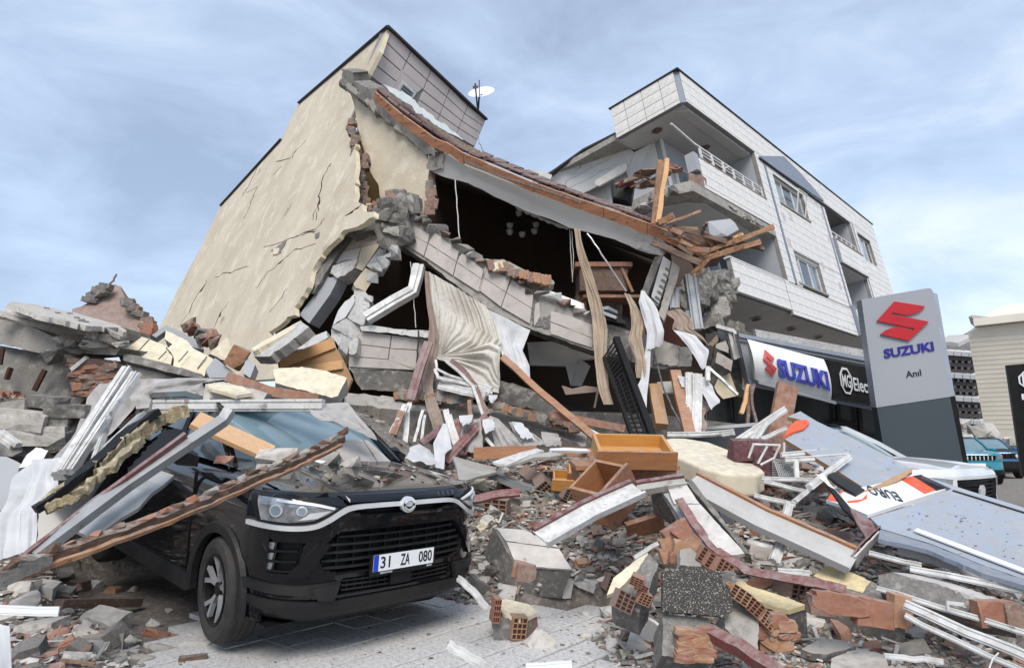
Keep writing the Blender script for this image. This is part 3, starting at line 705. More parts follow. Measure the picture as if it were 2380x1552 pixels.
for sg in (-1, 1):
    s0 = nf.s_of_u(sg*.60); patch('headlight', nf, [(s0+.085*math.cos(a), .92+.085*math.sin(a)) for a in np.linspace(0, 2*math.pi, 16)[:-1]], .01, .07, M['chrome'], nr_, .05)
for uu in np.arange(-.4, .41, .2): ribbon('grille_slot', nf, nf.poly([(uu, .84), (uu, 1.0)]), .06, .0, .03, M['black'], nr_, 2)
# ------------------------------------------------------------------ collapsed building on the left
def edge_n(v): v = np.asarray(v, float); return v/np.linalg.norm(v)
V3 = edge_n(ray((4760, -8400))); E1L = edge_n(ray((2520, 1594))); E2L = edge_n(ray((67, 777)))
C0L = K((902, 62), 15.0)
nT = np.cross(E2L, V3); nT = nT if nT@(EYEV-C0L) > 0 else -nT
PT = Plane(C0L, nT)                                  # plane of the tan gable wall
hb = thing('collapsed_house', 'tan collapsed building with a leaning rendered gable wall and a sagging orange fascia roof', 'building', K((900, 900), 12))
TW = [cA(1560, 65), cA(970, 570), cA(858, 806), cA(853, 808), cA(700, 975), cA(455, 1245), cA(310, 1550), (415, 668), (357, 790), (330, 900), (640, 880),
      cI(0, 1200), cI(110, 1130), cI(170, 1060), cI(240, 1045), cI(235, 970), cI(330, 830), cI(375, 740), cI(395, 640), cI(450, 540), cI(540, 420), cI(640, 330), cI(690, 260), cI(800, 235), cI(870, 200),
      cI(960, 140), cI(970, 90), cI(880, 95), cI(860, 20), cA(1340, 1220), cA(1345, 1150), cA(1340, 1050), cA(1350, 960), cA(1345, 820), cA(1300, 760), cA(1310, 690), cA(1340, 620), cA(1290, 450), cA(1250, 345), cA(1340, 420), cA(1380, 450), cA(1430, 375), cA(1505, 230)]
wall = slab('gable_wall', TW, PT, .09, M['tan'], hb, edge=M['cream'], j=(12, 2.2), seed=3, keep=(0, 1, 2, 3, 4, 5, 6, 7, 8, 9, 10, 39, 40, 41, 42))
# dark coping along the parapets
for a, b in ((cA(1560, 65), cA(970, 570)), (cA(855, 808), cA(455, 1245))):
    bar('coping', [PT(a, .03), PT(b, .03)], .08, .035, M['bead'], parent=hb, up=V3)
# cracks and spalls of the render
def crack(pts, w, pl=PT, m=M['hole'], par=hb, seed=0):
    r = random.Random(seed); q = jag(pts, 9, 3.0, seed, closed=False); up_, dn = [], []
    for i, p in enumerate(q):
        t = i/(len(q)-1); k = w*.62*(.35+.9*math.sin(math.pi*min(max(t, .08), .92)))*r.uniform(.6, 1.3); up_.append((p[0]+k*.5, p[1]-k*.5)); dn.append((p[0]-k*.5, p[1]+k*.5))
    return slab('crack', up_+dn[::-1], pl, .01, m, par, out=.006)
for i, (P, w) in enumerate([([cA(1185, 965), cA(1160, 1010), cA(1120, 1090), cA(1110, 1200), cA(1085, 1340)], 2.6), ([cA(700, 985), cA(640, 1120), cA(600, 1185)], 1.6), ([cA(600, 1170), cA(700, 1120), cA(610, 1330)], 1.2),
    ([cA(740, 1518), cA(890, 1470), cA(1000, 1425), cA(1080, 1400), cA(1140, 1330)], 3.0), ([cI(0, 640), cI(60, 600), cI(220, 450), cI(430, 385)], 2.2), ([cI(170, 800), cI(60, 950), cI(0, 1020)], 1.8), ([cA(1020, 812), cA(950, 890), cA(930, 930)], 2.6), ([cA(820, 955), cA(920, 930)], 3), ([cA(860, 985), cA(800, 1045)], 2.6),
    ([cH(1535, 130), cH(1430, 310), cH(1335, 475)], 2.2), ([cH(1700, 290), cH(1640, 400), cH(1565, 530)], 1.4), ([cH(1600, 110), cH(1700, 75), cH(1850, 30)], 2.4), ([cH(2000, 60), cH(1910, 190)], 2), ([cI(300, 310), cI(360, 280), cI(440, 260)], 3.5), ([cI(700, 130), cI(820, 60), cI(850, 20)], 1.8), ([cI(400, 170), cI(470, 0)], 1.6)]):
    crack(P, w, seed=i)
for i, P in enumerate([[cI(15, 450), cI(165, 345), cI(110, 470), cI(50, 485)], [cI(420, 300), cI(465, 275), cI(455, 330), cI(425, 340)]]): slab('spalled_hole', P, PT, .02, M['mort'], hb, out=.012, j=(8, 2), seed=i)
slab('cracked_patch', [cI(40, 430), cI(90, 425), cI(75, 480), cI(30, 485)], PT, .05, M['cream'], hb, out=.03)
# penthouse wall with large grey panels
nP = np.cross(E1L, V3); nP = nP if nP@(EYEV-C0L) > 0 else -nP
PPh = Plane(C0L, nP)
slab('penthouse_wall', [cA(1562, 70), cA(2205, 675), cA(2130, 860), cA(1990, 820), cA(1430, 400)], PPh, .25, M['grout'], hb)
def uvp(pl, ex_, ey_, o):
    """2-D frame on a plane: (a, b) metres -> world"""
    return lambda a, b, z=0.0: o+ex_*a+ey_*b+pl.n*z
rowsP = [cA(1500, 235), cA(1545, 160)]
vx = []
colx = [(1562, 70), (1713, 228), (1845, 352), (1970, 470), (2085, 590), (2205, 675)]
bot = [(1432, 385), (1590, 500), (1740, 615), (1880, 705), (2010, 785), (2132, 858)]
for i in range(5):
    for k in range(4):
        t0, t1 = k/4+.012, (k+1)/4-.012
        lerp = lambda a, b, t: (a[0]+(b[0]-a[0])*t, a[1]+(b[1]-a[1])*t)
        a, b, c, d = lerp(colx[i], bot[i], t0), lerp(colx[i+1], bot[i+1], t0), lerp(colx[i+1], bot[i+1], t1), lerp(colx[i], bot[i], t1)
        g = .018; q = [lerp(a, b, g), lerp(b, a, g), lerp(c, d, g), lerp(d, c, g)]
        if i == 1 and k >= 2: continue
        slab('panel', [cA(*x) for x in q], PPh, .025, M['ptile'], hb, out=.025)
for q in ([(1618, 420), (1655, 415), (1610, 520), (1590, 500)], [(1740, 500), (1752, 505), (1722, 600), (1690, 575)], [(1655, 330), (1855, 470), (1830, 540), (1640, 400)]):
    pass
slab('panel', [cA(*q) for q in [(1620, 395), (1650, 345), (1790, 470), (1755, 500), (1660, 420), (1610, 520), (1590, 500)]], PPh, .02, M['ptile'], hb, out=.02)
wd = slab('window', [cA(*q) for q in [(1660, 420), (1750, 500), (1695, 590), (1605, 520)]], PPh, .03, M['pvc'], hb, out=.03)
slab('pane', [cA(*q) for q in [(1664, 445), (1730, 503), (1688, 565), (1625, 515)]], PPh, .01, M['glassd'], wd, out=.042)
for k in range(5):
    a = cA(1660-k*9+2, 452+k*14); b = cA(1722-k*9+4, 507+k*13); bar('grille_bar', [PPh(a, .06), PPh(b, .06)], .012, .012, M['stl'], parent=wd)
bar('coping', [PPh(cA(1555, 62), .06), PPh(cA(2210, 678), .06)], .05, .09, M['bead'], parent=hb, up=nP)
# satellite dish on the parapet
sdb = PPh(cA(2155, 615), .1)
sdi = thing('satellite_dish', 'pale satellite dish on the roof edge of the leaning tan building', 'dish', sdb)
dc = sdb+np.array([.08, 0, .5]); ax = edge_n(np.array([-.15, -.72, .6])); t1 = edge_n(np.cross(ax, (0, 0, 1))); t2 = np.cross(t1, ax)
V = [dc-ax*.09]; 
for r in (.14, .27, .38):
    for k in range(24): a = k*math.pi/12; V.append(dc+ax*(.06*(r/.38)**2-.06)+t1*r*math.cos(a)*.9+t2*r*math.sin(a)*.85)
F = [(0, 1+k, 1+(k+1) % 24) for k in range(24)]+[(1+j*24+k, 1+(j+1)*24+k, 1+(j+1)*24+(k+1) % 24, 1+j*24+(k+1) % 24) for j in range(2) for k in range(24)]
mk('reflector', V, F, M['white'], sdi, smooth=True)
bar('post', [sdb, sdb+np.array([.02, 0, .35]), dc-ax*.08], .05, .05, M['dark'], parent=sdi, prof='tube')
bar('feed_arm', [dc-t2*.3, dc+ax*.3+t2*0], .02, .02, M['dark'], parent=sdi)
an_ = thing('antenna_mast', 'thin mast with a small aerial beside the satellite dish', 'antenna', PPh(cA(2140, 600), .12))
q0, q1 = PPh(cA(2150, 600), .12), PPh(cA(2135, 440), .12)
bar('pole', [q0, q1], .04, .04, M['dark'], parent=an_, prof='tube'); bar('aerial', [q1-(q1-q0)*.22, q1-(q1-q0)*.1], .14, .10, M['mort'], parent=an_, prof='tube')
bar('hanging_wire', [PPh(cA(2160, 700), .1), PPh(cA(2165, 830), .3), PPh(cA(2200, 905), .3)], .015, .015, M['stl'], 'thin loose wire hanging from the penthouse wall to the roof', 'wire', n=4, amp=.03)
# front wedge of render (second tan slab) with its broken coping
PW = PL3((*cA(1300, 460), 14.0), (*cA(1830, 1000), 12.4), (*cA(1520, 1300), 12.9))
slab('render_slab', [cA(1290, 440), cA(1420, 560), cA(1550, 670), cA(1700, 780), cA(1810, 900), cA(1830, 1000), cA(1820, 1120), cA(1825, 1200), cA(1800, 1320), cA(1650, 1300), cA(1520, 1240), cA(1500, 1120), cA(1430, 990), cA(1370, 760), cA(1340, 600)], PW, .2, M['tan'], hb, edge=M['brickd'], j=(12, 1.8), seed=9)
cop = [cA(1250, 345), cA(1330, 368), cA(1338, 425), cA(1420, 465), cA(1500, 560), cA(1600, 650), cA(1700, 735), cA(1860, 878), cA(1868, 922), cA(1800, 900), cA(1650, 765), cA(1520, 640), cA(1400, 560), cA(1290, 462), cA(1255, 400)]
slab('broken_coping', cop, PL3((*cA(1250, 345), 13.8), (*cA(1860, 900), 12.2), (*cA(1400, 560), 13.5)), .35, M['conc'], hb, edge=M['concd'], j=(9, 2.8), seed=4)
for k in range(16):
    t = k/15; p = (cA(1300, 455)[0]*(1-t)+cA(1850, 905)[0]*t, cA(1300, 440)[1]*(1-t)+cA(1850, 890)[1]*t); V, F = blockm(200+k); c = K((p[0]-4, p[1]+6), 13.7-1.2*t); V = V*np.array([.26, .2, .12])*rd(.7, 1.2); a = rd(-.3, .3)+.7
    Rm = np.array(Matrix.Rotation(a, 3, 'Y')); mk('coping_stone', V@Rm.T+c, F, M['conc' if k % 3 else 'concd'], hb)
# brick fragments in the tear and on the slab
bm_ = boxm(-.5, .5, -.5, .5, -.5, .5)
def bricks(P0, P1, n, z0, z1, w, h, par, ms=('brickd', 'mort', 'brickd', 'concd'), jit=.05, seed=0, name='brick', dep=.18):
    r = random.Random(seed)
    for i in range(n):
        t = (i+.5)/n; p = (P0[0]+(P1[0]-P0[0])*t, P0[1]+(P1[1]-P0[1])*t); c = K(p, z0+(z1-z0)*t)
        V, F = blockm(seed*50+i, .3); V = V*np.array([w*r.uniform(.7, 1.2), dep, h*r.uniform(.7, 1.2)]); Rm = np.array(Matrix.Rotation(r.uniform(-.3, .3), 3, 'Y') @ Matrix.Rotation(r.uniform(-.3, .3), 3, 'Z'))
        mk(name, V@Rm.T+c+np.array([r.uniform(-jit, jit), 0, r.uniform(-jit, jit)]), F, M[ms[r.randrange(len(ms))]], par)
bricks(cA(1325, 690), cA(1375, 1200), 26, 13.4, 13.0, .17, .10, hb, seed=1)
bricks(cA(1390, 940), cA(1380, 1230), 8, 13.3, 13.0, .22, .18, hb, ('mort', 'brickd'), seed=2)
bricks(cA(1560, 1185), cA(1745, 1240), 6, 12.1, 12.1, .24, .3, hb, ('brickd', 'mort'), seed=3)
bricks(cA(1585, 1230), cA(1730, 1270), 5, 12.0, 12.0, .22, .2, hb, ('brick', 'mort'), seed=33)
bricks(cA(1860, 1090), cA(1840, 1320), 6, 12.4, 12.3, .18, .20, hb, ('brickd', 'mort', 'brickd'), seed=4)
bricks(cA(1400, 1230), cA(1490, 1260), 5, 12.6, 12.4, .14, .12, hb, ('brickd', 'cream', 'brick'), seed=5)
slab('inner_wall', [cA(1360, 700), cA(1600, 900), cA(1560, 1300), cA(1340, 1290)], PL3((860, 300, 15.6), (900, 480, 15.2), (830, 480, 15.6)), .1, M['olive'], hb)
# dark rooms behind: back wall, ceiling and floor of the upper storey and of the one below
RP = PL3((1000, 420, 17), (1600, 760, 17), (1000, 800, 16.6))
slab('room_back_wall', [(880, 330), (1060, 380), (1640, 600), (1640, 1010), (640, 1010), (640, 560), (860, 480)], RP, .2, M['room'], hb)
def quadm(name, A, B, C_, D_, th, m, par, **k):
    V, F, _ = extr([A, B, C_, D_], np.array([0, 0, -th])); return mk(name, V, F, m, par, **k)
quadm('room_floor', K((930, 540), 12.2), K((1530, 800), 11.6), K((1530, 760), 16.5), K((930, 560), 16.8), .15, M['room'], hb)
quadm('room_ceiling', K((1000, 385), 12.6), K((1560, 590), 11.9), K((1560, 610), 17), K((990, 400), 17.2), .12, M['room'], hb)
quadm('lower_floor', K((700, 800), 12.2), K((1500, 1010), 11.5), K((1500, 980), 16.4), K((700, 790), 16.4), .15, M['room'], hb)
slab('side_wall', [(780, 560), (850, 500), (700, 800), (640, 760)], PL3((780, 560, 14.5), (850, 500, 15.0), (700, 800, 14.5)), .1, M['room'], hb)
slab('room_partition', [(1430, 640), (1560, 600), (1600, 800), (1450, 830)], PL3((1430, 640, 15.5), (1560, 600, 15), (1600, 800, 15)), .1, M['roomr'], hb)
# roof: tiled slope with orange fascia, concrete edge beam underneath
sky_e = [cB(-60, 0), cB(100, 20), cB(270, 42), cB(500, 125), cB(780, 242), cB(1080, 372), cB(1300, 442), cB(1500, 520), cB(1680, 600), cB(1830, 670)]
fas_t = [(872, 210), (935, 262), (1010, 312), cB(370, 112), cB(800, 285), cB(1230, 440), cB(1500, 535), cB(1820, 668)]
n_ = 24
ft = resamp([K(p, z) for p, z in zip(fas_t, (12.7, 12.6, 12.5, 12.3, 11.9, 11.6, 11.4, 11.2))], n_)
sk = resamp([K(p, z) for p, z in zip([(882, 196), (950, 250), (1024, 300)]+[cB(270, 36), cB(500, 120), cB(780, 236), cB(1080, 366), cB(1300, 440), cB(1500, 525), cB(1830, 668)], (14.6, 14.6, 14.6, 14.6, 14.4, 14.2, 13.8, 13.4, 12.8, 11.6))], n_)
V = []; nr = 7
for j in range(nr):
    for i in range(n_):
        p = ft[i]*(1-j/(nr-1))+sk[i]*(j/(nr-1)); V.append(p+np.array([0, 0, .03*mnoise.noise(Vector(p*3))]))
F = [(j*n_+i, j*n_+i+1, (j+1)*n_+i+1, (j+1)*n_+i) for j in range(nr-1) for i in range(n_-1)]
roof = mk('roof', V, F, M['woodd'], hb)
cnt = 0
for j in range(12):
    for i in range(24):
        t = (i+.5)/24*(n_-1); k = int(t); fr = t-k; s_ = (j+.8)/12.6
        if R_.random() < .1: continue
        A = ft[k]*(1-fr)+ft[k+1]*fr; B_ = sk[k]*(1-fr)+sk[k+1]*fr; c = A*(1-s_)+B_*s_; ex_ = edge_n(ft[k+1]-ft[k]); ey_ = edge_n(B_-A); ez_ = np.cross(ex_, ey_)
        if ez_[2] < 0: ez_ = -ez_
        sp_ = np.linalg.norm(ft[-1]-ft[0])/24; sl = np.linalg.norm(B_-A)/12
        W = orient(bm_[0]*np.array([sp_*.93, sl*1.1, .025]), c+ez_*(.025+rd(0, .015)), ex_, edge_n(ey_+ez_*rd(.0, .07)), ez_)
        mk('roof_tile', W, BOXF, M['rooftile'], roof); cnt += 1
FO = [((870, 213), (935, 268)), ((936, 268), (1010, 322)), ((1010, 322), cB(270, 55)), (cB(255, 45), cB(368, 118)), (cB(372, 118), cB(800, 300)), (cB(803, 300), cB(1228, 450)), (cB(1232, 450), cB(1500, 545)), (cB(1503, 545), cB(1822, 675))]
zf = lambda x: 12.5-(x-870)/755*1.4 if x < 1000 else 12.26-(x-1000)/625*1.25
for a, b in FO:
    h_ = 30 if a[0] > 1040 and a[0] < 1075 else (22 if a[0] < 1075 else 19+(a[0]-1080)*.012)
    P = [a, b, (b[0], b[1]+h_*1.15), (a[0], a[1]+h_)]
    slab('fascia_board', P, PL3((a[0], a[1], zf(a[0])-.12), (b[0], b[1], zf(b[0])-.12), (a[0], a[1]+20, zf(a[0])-.06)), .05, M['fascia'], hb, j=(25, 1.0), seed=int(a[0]))
slab('roof_underlay', [(872, 205), (880, 200), (960, 258), (1060, 322), (1150, 372), (1060, 345), (940, 268)], PL3((872, 205, 13.5), (1150, 372, 12.4), (960, 330, 12.6)), .04, M['woodd'], hb, j=(10, 2), seed=4)
slab('torn_membrane', [(890, 196), (935, 212), (985, 252), (1045, 300), (1080, 325), (1040, 308), (985, 272), (930, 230)], PL3((890, 196, 13.2), (1080, 325, 12.3), (985, 330, 12.3)), .015, M['turq'], hb, j=(8, 3), seed=6)
bar('fascia_gutter', [K(p, zf(p[0])-.2) for p in (cB(380, 165), cB(600, 258), cB(800, 318), cB(1100, 420))], .03, .05, M['woodd'], parent=hb)
# concrete beam below the fascia
BT = [cB(250, 112), cB(368, 186), cB(800, 355), cB(1230, 500), cB(1500, 612), cB(1600, 738)]
BB = [cB(1590, 752), cB(1430, 705), cB(1300, 645), cB(1050, 580), cB(1020, 575), cB(900, 520), cB(750, 470), cB(680, 438), cB(400, 300), cB(250, 262), cB(150, 222), cB(160, 170)]
PB = PL3((1030, 370, 12.3), (1530, 570, 11.3), (1100, 450, 12.25))
slab('edge_beam', BT+BB, PB, .3, M['soff'], hb, edge=M['conc'], j=(18, 1.6), seed=12)
slab('beam_spall', [cB(1440, 600), cB(1520, 605), cB(1580, 700), cB(1590, 745), cB(1440, 700)], PB, .03, M['aer'], hb, out=.02, j=(8, 2))
slab('beam_spall', [cB(150, 130), cB(250, 120), cB(240, 215), cB(150, 220)], PB, .1, M['conc'], hb, out=.04, j=(8, 3))
# scalloped awning valance
P = [cB(690, 438), cB(760, 470), cB(830, 500), cB(900, 530), cB(1020, 575)]; Q = []
for i in range(len(P)-1):
    for k in range(8):
        t = k/8; x = P[i][0]+(P[i+1][0]-P[i][0])*t; y = P[i][1]+(P[i+1][1]-P[i][1])*t; Q.append((x, y+5+3.5*abs(math.sin((i*8+k)*math.pi/5))))
slab('awning_valance', P+Q[::-1], PL3((1202, 478, 12.35), (1323, 532, 12.1), (1202, 500, 12.35)), .02, M['soff'], hb)
# sloping floor beam with stone cladding
BQ = lambda a, b: None
PBM = PL3((900, 520, 11.7), (1500, 800, 10.9), (1100, 700, 11.3))
bt = [cI(1110, 60), cI(1330, 110), cI(1500, 210), cI(1760, 400), cI(1900, 490), cI(2170, 640), cB(800, 975), cB(980, 1040), cB(1140, 1105), cB(1240, 1165), cB(1400, 1210), cB(1550, 1245), cB(1680, 1300), cB(1775, 1310)]
bb = [cB(1770, 1425), cB(1560, 1440), cB(1400, 1398), cB(1160, 1328), cB(1000, 1270), cB(785, 1198), cB(500, 1062), cB(320, 920), cB(120, 770), cB(0, 690), cI(1060, 350), cI(1020, 290), cI(1050, 180)]
slab('floor_beam', bt+bb, PBM, .55, M['conc'], hb, edge=M['concd'], j=(10, 2.2), seed=21)
tp = [cI(1235, 165), cI(1500, 275), cI(1760, 440), cI(1990, 610), cB(510, 805), cB(660, 890), cB(800, 985)]
bo = [cI(1190, 345), cI(1430, 500), cI(1700, 680), cI(1935, 830), cB(470, 960), cB(600, 1060), cB(780, 1165)]
for i in range(6):
    for k in range(2):
        t0, t1 = (0, .47) if k == 0 else (.49, 1); a, b, c, d = tp[i], tp[i+1], bo[i+1], bo[i]
        q = [lerp(a, d, t0), lerp(b, c, t0), lerp(b, c, t1), lerp(a, d, t1)]; g = .014; q = [lerp(q[0], q[1], g), lerp(q[1], q[0], g), lerp(q[2], q[3], g), lerp(q[3], q[2], g)]
        if k == 0: q[0] = (q[0][0]+rd(0, 8), q[0][1]+rd(0, 6)); q[1] = (q[1][0]-rd(0, 5), q[1][1]+rd(0, 6))
        slab('cladding_tile', q, PBM, .03, M['ltile'], hb, out=.03+rd(0, .012), j=(16, .8) if k == 0 else None, seed=i)
for i, q in enumerate([[(905, 1090), (1020, 1115), (1160, 1170), (1160, 1250), (1020, 1195), (905, 1150)], [(905, 1155), (1160, 1255), (1160, 1310), (905, 1225)], [(810, 1040), (835, 1030), (840, 1120), (805, 1180)]]):
    slab('cladding_tile', [cB(*p) for p in q], PBM, .03, M['ltile'], hb, out=.03, j=(14, 1.2), seed=i+30)
slab('exposed_core', [cB(*p) for p in [(795, 990), (830, 1020), (805, 1090), (840, 1130), (900, 1110), (895, 1190), (830, 1180), (790, 1170)]], PBM, .03, M['mort'], hb, out=.02, j=(8, 2))
slab('concrete_patch', [cB(*p) for p in [(1240, 1180), (1390, 1225), (1400, 1390), (1245, 1330)]], PBM, .06, M['concd'], hb, out=.04, j=(8, 2))
slab('concrete_patch', [cB(*p) for p in [(1560, 1260), (1700, 1300), (1690, 1420), (1540, 1410)]], PBM, .05, M['conc'], hb, out=.06, j=(8, 2))
for k in range(22):
    t = k/21; p = (cI(1110, 60)[0]*(1-t)+cB(1140, 1110)[0]*t, 0); y = np.interp(p[0], [q[0] for q in bt], [q[1] for q in bt]); V, F = rockm(300+k); s_ = rd(.12, .3); V = V*np.array([s_*1.4, .4, s_*.6]); mk('broken_concrete', V+K((p[0], y+rd(-4, 4)), 11.7-t*.6), F, M[('conc', 'aer', 'brickd', 'concd')[k % 4]], hb)
V, F = rockm(77, 26); V, F = rough(V, F, .1, 3); mk('broken_joint', V*np.array([.62, .6, 1.0])@np.array(Matrix.Rotation(-.2, 3, 'Y')).T+K(cI(1150, 190), 11.55), F, M['concd'], hb)
for k in range(14): V, F = rough(*rockm(90+k, 14), .08, 2, k); mk('broken_concrete', V*rd(.18, .42)+K((cI(1150, 190)[0]+rd(-22, 26), cI(1150, 190)[1]+rd(-36, 34)), 11.3+rd(0, .3)), F, M[('concd', 'mort', 'conc')[k % 3]], hb)
# bricks and bedding lying on the beam
ob = thing('fallen_brick_panel', 'piece of hollow brickwork lying on the sloping cladded beam in the dark opening', 'brickwork', K(cB(700, 880), 11.5))
slab('plaster', [cB(500, 765), cB(620, 770), cB(760, 840), cB(880, 860), cB(930, 915), cB(900, 945), cB(700, 880), cB(580, 820)], PL3((1130, 605, 11.7), (1290, 660, 11.4), (1200, 640, 11.4)), .12, M['conc'], ob, j=(6, 2), seed=2)
bricks(cB(660, 850), cB(890, 905), 8, 11.2, 11.15, .16, .16, ob, ('brickd', 'bricko'), .02, 7)
bricks(cB(540, 800), cB(650, 840), 5, 11.3, 11.3, .18, .15, ob, ('bricko', 'cream', 'brickd'), .03, 8)
slab('white_roller_blind_box', [cB(830, 935), cB(1110, 1040), cB(1120, 1105), cB(900, 1030), cB(815, 985)], PL3((1250, 670, 11.4), (1360, 715, 11.2), (1300, 720, 11.2)), .3, M['wtile'], label='white roller shutter box lying along the sloping beam', cat='shutter box', j=(20, 1))
# lower left frame: dark leg, beam and cladding behind
PF = PL3((800, 540, 12.3), (900, 520, 12.0), (700, 760, 12.0))
slab('leaning_column', [cI(700, 285), cI(745, 330), cI(640, 470), cI(410, 845), cI(340, 825), cI(460, 640), cI(620, 400)], PF, .4, M['concd'], hb, out=.12, j=(16, 1.4), seed=1)
slab('column_cladding', [cI(690, 300), cI(560, 480), cI(440, 650), cI(380, 740), cI(400, 620), cI(470, 520), cI(600, 360)], PF, .2, M['ptile'], hb, out=.1, j=(12, 1), seed=2)
slab('broken_lintel', [cI(690, 255), cI(860, 210), cI(1060, 160), cI(1045, 235), cI(900, 270), cI(760, 325), cI(700, 300)], PF, .5, M['concd'], hb, out=.22, j=(8, 2), seed=3)
slab('beam_cover', [cI(560, 700), cI(650, 680), cI(560, 860), cI(370, 1120), cI(280, 1040), cI(420, 860), cI(520, 670)], PF, .3, M['grey'], hb, out=.02, j=(14, 1), seed=5)
slab('spandrel', [cI(740, 330), cI(1040, 262), cI(1040, 385), cI(900, 600), cI(860, 640), cI(800, 615), cI(815, 535), cI(700, 545), cI(590, 590), cI(650, 470)], PF, .15, M['grout'], hb, out=.0, j=(14, 1.5), seed=6)
for i, q in enumerate([[(740, 335), (860, 308), (830, 415), (680, 450)], [(865, 306), (1035, 265), (990, 385), (835, 413)], [(675, 455), (850, 418), (810, 530), (700, 540), (610, 570)], [(855, 416), (1035, 378), (860, 635), (800, 610)]]):
    slab('cladding_tile', [cI(*p) for p in q], PF, .03, M['ptile' if i != 3 else 'tan'], hb, out=.035)
slab('broken_edge', [cI(*p) for p in [(590, 590), (700, 550), (815, 530), (790, 600), (720, 660), (640, 700), (560, 660)]], PF, .35, M['aer'], hb, out=.08, j=(6, 2), seed=8)
cp = [(1055, 385), (1000, 560), (930, 650), (880, 760), (800, 900), (720, 1060), (690, 1200), (700, 1330)]
colB = thing('fallen_block_column', 'broken column of pale aerated blocks standing tilted in the dark opening above the car', 'column', K(cI(700, 1400), 11.4))
BL_ = [[(1050, 385), (1090, 400), (1080, 470), (1000, 620), (930, 610), (900, 590)], [(890, 610), (975, 650), (960, 720), (890, 830), (800, 790), (780, 760)], [(790, 780), (890, 830), (920, 870), (930, 960), (900, 1010), (780, 940)],
       [(790, 850), (780, 945), (710, 1060), (590, 1140), (640, 1000), (700, 920)], [(780, 945), (905, 1000), (925, 980), (880, 1130), (850, 1140), (715, 1065)], [(710, 1072), (845, 1135), (835, 1240), (780, 1270), (680, 1215), (580, 1150)], [(580, 1160), (680, 1215), (650, 1330), (570, 1250)], [(670, 1222), (785, 1275), (735, 1340), (720, 1410), (650, 1350)], [(790, 1260), (828, 1250), (805, 1390), (765, 1410), (735, 1400), (740, 1290)]]
for i, q in enumerate(BL_):
    slab('block', [cI(*p) for p in q], PL3((*cI(1050, 400), 11.7), (*cI(700, 1200), 11.1), (*cI(850, 1200), 11.05+.15*(i % 2))), .3, M['whitew' if i == 3 else ('tan' if i == 1 else 'aer')], colB, j=(9, 1.3), seed=i+60, taper=.92)
for i, q in enumerate([(1130, 440), (1100, 520), (1060, 570), (960, 700), (920, 900), (1000, 610), (1160, 470)]): V, F = rockm(110+i, 14); mk('broken_piece', V*rd(.14, .24)+K(cI(*q), 11.3), F, M['aer'], colB)
# sill, cladded parapet and beams below
PS = PL3((820, 760, 11.2), (1000, 780, 11.0), (820, 860, 11.1))
slab('window_sill', [cI(*p) for p in [(840, 1150), (960, 1140), (1200, 1175), (1480, 1190), (1480, 1250), (1300, 1240), (1100, 1205), (850, 1190)]], PS, .4, M['pvc'], hb, out=.12, j=(12, 1.2))
slab('parapet_core', [cI(*p) for p in [(840, 1195), (1440, 1265), (1400, 1550), (735, 1550), (735, 1420)]], PS, .3, M['conc'], hb)
for q in ([(835, 1200), (1125, 1232), (1110, 1345), (820, 1310)], [(1135, 1235), (1370, 1265), (1365, 1362), (1122, 1350)], [(760, 1310), (1108, 1352), (1095, 1450), (740, 1420)], [(1118, 1356), (1362, 1370), (1358, 1545), (1105, 1460)], [(740, 1428), (1095, 1456), (1350, 1550), (740, 1520)]):
    slab('cladding_tile', [cI(*p) for p in q], PS, .03, M['ltile'], hb, out=.03)
slab('lower_beam', [cL(0, 350), cL(340, 400), cL(420, 520), cL(900, 600), cL(960, 440), cL(1100, 470), cL(1380, 600), cL(1720, 790), cL(1700, 850), cL(1300, 730), cL(900, 660), cL(360, 600), cL(0, 560), (840, 905), (815, 860)], PL3((830, 880, 10.7), (1330, 960, 10.2), (1000, 940, 10.5)), .5, M['concd'], hb, j=(10, 2), seed=31)
slab('lower_beam', [(800, 912), cL(0, 630), cL(660, 640), cL(900, 720), cL(1250, 790), cL(1600, 880), cL(1850, 990), cL(1840, 1110), cL(1600, 1030), cL(1250, 880), cL(850, 790), cL(440, 745), cL(0, 750), (805, 938)], PL3((830, 920, 10.3), (1350, 1030, 9.8), (1000, 950, 10.2)), .5, M['conc'], hb, j=(10, 2), seed=32)
bricks(cL(-60, 600), cL(650, 640), 15, 10.35, 10.2, .22, .14, hb, ('brickd', 'mort', 'bricko', 'conc'), .02, 41)
bricks(cL(900, 690), cL(1740, 930), 18, 10.15, 9.9, .20, .11, hb, ('brickd', 'mort', 'bricko', 'conc'), .02, 42)
bricks(cL(1500, 800), cL(1800, 930), 8, 9.85, 9.75, .24, .12, hb, ('brick', 'brickd', 'concd'), .02, 43)
slab('rear_ceiling', [cL(1250, 60), cL(1520, 50), cL(1980, 220), cL(1760, 240), cL(1690, 500), cL(1640, 300), cL(1280, 290)], PL3((1230, 800, 12.2), (1400, 830, 12), (1330, 860, 12)), .1, M['soff'], hb)
slab('interior_partition', [cL(1780, 220), cL(1890, 300), cL(1800, 500), cL(1700, 500), cL(1690, 400)], PL3((1350, 840, 12.0), (1370, 850, 12), (1340, 890, 12)), .1, M['soff'], hb)
slab('lower_wall', [(640, 1000), (700, 940), (1500, 960), (1760, 990), (1760, 1090), (640, 1090)], PL3((640, 1000, 11.4), (1500, 960, 11.2), (900, 1050, 11.2)), .2, M['concd'], hb)
slab('cabinet_frame', [cL(1600, 500), cL(1700, 530), cL(1830, 500), cL(1980, 520), cL(1940, 720), cL(1920, 720), cL(1950, 560), cL(1640, 590)], PL3((1310, 900, 10.8), (1390, 900, 10.7), (1380, 940, 10.7)), .1, M['draped'], label='pale headboard frame leaning inside the lower opening', cat='bed frame')
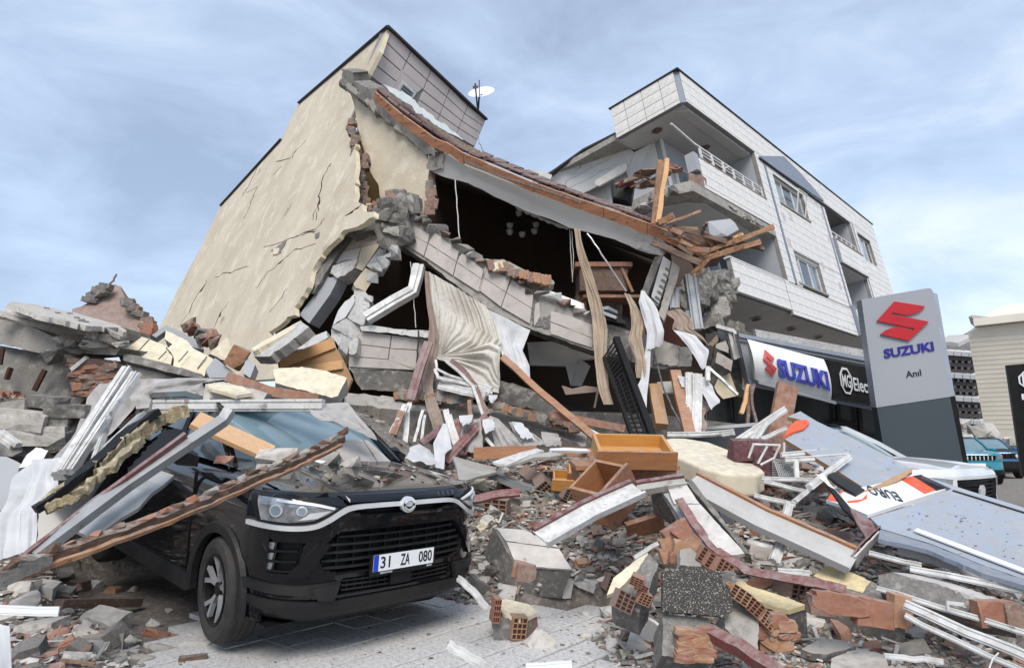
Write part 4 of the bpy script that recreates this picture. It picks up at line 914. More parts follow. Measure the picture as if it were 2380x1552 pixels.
# hanging chandelier, cords
ch = thing('chandelier', 'small chandelier with glass cups hanging in the dark upper room', 'chandelier', K(cB(735, 560), 13.6))
for q in ((710, 490), (655, 565), (655, 605), (815, 560), (805, 600), (730, 620)):
    c = K(cB(*q), 13.6); V, F = lathe([(.03, -.05), (.055, -.02), (.075, .05), (.07, .055)], 12); V = V[:, [1, 2, 0]]; mk('glass_cup', V+c, F, M['aer'], ch, smooth=True)
    bar('arm', [c, K(cB(735, 545), 13.6)], .015, .015, M['dark'], parent=ch)
bar('rod', [K(cB(735, 545), 13.6), K(cB(735, 440), 13.6)], .02, .02, M['dark'], parent=ch)
hw = lambda P, lab, z0, z1, w=.02, m='rope', name='dangling_cable', cat='cable', n=4, amp=.01: bar(name, [K(p, z0+(z1-z0)*i/(len(P)-1)) for i, p in enumerate(P)], w, w, M[m], lab, cat, prof='tube', n=n, amp=amp)
hw([cB(318, 280), cB(335, 500), cB(348, 680)], 'pale cord hanging across the left of the dark upper opening', 12.1, 11.7)
hw([cB(1022, 580), cB(1030, 760), cB(1038, 905), cB(1045, 760), cB(1035, 590)], 'looped blind cord hanging beside the long beige drape', 11.9, 11.9, .015)
hw([cB(1130, 610), cB(1220, 740), cB(1370, 965)], 'grey cable slanting across the dark upper opening', 11.6, 11.3, .03, 'stl')
hw([cB(1330, 795), cB(1410, 970)], 'thin brown lath leaning inside the upper room', 11.8, 11.6, .06, 'woodb', 'lath', 'lath', 1)
hw([cI(1305, 555), cI(1320, 680), cI(1335, 900), cI(1355, 1160)], 'white cord hanging from the bent gutter over the sill', 11.3, 11.0, .015)
hw([cL(150, -60), cL(140, 200), cL(135, 340)], 'dark cable hanging down over the beige cladding', 10.8, 10.8, .03, 'cord')
hw([cN(420, 880), cN(470, 1090), cN(560, 1300), cN(670, 1530)], 'long black cable hanging from the right beam to the rubble', 10.6, 9.6, .03, 'cord')
bar('bent_gutter', [K(cI(1385, 585), 11.25), K(cI(1360, 700), 11.2), K(cI(1330, 820), 11.1), K(cI(1150, 920), 11.1), K(cI(895, 1075), 11.0)], .19, .19, M['pvc'], 'bent white window frame hanging under the sloping beam', 'window frame', prof='pvc', up=(0, -1, .2))
V, F = rockm(8, 16); 
jar = thing('clay_stove', 'large orange terracotta pot with a crate top standing in the dark upper room', 'pot', K(cB(1200, 1080), 12.2))
c = K(cB(1190, 1040), 12.2); V, F = lathe([(.01, -.5), (.42, -.45), (.46, -.1), (.40, .12), (.34, .3), (.001, .3)], 22); V = V[:, [1, 2, 0]]; mk('body', V+c, F, M['woodd'], jar, smooth=True)  # dark wood colour stands in for the dimness of the room
V, F = boxm(-.42, .42, -.4, .4, 0, .42); mk('crate_top', V+K(cB(1215, 990), 12.1), F, M['woodd'], jar); V, F = boxm(-.5, .5, -.46, .46, .42, .50); mk('rim', V+K(cB(1215, 990), 12.1), F, M['woodb'], jar)
tb = thing('wooden_table', 'dark wooden table behind the long beige drape', 'table', K(cB(1290, 1060), 11.7))
V, F = boxm(-.55, .55, -.3, .3, 0, .05); mk('top', V+K(cB(1290, 1025), 11.7), F, M['woodb'], tb)
for x in (-.5, .5): V, F = boxm(x-.03, x+.03, -.03, .03, -.6, 0); mk('leg', V+K(cB(1290, 1025), 11.7), F, M['woodb'], tb)
for i, (a, b, m) in enumerate([(cB(1215, 1085), cB(1290, 1080), 'cladb'), (cB(1240, 1120), cB(1340, 1150), 'dark'), (cB(1230, 1140), cB(1370, 1170), 'dark'), (cB(1250, 1110), cB(1330, 1140), 'stl')]):
    bar('flat_box', [K(a, 11.2-.05*i), K(b, 11.1-.05*i)], .45, .05, M[m], ['blue grey file case on the beam behind the beige drape', 'flat dark case lying behind the beige drape', 'lowest dark case leaning on the beam edge', 'silver edged case on the dark cases'][i], 'case')
# curtains
cloth('lace_curtain', [K(p, z) for p, z in ((cI(1470, 640), 11.0), (cI(1490, 900), 10.9), (cI(1540, 1250), 10.7), (cI(1540, 1440), 10.6))], [K(p, z) for p, z in ((cI(2000, 960), 10.9), (cI(2090, 1130), 10.75), (cI(2145, 1290), 10.6), (cI(2060, 1400), 10.5), (cI(1800, 1465), 10.5), (cI(1570, 1455), 10.6))], M['lace'], 'cream lace curtain gathered at its left side below the sloping beam', 'curtain', nu=110, nv=60, folds=10, amp=.085, seed=1)
cloth('lace_curtain', [K(p, z) for p, z in ((cL(330, 225), 10.5), (cL(520, 290), 10.45), (cL(680, 430), 10.35), (cL(870, 560), 10.25), (cL(950, 575), 10.2))], [K(p, z) for p, z in ((cL(335, 205), 10.5), (cL(600, 150), 10.45), (cL(880, 60), 10.4), (cL(985, 110), 10.35), (cL(960, 420), 10.3))], M['lace'], 'lower torn end of the lace curtain draped over red window frames', 'curtain', nu=50, nv=50, folds=4, amp=.07, seed=4, rag=.06)
cloth('brown_drape', [K(p, z) for p, z in ((cI(1455, 640), 10.95), (cI(1470, 1100), 10.7), (cL(200, 400), 10.4), (cL(290, 960), 9.8))], [K(p, z) for p, z in ((cI(1490, 650), 10.9), (cI(1530, 1200), 10.65), (cL(310, 500), 10.35), (cL(410, 900), 9.8))], M['draped'], 'narrow brown drape hanging left of the lace curtain', 'curtain', nu=30, nv=60, folds=3, amp=.10, seed=2)
cloth('white_sheet', [K(p, z) for p, z in ((cB(500, 1065), 11.0), (cB(560, 1180), 10.8), (cB(610, 1370), 10.6), (cL(1150, 350), 10.3))], [K(p, z) for p, z in ((cB(780, 1205), 10.9), (cB(730, 1330), 10.8), (cB(775, 1420), 10.6), (cL(1280, 430), 10.3))], M['sheet'], 'white sheet hanging to the right of the lace curtain', 'sheet', nu=26, nv=36, folds=1.5, amp=.07, seed=3)
cloth('beige_drape', [K(p, z) for p, z in ((cB(1055, 575), 11.3), (cB(1085, 760), 11.1), (cB(1150, 1150), 10.8), (cB(1185, 1400), 10.5), (cB(1230, 1660), 10.1))], [K(p, z) for p, z in ((cB(1095, 585), 11.3), (cB(1160, 850), 11.1), (cB(1245, 1200), 10.8), (cB(1262, 1450), 10.5), (cB(1290, 1660), 10.1))], M['drape'], 'long twisted beige drape hanging from the roof beam down to the rubble', 'curtain', nu=48, nv=80, folds=4.2, amp=.11, seed=5)
cloth('beige_drape', [K(p, z) for p, z in ((cN(175, 345), 10.9), (cN(205, 560), 10.7), (cN(240, 900), 10.4), (cN(245, 1050), 10.3))], [K(p, z) for p, z in ((cN(215, 360), 10.9), (cN(300, 560), 10.7), (cN(340, 850), 10.4), (cN(335, 1060), 10.3))], M['drape'], 'pleated beige drape hanging beside the white sheet below the grey post', 'curtain', nu=44, nv=40, folds=5, amp=.10, seed=6)
cloth('white_sheet', [K(p, z) for p, z in ((cN(300, 320), 10.8), (cN(280, 420), 10.7), (cN(345, 650), 10.5), (cN(350, 820), 10.4))], [K(p, z) for p, z in ((cN(330, 325), 10.8), (cN(430, 460), 10.6), (cN(495, 660), 10.4), (cN(480, 780), 10.4))], M['sheet'], 'white sheet draped from the foot of the grey post over the right beam', 'sheet', nu=30, nv=36, folds=2, amp=.06, seed=7, rag=.05)
cloth('white_sheet', [K(p, z) for p, z in ((cN(355, 700), 10.5), (cN(300, 1060), 10.3), (cN(265, 1130), 10.2), (cN(320, 1330), 9.9))], [K(p, z) for p, z in ((cN(385, 720), 10.5), (cN(375, 980), 10.3), (cN(350, 1200), 10.1), (cN(345, 1330), 9.9))], M['sheet'], 'narrow white cloth trailing down below the pleated beige drape', 'sheet', nu=12, nv=40, folds=1.5, amp=.05, seed=8)
cloth('brown_drape', [K(p, z) for p, z in ((cN(525, 490), 10.9), (cN(570, 650), 10.8), (cN(760, 690), 10.6))], [K(p, z) for p, z in ((cN(640, 475), 10.9), (cN(720, 580), 10.7), (cN(870, 790), 10.5))], M['draped'], 'brown cloth hanging behind the grey window post on the right', 'curtain', nu=20, nv=24, folds=3, amp=.06, seed=9, rag=.06)
cloth('white_sheet', [K(p, z) for p, z in ((cN(570, 655), 10.7), (cN(700, 790), 10.4), (cN(800, 960), 10.2), (cN(815, 985), 10.2))], [K(p, z) for p, z in ((cN(610, 655), 10.7), (cN(760, 700), 10.5), (cN(865, 820), 10.3), (cN(845, 960), 10.2))], M['sheet'], 'white lace cloth hanging from the ruined corner of the right beam', 'sheet', nu=20, nv=26, folds=2, amp=.06, seed=10, rag=.05)
cloth('white_sheet', [K(p, z) for p, z in ((cN(790, 1040), 10.2), (cN(795, 1150), 10.0), (cN(900, 1320), 9.8))], [K(p, z) for p, z in ((cN(850, 1050), 10.2), (cN(900, 1140), 10.0), (cN(950, 1240), 9.9))], M['sheet'], 'white bag like cloth hanging beside white window profiles on the right', 'sheet', nu=20, nv=24, folds=1.5, amp=.08, seed=11)
cloth('white_sheet', [K(p, z) for p, z in ((cN(605, 1030), 10.2), (cN(640, 1130), 10.1))], [K(p, z) for p, z in ((cN(680, 1050), 10.2), (cN(690, 1140), 10.1))], M['sheet'], 'small white cloth left of the white window profiles on the right', 'sheet', nu=16, nv=16, folds=1.5, amp=.07, seed=12, rag=.04)
cloth('brown_drape', [K(p, z) for p, z in ((cN(790, 1190), 10.1), (cN(775, 1530), 9.7))], [K(p, z) for p, z in ((cN(860, 1280), 10.1), (cN(840, 1500), 9.7))], M['draped'], 'dusty brown drape behind the white window profiles on the right', 'curtain', nu=16, nv=20, folds=3, amp=.05, seed=13)
# grey posts at the right end of the opening
PP = PL3((1530, 600, 11.3), (1480, 780, 11.0), (1570, 620, 11.2))
slab('window_post', [cN(415, 40), cN(480, 30), cN(360, 350), cN(305, 320)], PP, .25, M['concd'], hb, j=(14, .8))
slab('window_post', [cN(485, 30), cN(550, 80), cN(530, 180), cN(450, 430), cN(385, 370)], PP, .2, M['soff'], hb, out=.06)
slab('window_post', [cN(560, 70), cN(625, 130), cN(600, 240), cN(490, 575), cN(445, 520), cN(530, 230)], PP, .25, M['conc'], hb, out=.10, j=(10, 1))
for k in range(7): a = cN(505-k*17, 130+k*48); bar('block_joint', [PP(a, .075), PP((a[0]+12, a[1]+9), .075)], .012, .03, M['mort'], parent=hb)
for (a, b, w, lab) in ((cN(705, 190), cN(770, 650), .17, 'tall grey window post standing between the beam and the white building'), (cN(560, 330), cN(570, 480), .12, 'short grey window post left of the tall one'), (cN(600, 300), cN(605, 470), .06, 'thin grey post between two others behind the brown cloth')):
    bar('window_post', [K(a, 11.2), K(b, 11.0)], w, w, M['stl' if w > .15 else 'grey'], lab, 'window post', prof='pvc', up=(0, -1, 0))
bar('window_rail', [K(cN(670, 520), 11.1), K(cN(740, 510), 11.1)], .1, .1, M['grey'], 'short grey rail joining the tall window post', 'window rail')
# ------------------------------------------------------------------ white clad building on the right (its own tilted frame: a along the front, y inwards, h up)
e1 = edge_n(ray((2609, 985))); e3 = ray((370, -4900)); e3 = edge_n(e3-e1*(e3@e1)); e2 = np.cross(e3, e1)
OB = K((1573, 163), 19.6)
MB_ = Matrix(((e1[0], e2[0], e3[0], OB[0]), (e1[1], e2[1], e3[1], OB[1]), (e1[2], e2[2], e3[2], OB[2]), (0, 0, 0, 1)))
wb = thing('apartment_building', 'white tile clad apartment building with balconies tilting over the dealership signs', 'building', mat=MB_)
tiles = []
def lb(name, x0, x1, y0, y1, z0, z1, m, par=None, **k):
    V, F = boxm(x0, x1, y0, y1, z0, z1); return lmk(name, V, F, m, par or wb, **k)
def lpoly(name, P, m, par=None, th=None, **k):
    """polygon given in the frame of the building, thickened by vector th"""
    V, F, _ = extr(P, np.array(th)); return lmk(name, V, F, m, par or wb, **k)
def tile_area(a0, a1, h0, h1, y=0.0, ax=0, tw=.62, thh=.31, dy=0):
    """cover a rectangle with cladding tiles; ax=0: front face, ax=1: side face at a=y"""
    lb('backing_wall', *( (a0, a1, y, y+.12) if ax == 0 else (y, y+.12, a0, a1)), h0, h1, M['grout'])
    i0 = math.floor(a0/tw); k0 = math.floor(h0/thh)
    for i in range(i0, math.ceil(a1/tw)+1):
        for k in range(k0, math.ceil(h1/thh)+1):
            x0, x1, z0, z1 = max(a0, i*tw), min(a1, (i+1)*tw), max(h0, k*thh), min(h1, (k+1)*thh)
            if x1-x0 > .06 and z1-z0 > .04: tiles.append((x0, x1, z0, z1, y, ax))
tile_area(.12, 20.7, -1.02, 0)                       # parapet
tile_area(.12, 2.35, -1.05, 0, 0.0, 1)                # parapet, end face
lpoly('corner_panel', [(-.01, .14, 0), (.14, -.01, 0), (.14, -.01, -1.03), (-.01, .14, -1.03)], M['bluegrey'], th=(.1, .1, 0))
lb('cap', -.06, 20.8, -.06, .12, .002, .04, M['bead']); lb('cap', -.06, .12, .122, 2.4, .002, .04, M['bead'])
lb('roof_slab', .14, 20.6, .14, 7, -.98, -.80, M['conc'])
# soffit of the overhang
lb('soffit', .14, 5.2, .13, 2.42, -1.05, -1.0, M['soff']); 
lpoly('soffit_lip', [(.13, .5, -1.10), (.5, .13, -1.10), (5.1, .13, -1.10), (5.1, .42, -1.10), (.62, .42, -1.10), (.45, .6, -1.10), (.45, 2.3, -1.10), (.13, 2.3, -1.10)], M['soff'], th=(0, 0, .06))
def downlight(a, y, h):
    V, F = lathe([(.001, -.02), (.07, -.02), (.10, 0), (.14, -.01), (.16, .01)], 20); V = V[:, [1, 2, 0]]; V[:, 2] *= -1; V[:, 2] = -V[:, 2]
    lmk('ceiling_lamp', V+np.array([a, y, h-.02]), F, M['woodd'], wb)
downlight(.69, 1.32, -1.06); downlight(3.05, .88, -1.06)
# recess behind balcony 3
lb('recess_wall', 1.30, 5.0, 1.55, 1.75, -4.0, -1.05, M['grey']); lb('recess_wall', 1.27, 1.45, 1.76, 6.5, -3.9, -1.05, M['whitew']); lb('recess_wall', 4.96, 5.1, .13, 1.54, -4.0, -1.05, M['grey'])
lb('corner_strip', 1.22, 1.30, 1.47, 1.55, -3.9, -1.05, M['whitew'])
def win(a0, a1, h0, h1, y=.06, n=3, curt=True, ax=0, tilt=None):
    f = (lambda x0, x1, y0, y1, z0, z1: (x0, x1, y0, y1, z0, z1)) if ax == 0 else (lambda x0, x1, y0, y1, z0, z1: (y0, y1, x0, x1, z0, z1))
    t = .06; V = [boxm(*f(a0, a1, y, y+.08, h1-t, h1)), boxm(*f(a0, a1, y, y+.08, h0, h0+t)), boxm(*f(a0, a0+t, y+.001, y+.079, h0+t, h1-t)), boxm(*f(a1-t, a1, y+.001, y+.079, h0+t, h1-t))]
    for k in range(1, n): x = a0+(a1-a0)*k/n; V.append(boxm(*f(x-.04, x+.04, y+.002, y+.078, h0+t, h1-t)))
    W, F = cat_mesh(V); fr = lmk('window', W, F, M['pvc'], wb)
    for k in range(n):
        x0 = a0+(a1-a0)*k/n+.05; x1 = a0+(a1-a0)*(k+1)/n-.05
        V, F = boxm(*f(x0, x1, y+.03, y+.04, h0+t, h1-t)); 
        lmk('pane', V, F, M['glassb' if (k == 0 or (k+int(a0)) % 3 == 2) else 'glassd'], fr)
        if tilt == k:
            V = [(x0, y+.02, h0+t), (x1, y+.02, h0+t), (x1, y-.28, h1-t-.03), (x0, y-.28, h1-t-.03)]; W, F = cat_mesh([barm([V[i], V[(i+1) % 4]], .05, .04) for i in range(4)]); lmk('tilted_sash', W, F, M['pvc'], fr)
    return fr
win(3.55, 4.6, -3.85, -2.0, 1.46, 1); win(1.75, 2.7, -3.0, -1.85, 1.46, 1); 
# balcony 3: parapet, broken floor, railing
tile_area(-.05, 4.95, -3.85, -2.88)
lb('parapet_end', -.30, -.04, -.03, .25, -3.35, -2.80, M['grey']); V, F = rockm(5, 20); lmk('broken_end', V*np.array([.5, .4, .5])+np.array([-.15, .12, -3.55]), F, M['brickd'], wb)
lb('parapet_cap', -.05, 4.95, -.03, .15, -2.879, -2.84, M['brickd'])
lpoly('balcony_slab', [(-.9, -.02, -3.88), (5.0, .0, -3.88), (5.0, 1.6, -3.88), (4.2, 4.6, -3.88), (-.4, 4.2, -3.88), (-1.3, 2.3, -3.88), (-1.35, .8, -3.88)], M['conc'], th=(0, 0, -.30))
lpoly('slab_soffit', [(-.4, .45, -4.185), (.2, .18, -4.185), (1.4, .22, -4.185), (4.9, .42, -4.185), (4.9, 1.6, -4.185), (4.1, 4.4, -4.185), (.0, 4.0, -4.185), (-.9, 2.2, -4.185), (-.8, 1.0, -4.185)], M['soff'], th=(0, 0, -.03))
for k in range(16): V, F = rockm(500+k, 12); t = k/15; lmk('broken_concrete', V*np.array([.5, .25, rd(.12, .3)])+np.array([-1.2+rd(-.1, .1)+(t*5 if k > 7 else 0), .05 if k > 7 else .4+k*.28, -4.1+rd(-.1, .06)]), F, M[('concd', 'conc')[k % 2]], wb)
downlight(-.3, 1.9, -4.23)
rl = []
y0 = .05
rl.append(barm([(-1.15, y0, -2.20), (.1, y0, -2.38), (4.9, y0, -2.42)], .045, .045)); rl.append(barm([(.4, y0, -2.62), (4.9, y0, -2.62)], .03, .03)); rl.append(barm([(.4, y0, -2.50), (4.9, y0, -2.50)], .025, .025))
r0 = lmk('railing', *cat_mesh(rl), M['pvc'], wb)
for k in range(7): x = .4+k*.74; V, F = barm([(x, y0, -2.84), (x, y0, -2.42)], .09, .05, up=(0, 1, 0)); lmk('post', V, F, M['pvc'], r0)
V, F = barm([(1.9, y0, -2.62), (2.35, y0, -2.40)], .05, .04); lmk('bent_bar', V, F, M['pvc'], r0)
# pilaster strips
for a_ in (5.62, 11.62, 16.1):
    lb('pilaster_strip', a_, a_+.15, -.035, -.001, -5.75, -1.03 if a_ < 16 else -1.0, M['bluegrey'])
# main wall between balcony and loggia, with two windows
W1 = (6.32, 9.35, -2.55, -1.45); W2 = (6.0, 8.95, -5.62, -4.5)
tile_area(4.97, 5.60, -5.78, -1.03)
tile_area(5.79, W1[0], -5.78, -1.03); tile_area(W1[0], 11.0, -1.44, -1.03); tile_area(W1[1]+.05, 11.6, -4.4, -1.45, tw=.62)
tile_area(W1[0], W1[1]+.05, -4.40, -2.66); tile_area(W2[1]+.05, 11.6, -5.78, -4.41); tile_area(11.05, 11.6, -1.44, -1.03)
tile_area(11.79, 12.1, -5.78, -1.03)
for W_, tl_ in ((W1, 2), (W2, None)):
    win(W_[0]+.02, W_[1]+.02, W_[2], W_[3], .10, 3, tilt=tl_); lb('reveal', W_[0], W_[1]+.05, .05, .30, W_[3]+.002, W_[3]+.05, M['wtile']); lb('sill', W_[0]-.05, W_[1]+.1, -.05, .12, W_[2]-.07, W_[2]-.012, M['conc'])
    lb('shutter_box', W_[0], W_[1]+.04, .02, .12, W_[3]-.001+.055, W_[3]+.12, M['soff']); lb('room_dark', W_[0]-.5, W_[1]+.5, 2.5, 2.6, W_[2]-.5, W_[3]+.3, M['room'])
# blue grey triangular awning board
lpoly('gable_board', [(5.25, -.07, -1.12), (8.1, -.07, -.20), (9.6, -.07, -.36), (12.1, -.07, -.90), (12.1, -.07, -1.02), (5.25, -.07, -1.19)], M['bluegrey'], th=(0, .05, 0))
lb('board_trim', 5.2, 12.1, -.10, -.02, -1.24, -1.20, M['bead'])
# loggias
def loggia(h0, h1, rail):
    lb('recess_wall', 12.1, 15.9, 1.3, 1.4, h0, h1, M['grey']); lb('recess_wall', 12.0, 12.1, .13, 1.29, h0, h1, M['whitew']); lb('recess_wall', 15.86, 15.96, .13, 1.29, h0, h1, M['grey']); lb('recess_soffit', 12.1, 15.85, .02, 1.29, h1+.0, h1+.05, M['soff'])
    win(12.9, 13.7, h0+.0, h1-.5, 1.2, 1)
    if rail:
        P_ = [barm([(12.1, .03, h0+.42), (15.8, .03, h0+.42)], .05, .05), barm([(12.1, .03, h0+.22), (15.8, .03, h0+.22)], .03, .03)]
        rr_ = lmk('railing', *cat_mesh(P_), M['pvc'], wb)
        for k in range(6): x = 12.2+k*.7; V, F = barm([(x, .03, h0), (x, .03, h0+.42)], .08, .05, up=(0, 1, 0)); lmk('post', V, F, M['pvc'], rr_)
loggia(-2.72, -.98, True); loggia(-5.78, -3.86, False)
tile_area(12.1, 15.95, -3.80, -2.78, -.12); lb('parapet_end', 11.95, 12.09, -.12, .1, -3.8, -2.7, M['bluegrey']); lb('parapet_cap', 12.1, 15.95, -.16, .05, -2.779, -2.73, M['brickd'])
tile_area(15.97, 16.72, -5.78, -1.03); tile_area(16.74, 19.0, -1.32, -1.03); tile_area(19.0, 20.7, -5.78, -1.03); tile_area(16.74, 19.0, -5.78, -2.70)
win(16.74, 18.98, -2.62, -1.37, .1, 3); lb('building_end', 20.58, 20.7, .13, 7, -8, 0, M['whitew'])
# band 2 with balcony recess behind
tile_area(.55, 4.55, -6.85, -5.82); tile_area(4.57, 11.6, -6.97, -5.82, -.02); tile_area(11.9, 20.7, -6.85, -5.82, -.10)
lb('parapet_cap', .5, 4.95, -.03, .15, -5.819, -5.77, M['pvc']); lb('recess_wall', -.4, 4.96, 1.55, 1.65, -5.85, -4.22, M['grey']); lb('recess_wall', 4.96, 5.1, .13, 1.54, -5.8, -4.1, M['grey'])
win(1.6, 4.3, -5.75, -4.45, 1.46, 3)
lpoly('lower_floor_slab', [(.45, .14, -6.86), (20.6, .14, -6.86), (20.6, 5, -6.86), (-.8, 5, -6.86), (-.4, 1.6, -6.86)], M['soff'], th=(0, 0, .12))
for a_ in (1.2, 3.9, 6.9, 9.8): downlight(a_, .9, -6.92)
lb('joint_fin', 11.62, 11.88, -.14, .1, -6.95, -5.7, M['bluegrey'])
for (a, h) in ((6.1, -3.3), (6.9, -3.1), (5.9, -4.3), (9.3, -4.55), (11.2, -3.0), (10.9, -5.1), (11.3, -2.0)):
    lb('missing_tile', a, a+rd(.2, .4), -.028, -.022, h, h+.3, M['ptile'])
# wall running back from the overhang, cracked, with an opening
PL_ = PL3((1285, 410, 22.6), (1480, 350, 21.6), (1340, 440, 22.4))
slab('rear_wall', [cB(880, 255), cB(905, 262), cB(1118, 108), cB(1310, 15), cB(1420, 110), cB(1575, 30), cB(1580, 240), cB(1520, 300), cB(1400, 300), cB(1370, 230), cB(1190, 320), cB(1130, 350), cB(1080, 370), cB(990, 330), cB(900, 300)], PL_, .25, M['whitew'], wb, edge=M['conc'], seed=1)
slab('opening_shade_sheet', [cB(1060, 380), cB(1190, 300), cB(1375, 200), cB(1420, 290), cB(1420, 470), cB(1100, 470)], PL3((1285, 410, 23.4), (1480, 350, 22.8), (1340, 440, 23.2)), .2, M['room'], wb)  # dark sheet painted as the shade inside the opening
slab('shutter_roll', [cB(1180, 285), cB(1340, 185), cB(1372, 180), cB(1372, 215), cB(1340, 240), cB(1200, 318), cB(1178, 308)], PL_, .3, M['wtile'], wb, out=.25, j=(20, 1))
for i, (P, w) in enumerate([([cB(1110, 110), cB(1085, 210), cB(1000, 290), cB(990, 325)], 3), ([cB(1370, 75), cB(1200, 180), cB(1060, 260), cB(1000, 290)], 2), ([cB(1420, 110), cB(1390, 190), cB(1360, 215)], 2), ([cB(1300, 190), cB(1150, 265), cB(1010, 330)], 1.6)]): crack(P, w, PL_, M['mort'], wb, seed=40+i)
bar('wall_cap', [PL_(cB(905, 255), .05), PL_(cB(1118, 104), .05), PL_(cB(1315, 5), .05)], .35, .06, M['bead'], parent=wb, up=e3)
slab('small_parapet', [cB(772, 210), cB(850, 225), cB(915, 250), cB(900, 285), cB(778, 240)], PL3((1230, 395, 22), (1280, 410, 22), (1260, 420, 22)), .5, M['whitew'], wb, j=(14, 1.5))
# hanging broken beam corner below band 2
V, F = rockm(61, 30)
for i, (q, s_, z_, m) in enumerate([((960, 260), 1.0, 17.2, 'concd'), ((1010, 250), .8, 17.4, 'mort'), ((1050, 300), .7, 17.3, 'conc'), ((990, 330), .9, 17.1, 'concd'), ((960, 400), .8, 17.0, 'concd'), ((930, 470), .9, 16.9, 'conc'), ((890, 540), .9, 16.8, 'concd'), ((850, 590), .7, 16.8, 'mort'), ((760, 330), 1.1, 16.5, 'mort'), ((850, 290), 1.1, 16.6, 'concd'), ((690, 400), 1.0, 16.6, 'mort')]):
    V, F = rough(*rockm(620+i, 20), .14, 3, i); mk('broken_beam', V*np.array([s_*.6, .5, s_*.7])+K(cN(*q), z_-.6), F, M[m], wb)
# ground floor behind and below
lb('recess_wall', -.6, 20.6, 4.9, 5.0, -10.5, -6.9, M['concd'])
slab('damaged_pier', [cN(1040, 560), cN(1170, 600), cN(1200, 900), cN(1210, 1200), cN(1060, 1200), cN(950, 1230), cN(900, 1150), cN(880, 980), cN(930, 760)], PL3((1640, 760, 16.2), (1735, 760, 16.0), (1660, 900, 16.0)), .4, M['concd'], wb, j=(8, 2.5), seed=14)
for i, (P, m, o_) in enumerate([([(930, 770), (1010, 740), (1035, 800), (1035, 845), (925, 800)], 'ltile', .5), ([(940, 835), (1070, 910), (1055, 1000), (925, 925)], 'ltile', .5), ([(945, 1060), (1045, 1010), (1115, 1200), (990, 1230), (940, 1180), (915, 1130)], 'cream', .2), ([(1150, 1010), (1205, 1020), (1210, 1190), (1150, 1150)], 'aer', .1), ([(960, 745), (1000, 770), (1030, 775), (1000, 800)], 'conc', .3), ([(860, 770), (940, 690), (950, 740), (900, 790)], 'draped', .3)]):
    slab('loose_cladding', [cN(*p) for p in P], PL3((1640, 760, 16.0), (1735, 760, 15.8), (1660, 900, 15.8)), .12, M[m], wb, out=o_, j=(10, 1.2), seed=i)
slab('window', [cN(930, 620), cN(1080, 660), cN(1090, 900), cN(1060, 900), cN(960, 720)], PL3((1660, 760, 16.4), (1735, 760, 16.2), (1680, 850, 16.3)), .1, M['glassd'], wb, out=.5)
for a, b in ((cN(930, 620), cN(1080, 662)), (cN(1030, 650), cN(1085, 900)), (cN(1075, 660), cN(1110, 890))): bar('window_bar', [K(a, 15.6), K(b, 15.5)], .12, .08, M['pvc'], parent=wb)
# emit the tiles: the nearest 295 as pieces, the rest as one mesh
ume = bpy.data.meshes.new('cladding_tile'); ume.from_pydata((bm_[0]).tolist(), [], BOXF); ume.materials.append(M['wtile'])
tiles.sort(key=lambda t: t[0] if t[5] == 0 else -1)
rest = []
for i, (x0, x1, z0, z1, y, ax) in enumerate(tiles):
    g = .009; c = ((x0+x1)/2, (z0+z1)/2); w_, h_ = x1-x0-g*2, z1-z0-g*2; pr_ = -.010-rd(0, .004)
    if i < 295:
        o = bpy.data.objects.new('cladding_tile', ume); COL.objects.link(o); o.parent = wb
        if ax == 0: o.location = (c[0], y+pr_, c[1]); o.scale = (w_, .02, h_)
        else: o.location = (y+pr_, c[0], c[1]); o.scale = (.02, w_, h_)
        o.rotation_euler = (rd(-.006, .006), rd(-.006, .006), rd(-.004, .004))
    else: rest.append((bm_[0]*np.array([w_, .02, h_])+np.array([c[0], y+pr_, c[1]]), BOXF))
lmk('cladding', *cat_mesh(rest), M['wtile'], wb, kind='stuff')
# ------------------------------------------------------------------ dealership front and its signs
class Fr:
    """flat frame through three pixels; u, v in metres from the top left corner, out = towards the viewer"""
    def __init__(s, tl, tr, bl):
        s.o, r, b = K(tl[:2], tl[2]), K(tr[:2], tr[2]), K(bl[:2], bl[2]); s.W = np.linalg.norm(r-s.o); s.H = np.linalg.norm(b-s.o)
        s.x = (r-s.o)/s.W; s.y = (s.o-b)/s.H; s.n = np.cross(s.x, s.y); s.n /= np.linalg.norm(s.n)
        if s.n@(EYEV-s.o) < 0: s.n = -s.n
    def __call__(s, u, v, z=0.0): return s.o+s.x*u-s.y*v*1.0+s.n*z if False else s.o+s.x*u+s.y*(-v)+s.n*z
ds = thing('dealership_front', 'grey shopfront band of the car dealership under the apartment building', 'shopfront', K((1870, 1000), 16))
FD = Fr((1716, 776, 15.2), (2100, 849, 15.0), (1741, 893, 15.2))
def fb(fr, name, u0, u1, v0, v1, z0, z1, m, par): 
    return flat(name, [(u0, v0), (u1, v0), (u1, v1), (u0, v1)], fr, z0, z1, m, par)
fb(FD, 'fascia_panel', 0, FD.W, 0, FD.H, -.5, 0, M['pyl'], ds)
for v0, v1, z in ((-.02, .07, .10), (.07, .16, .05), (FD.H-.12, FD.H-.03, .09), (FD.H-.03, FD.H+.04, .14)): fb(FD, 'trim_strip', -.02, FD.W, v0, v1, .002, z, M['cladb' if z > .07 else 'pyl'], ds)
fb(FD, 'upper_flashing', .45, FD.W, -.20, -.03, -.3, -.1, M['aer'], ds); fb(FD, 'backing', -.1, FD.W, -.12, .0, -1.0, -.6, M['concd'], ds)
slab('shop_glass', [(1650, 880), (2110, 940), (2110, 1120), (1640, 1120)], PL3((1650, 880, 16.2), (2110, 940, 16.0), (1650, 1100, 16.2)), .1, M['shop'], ds)
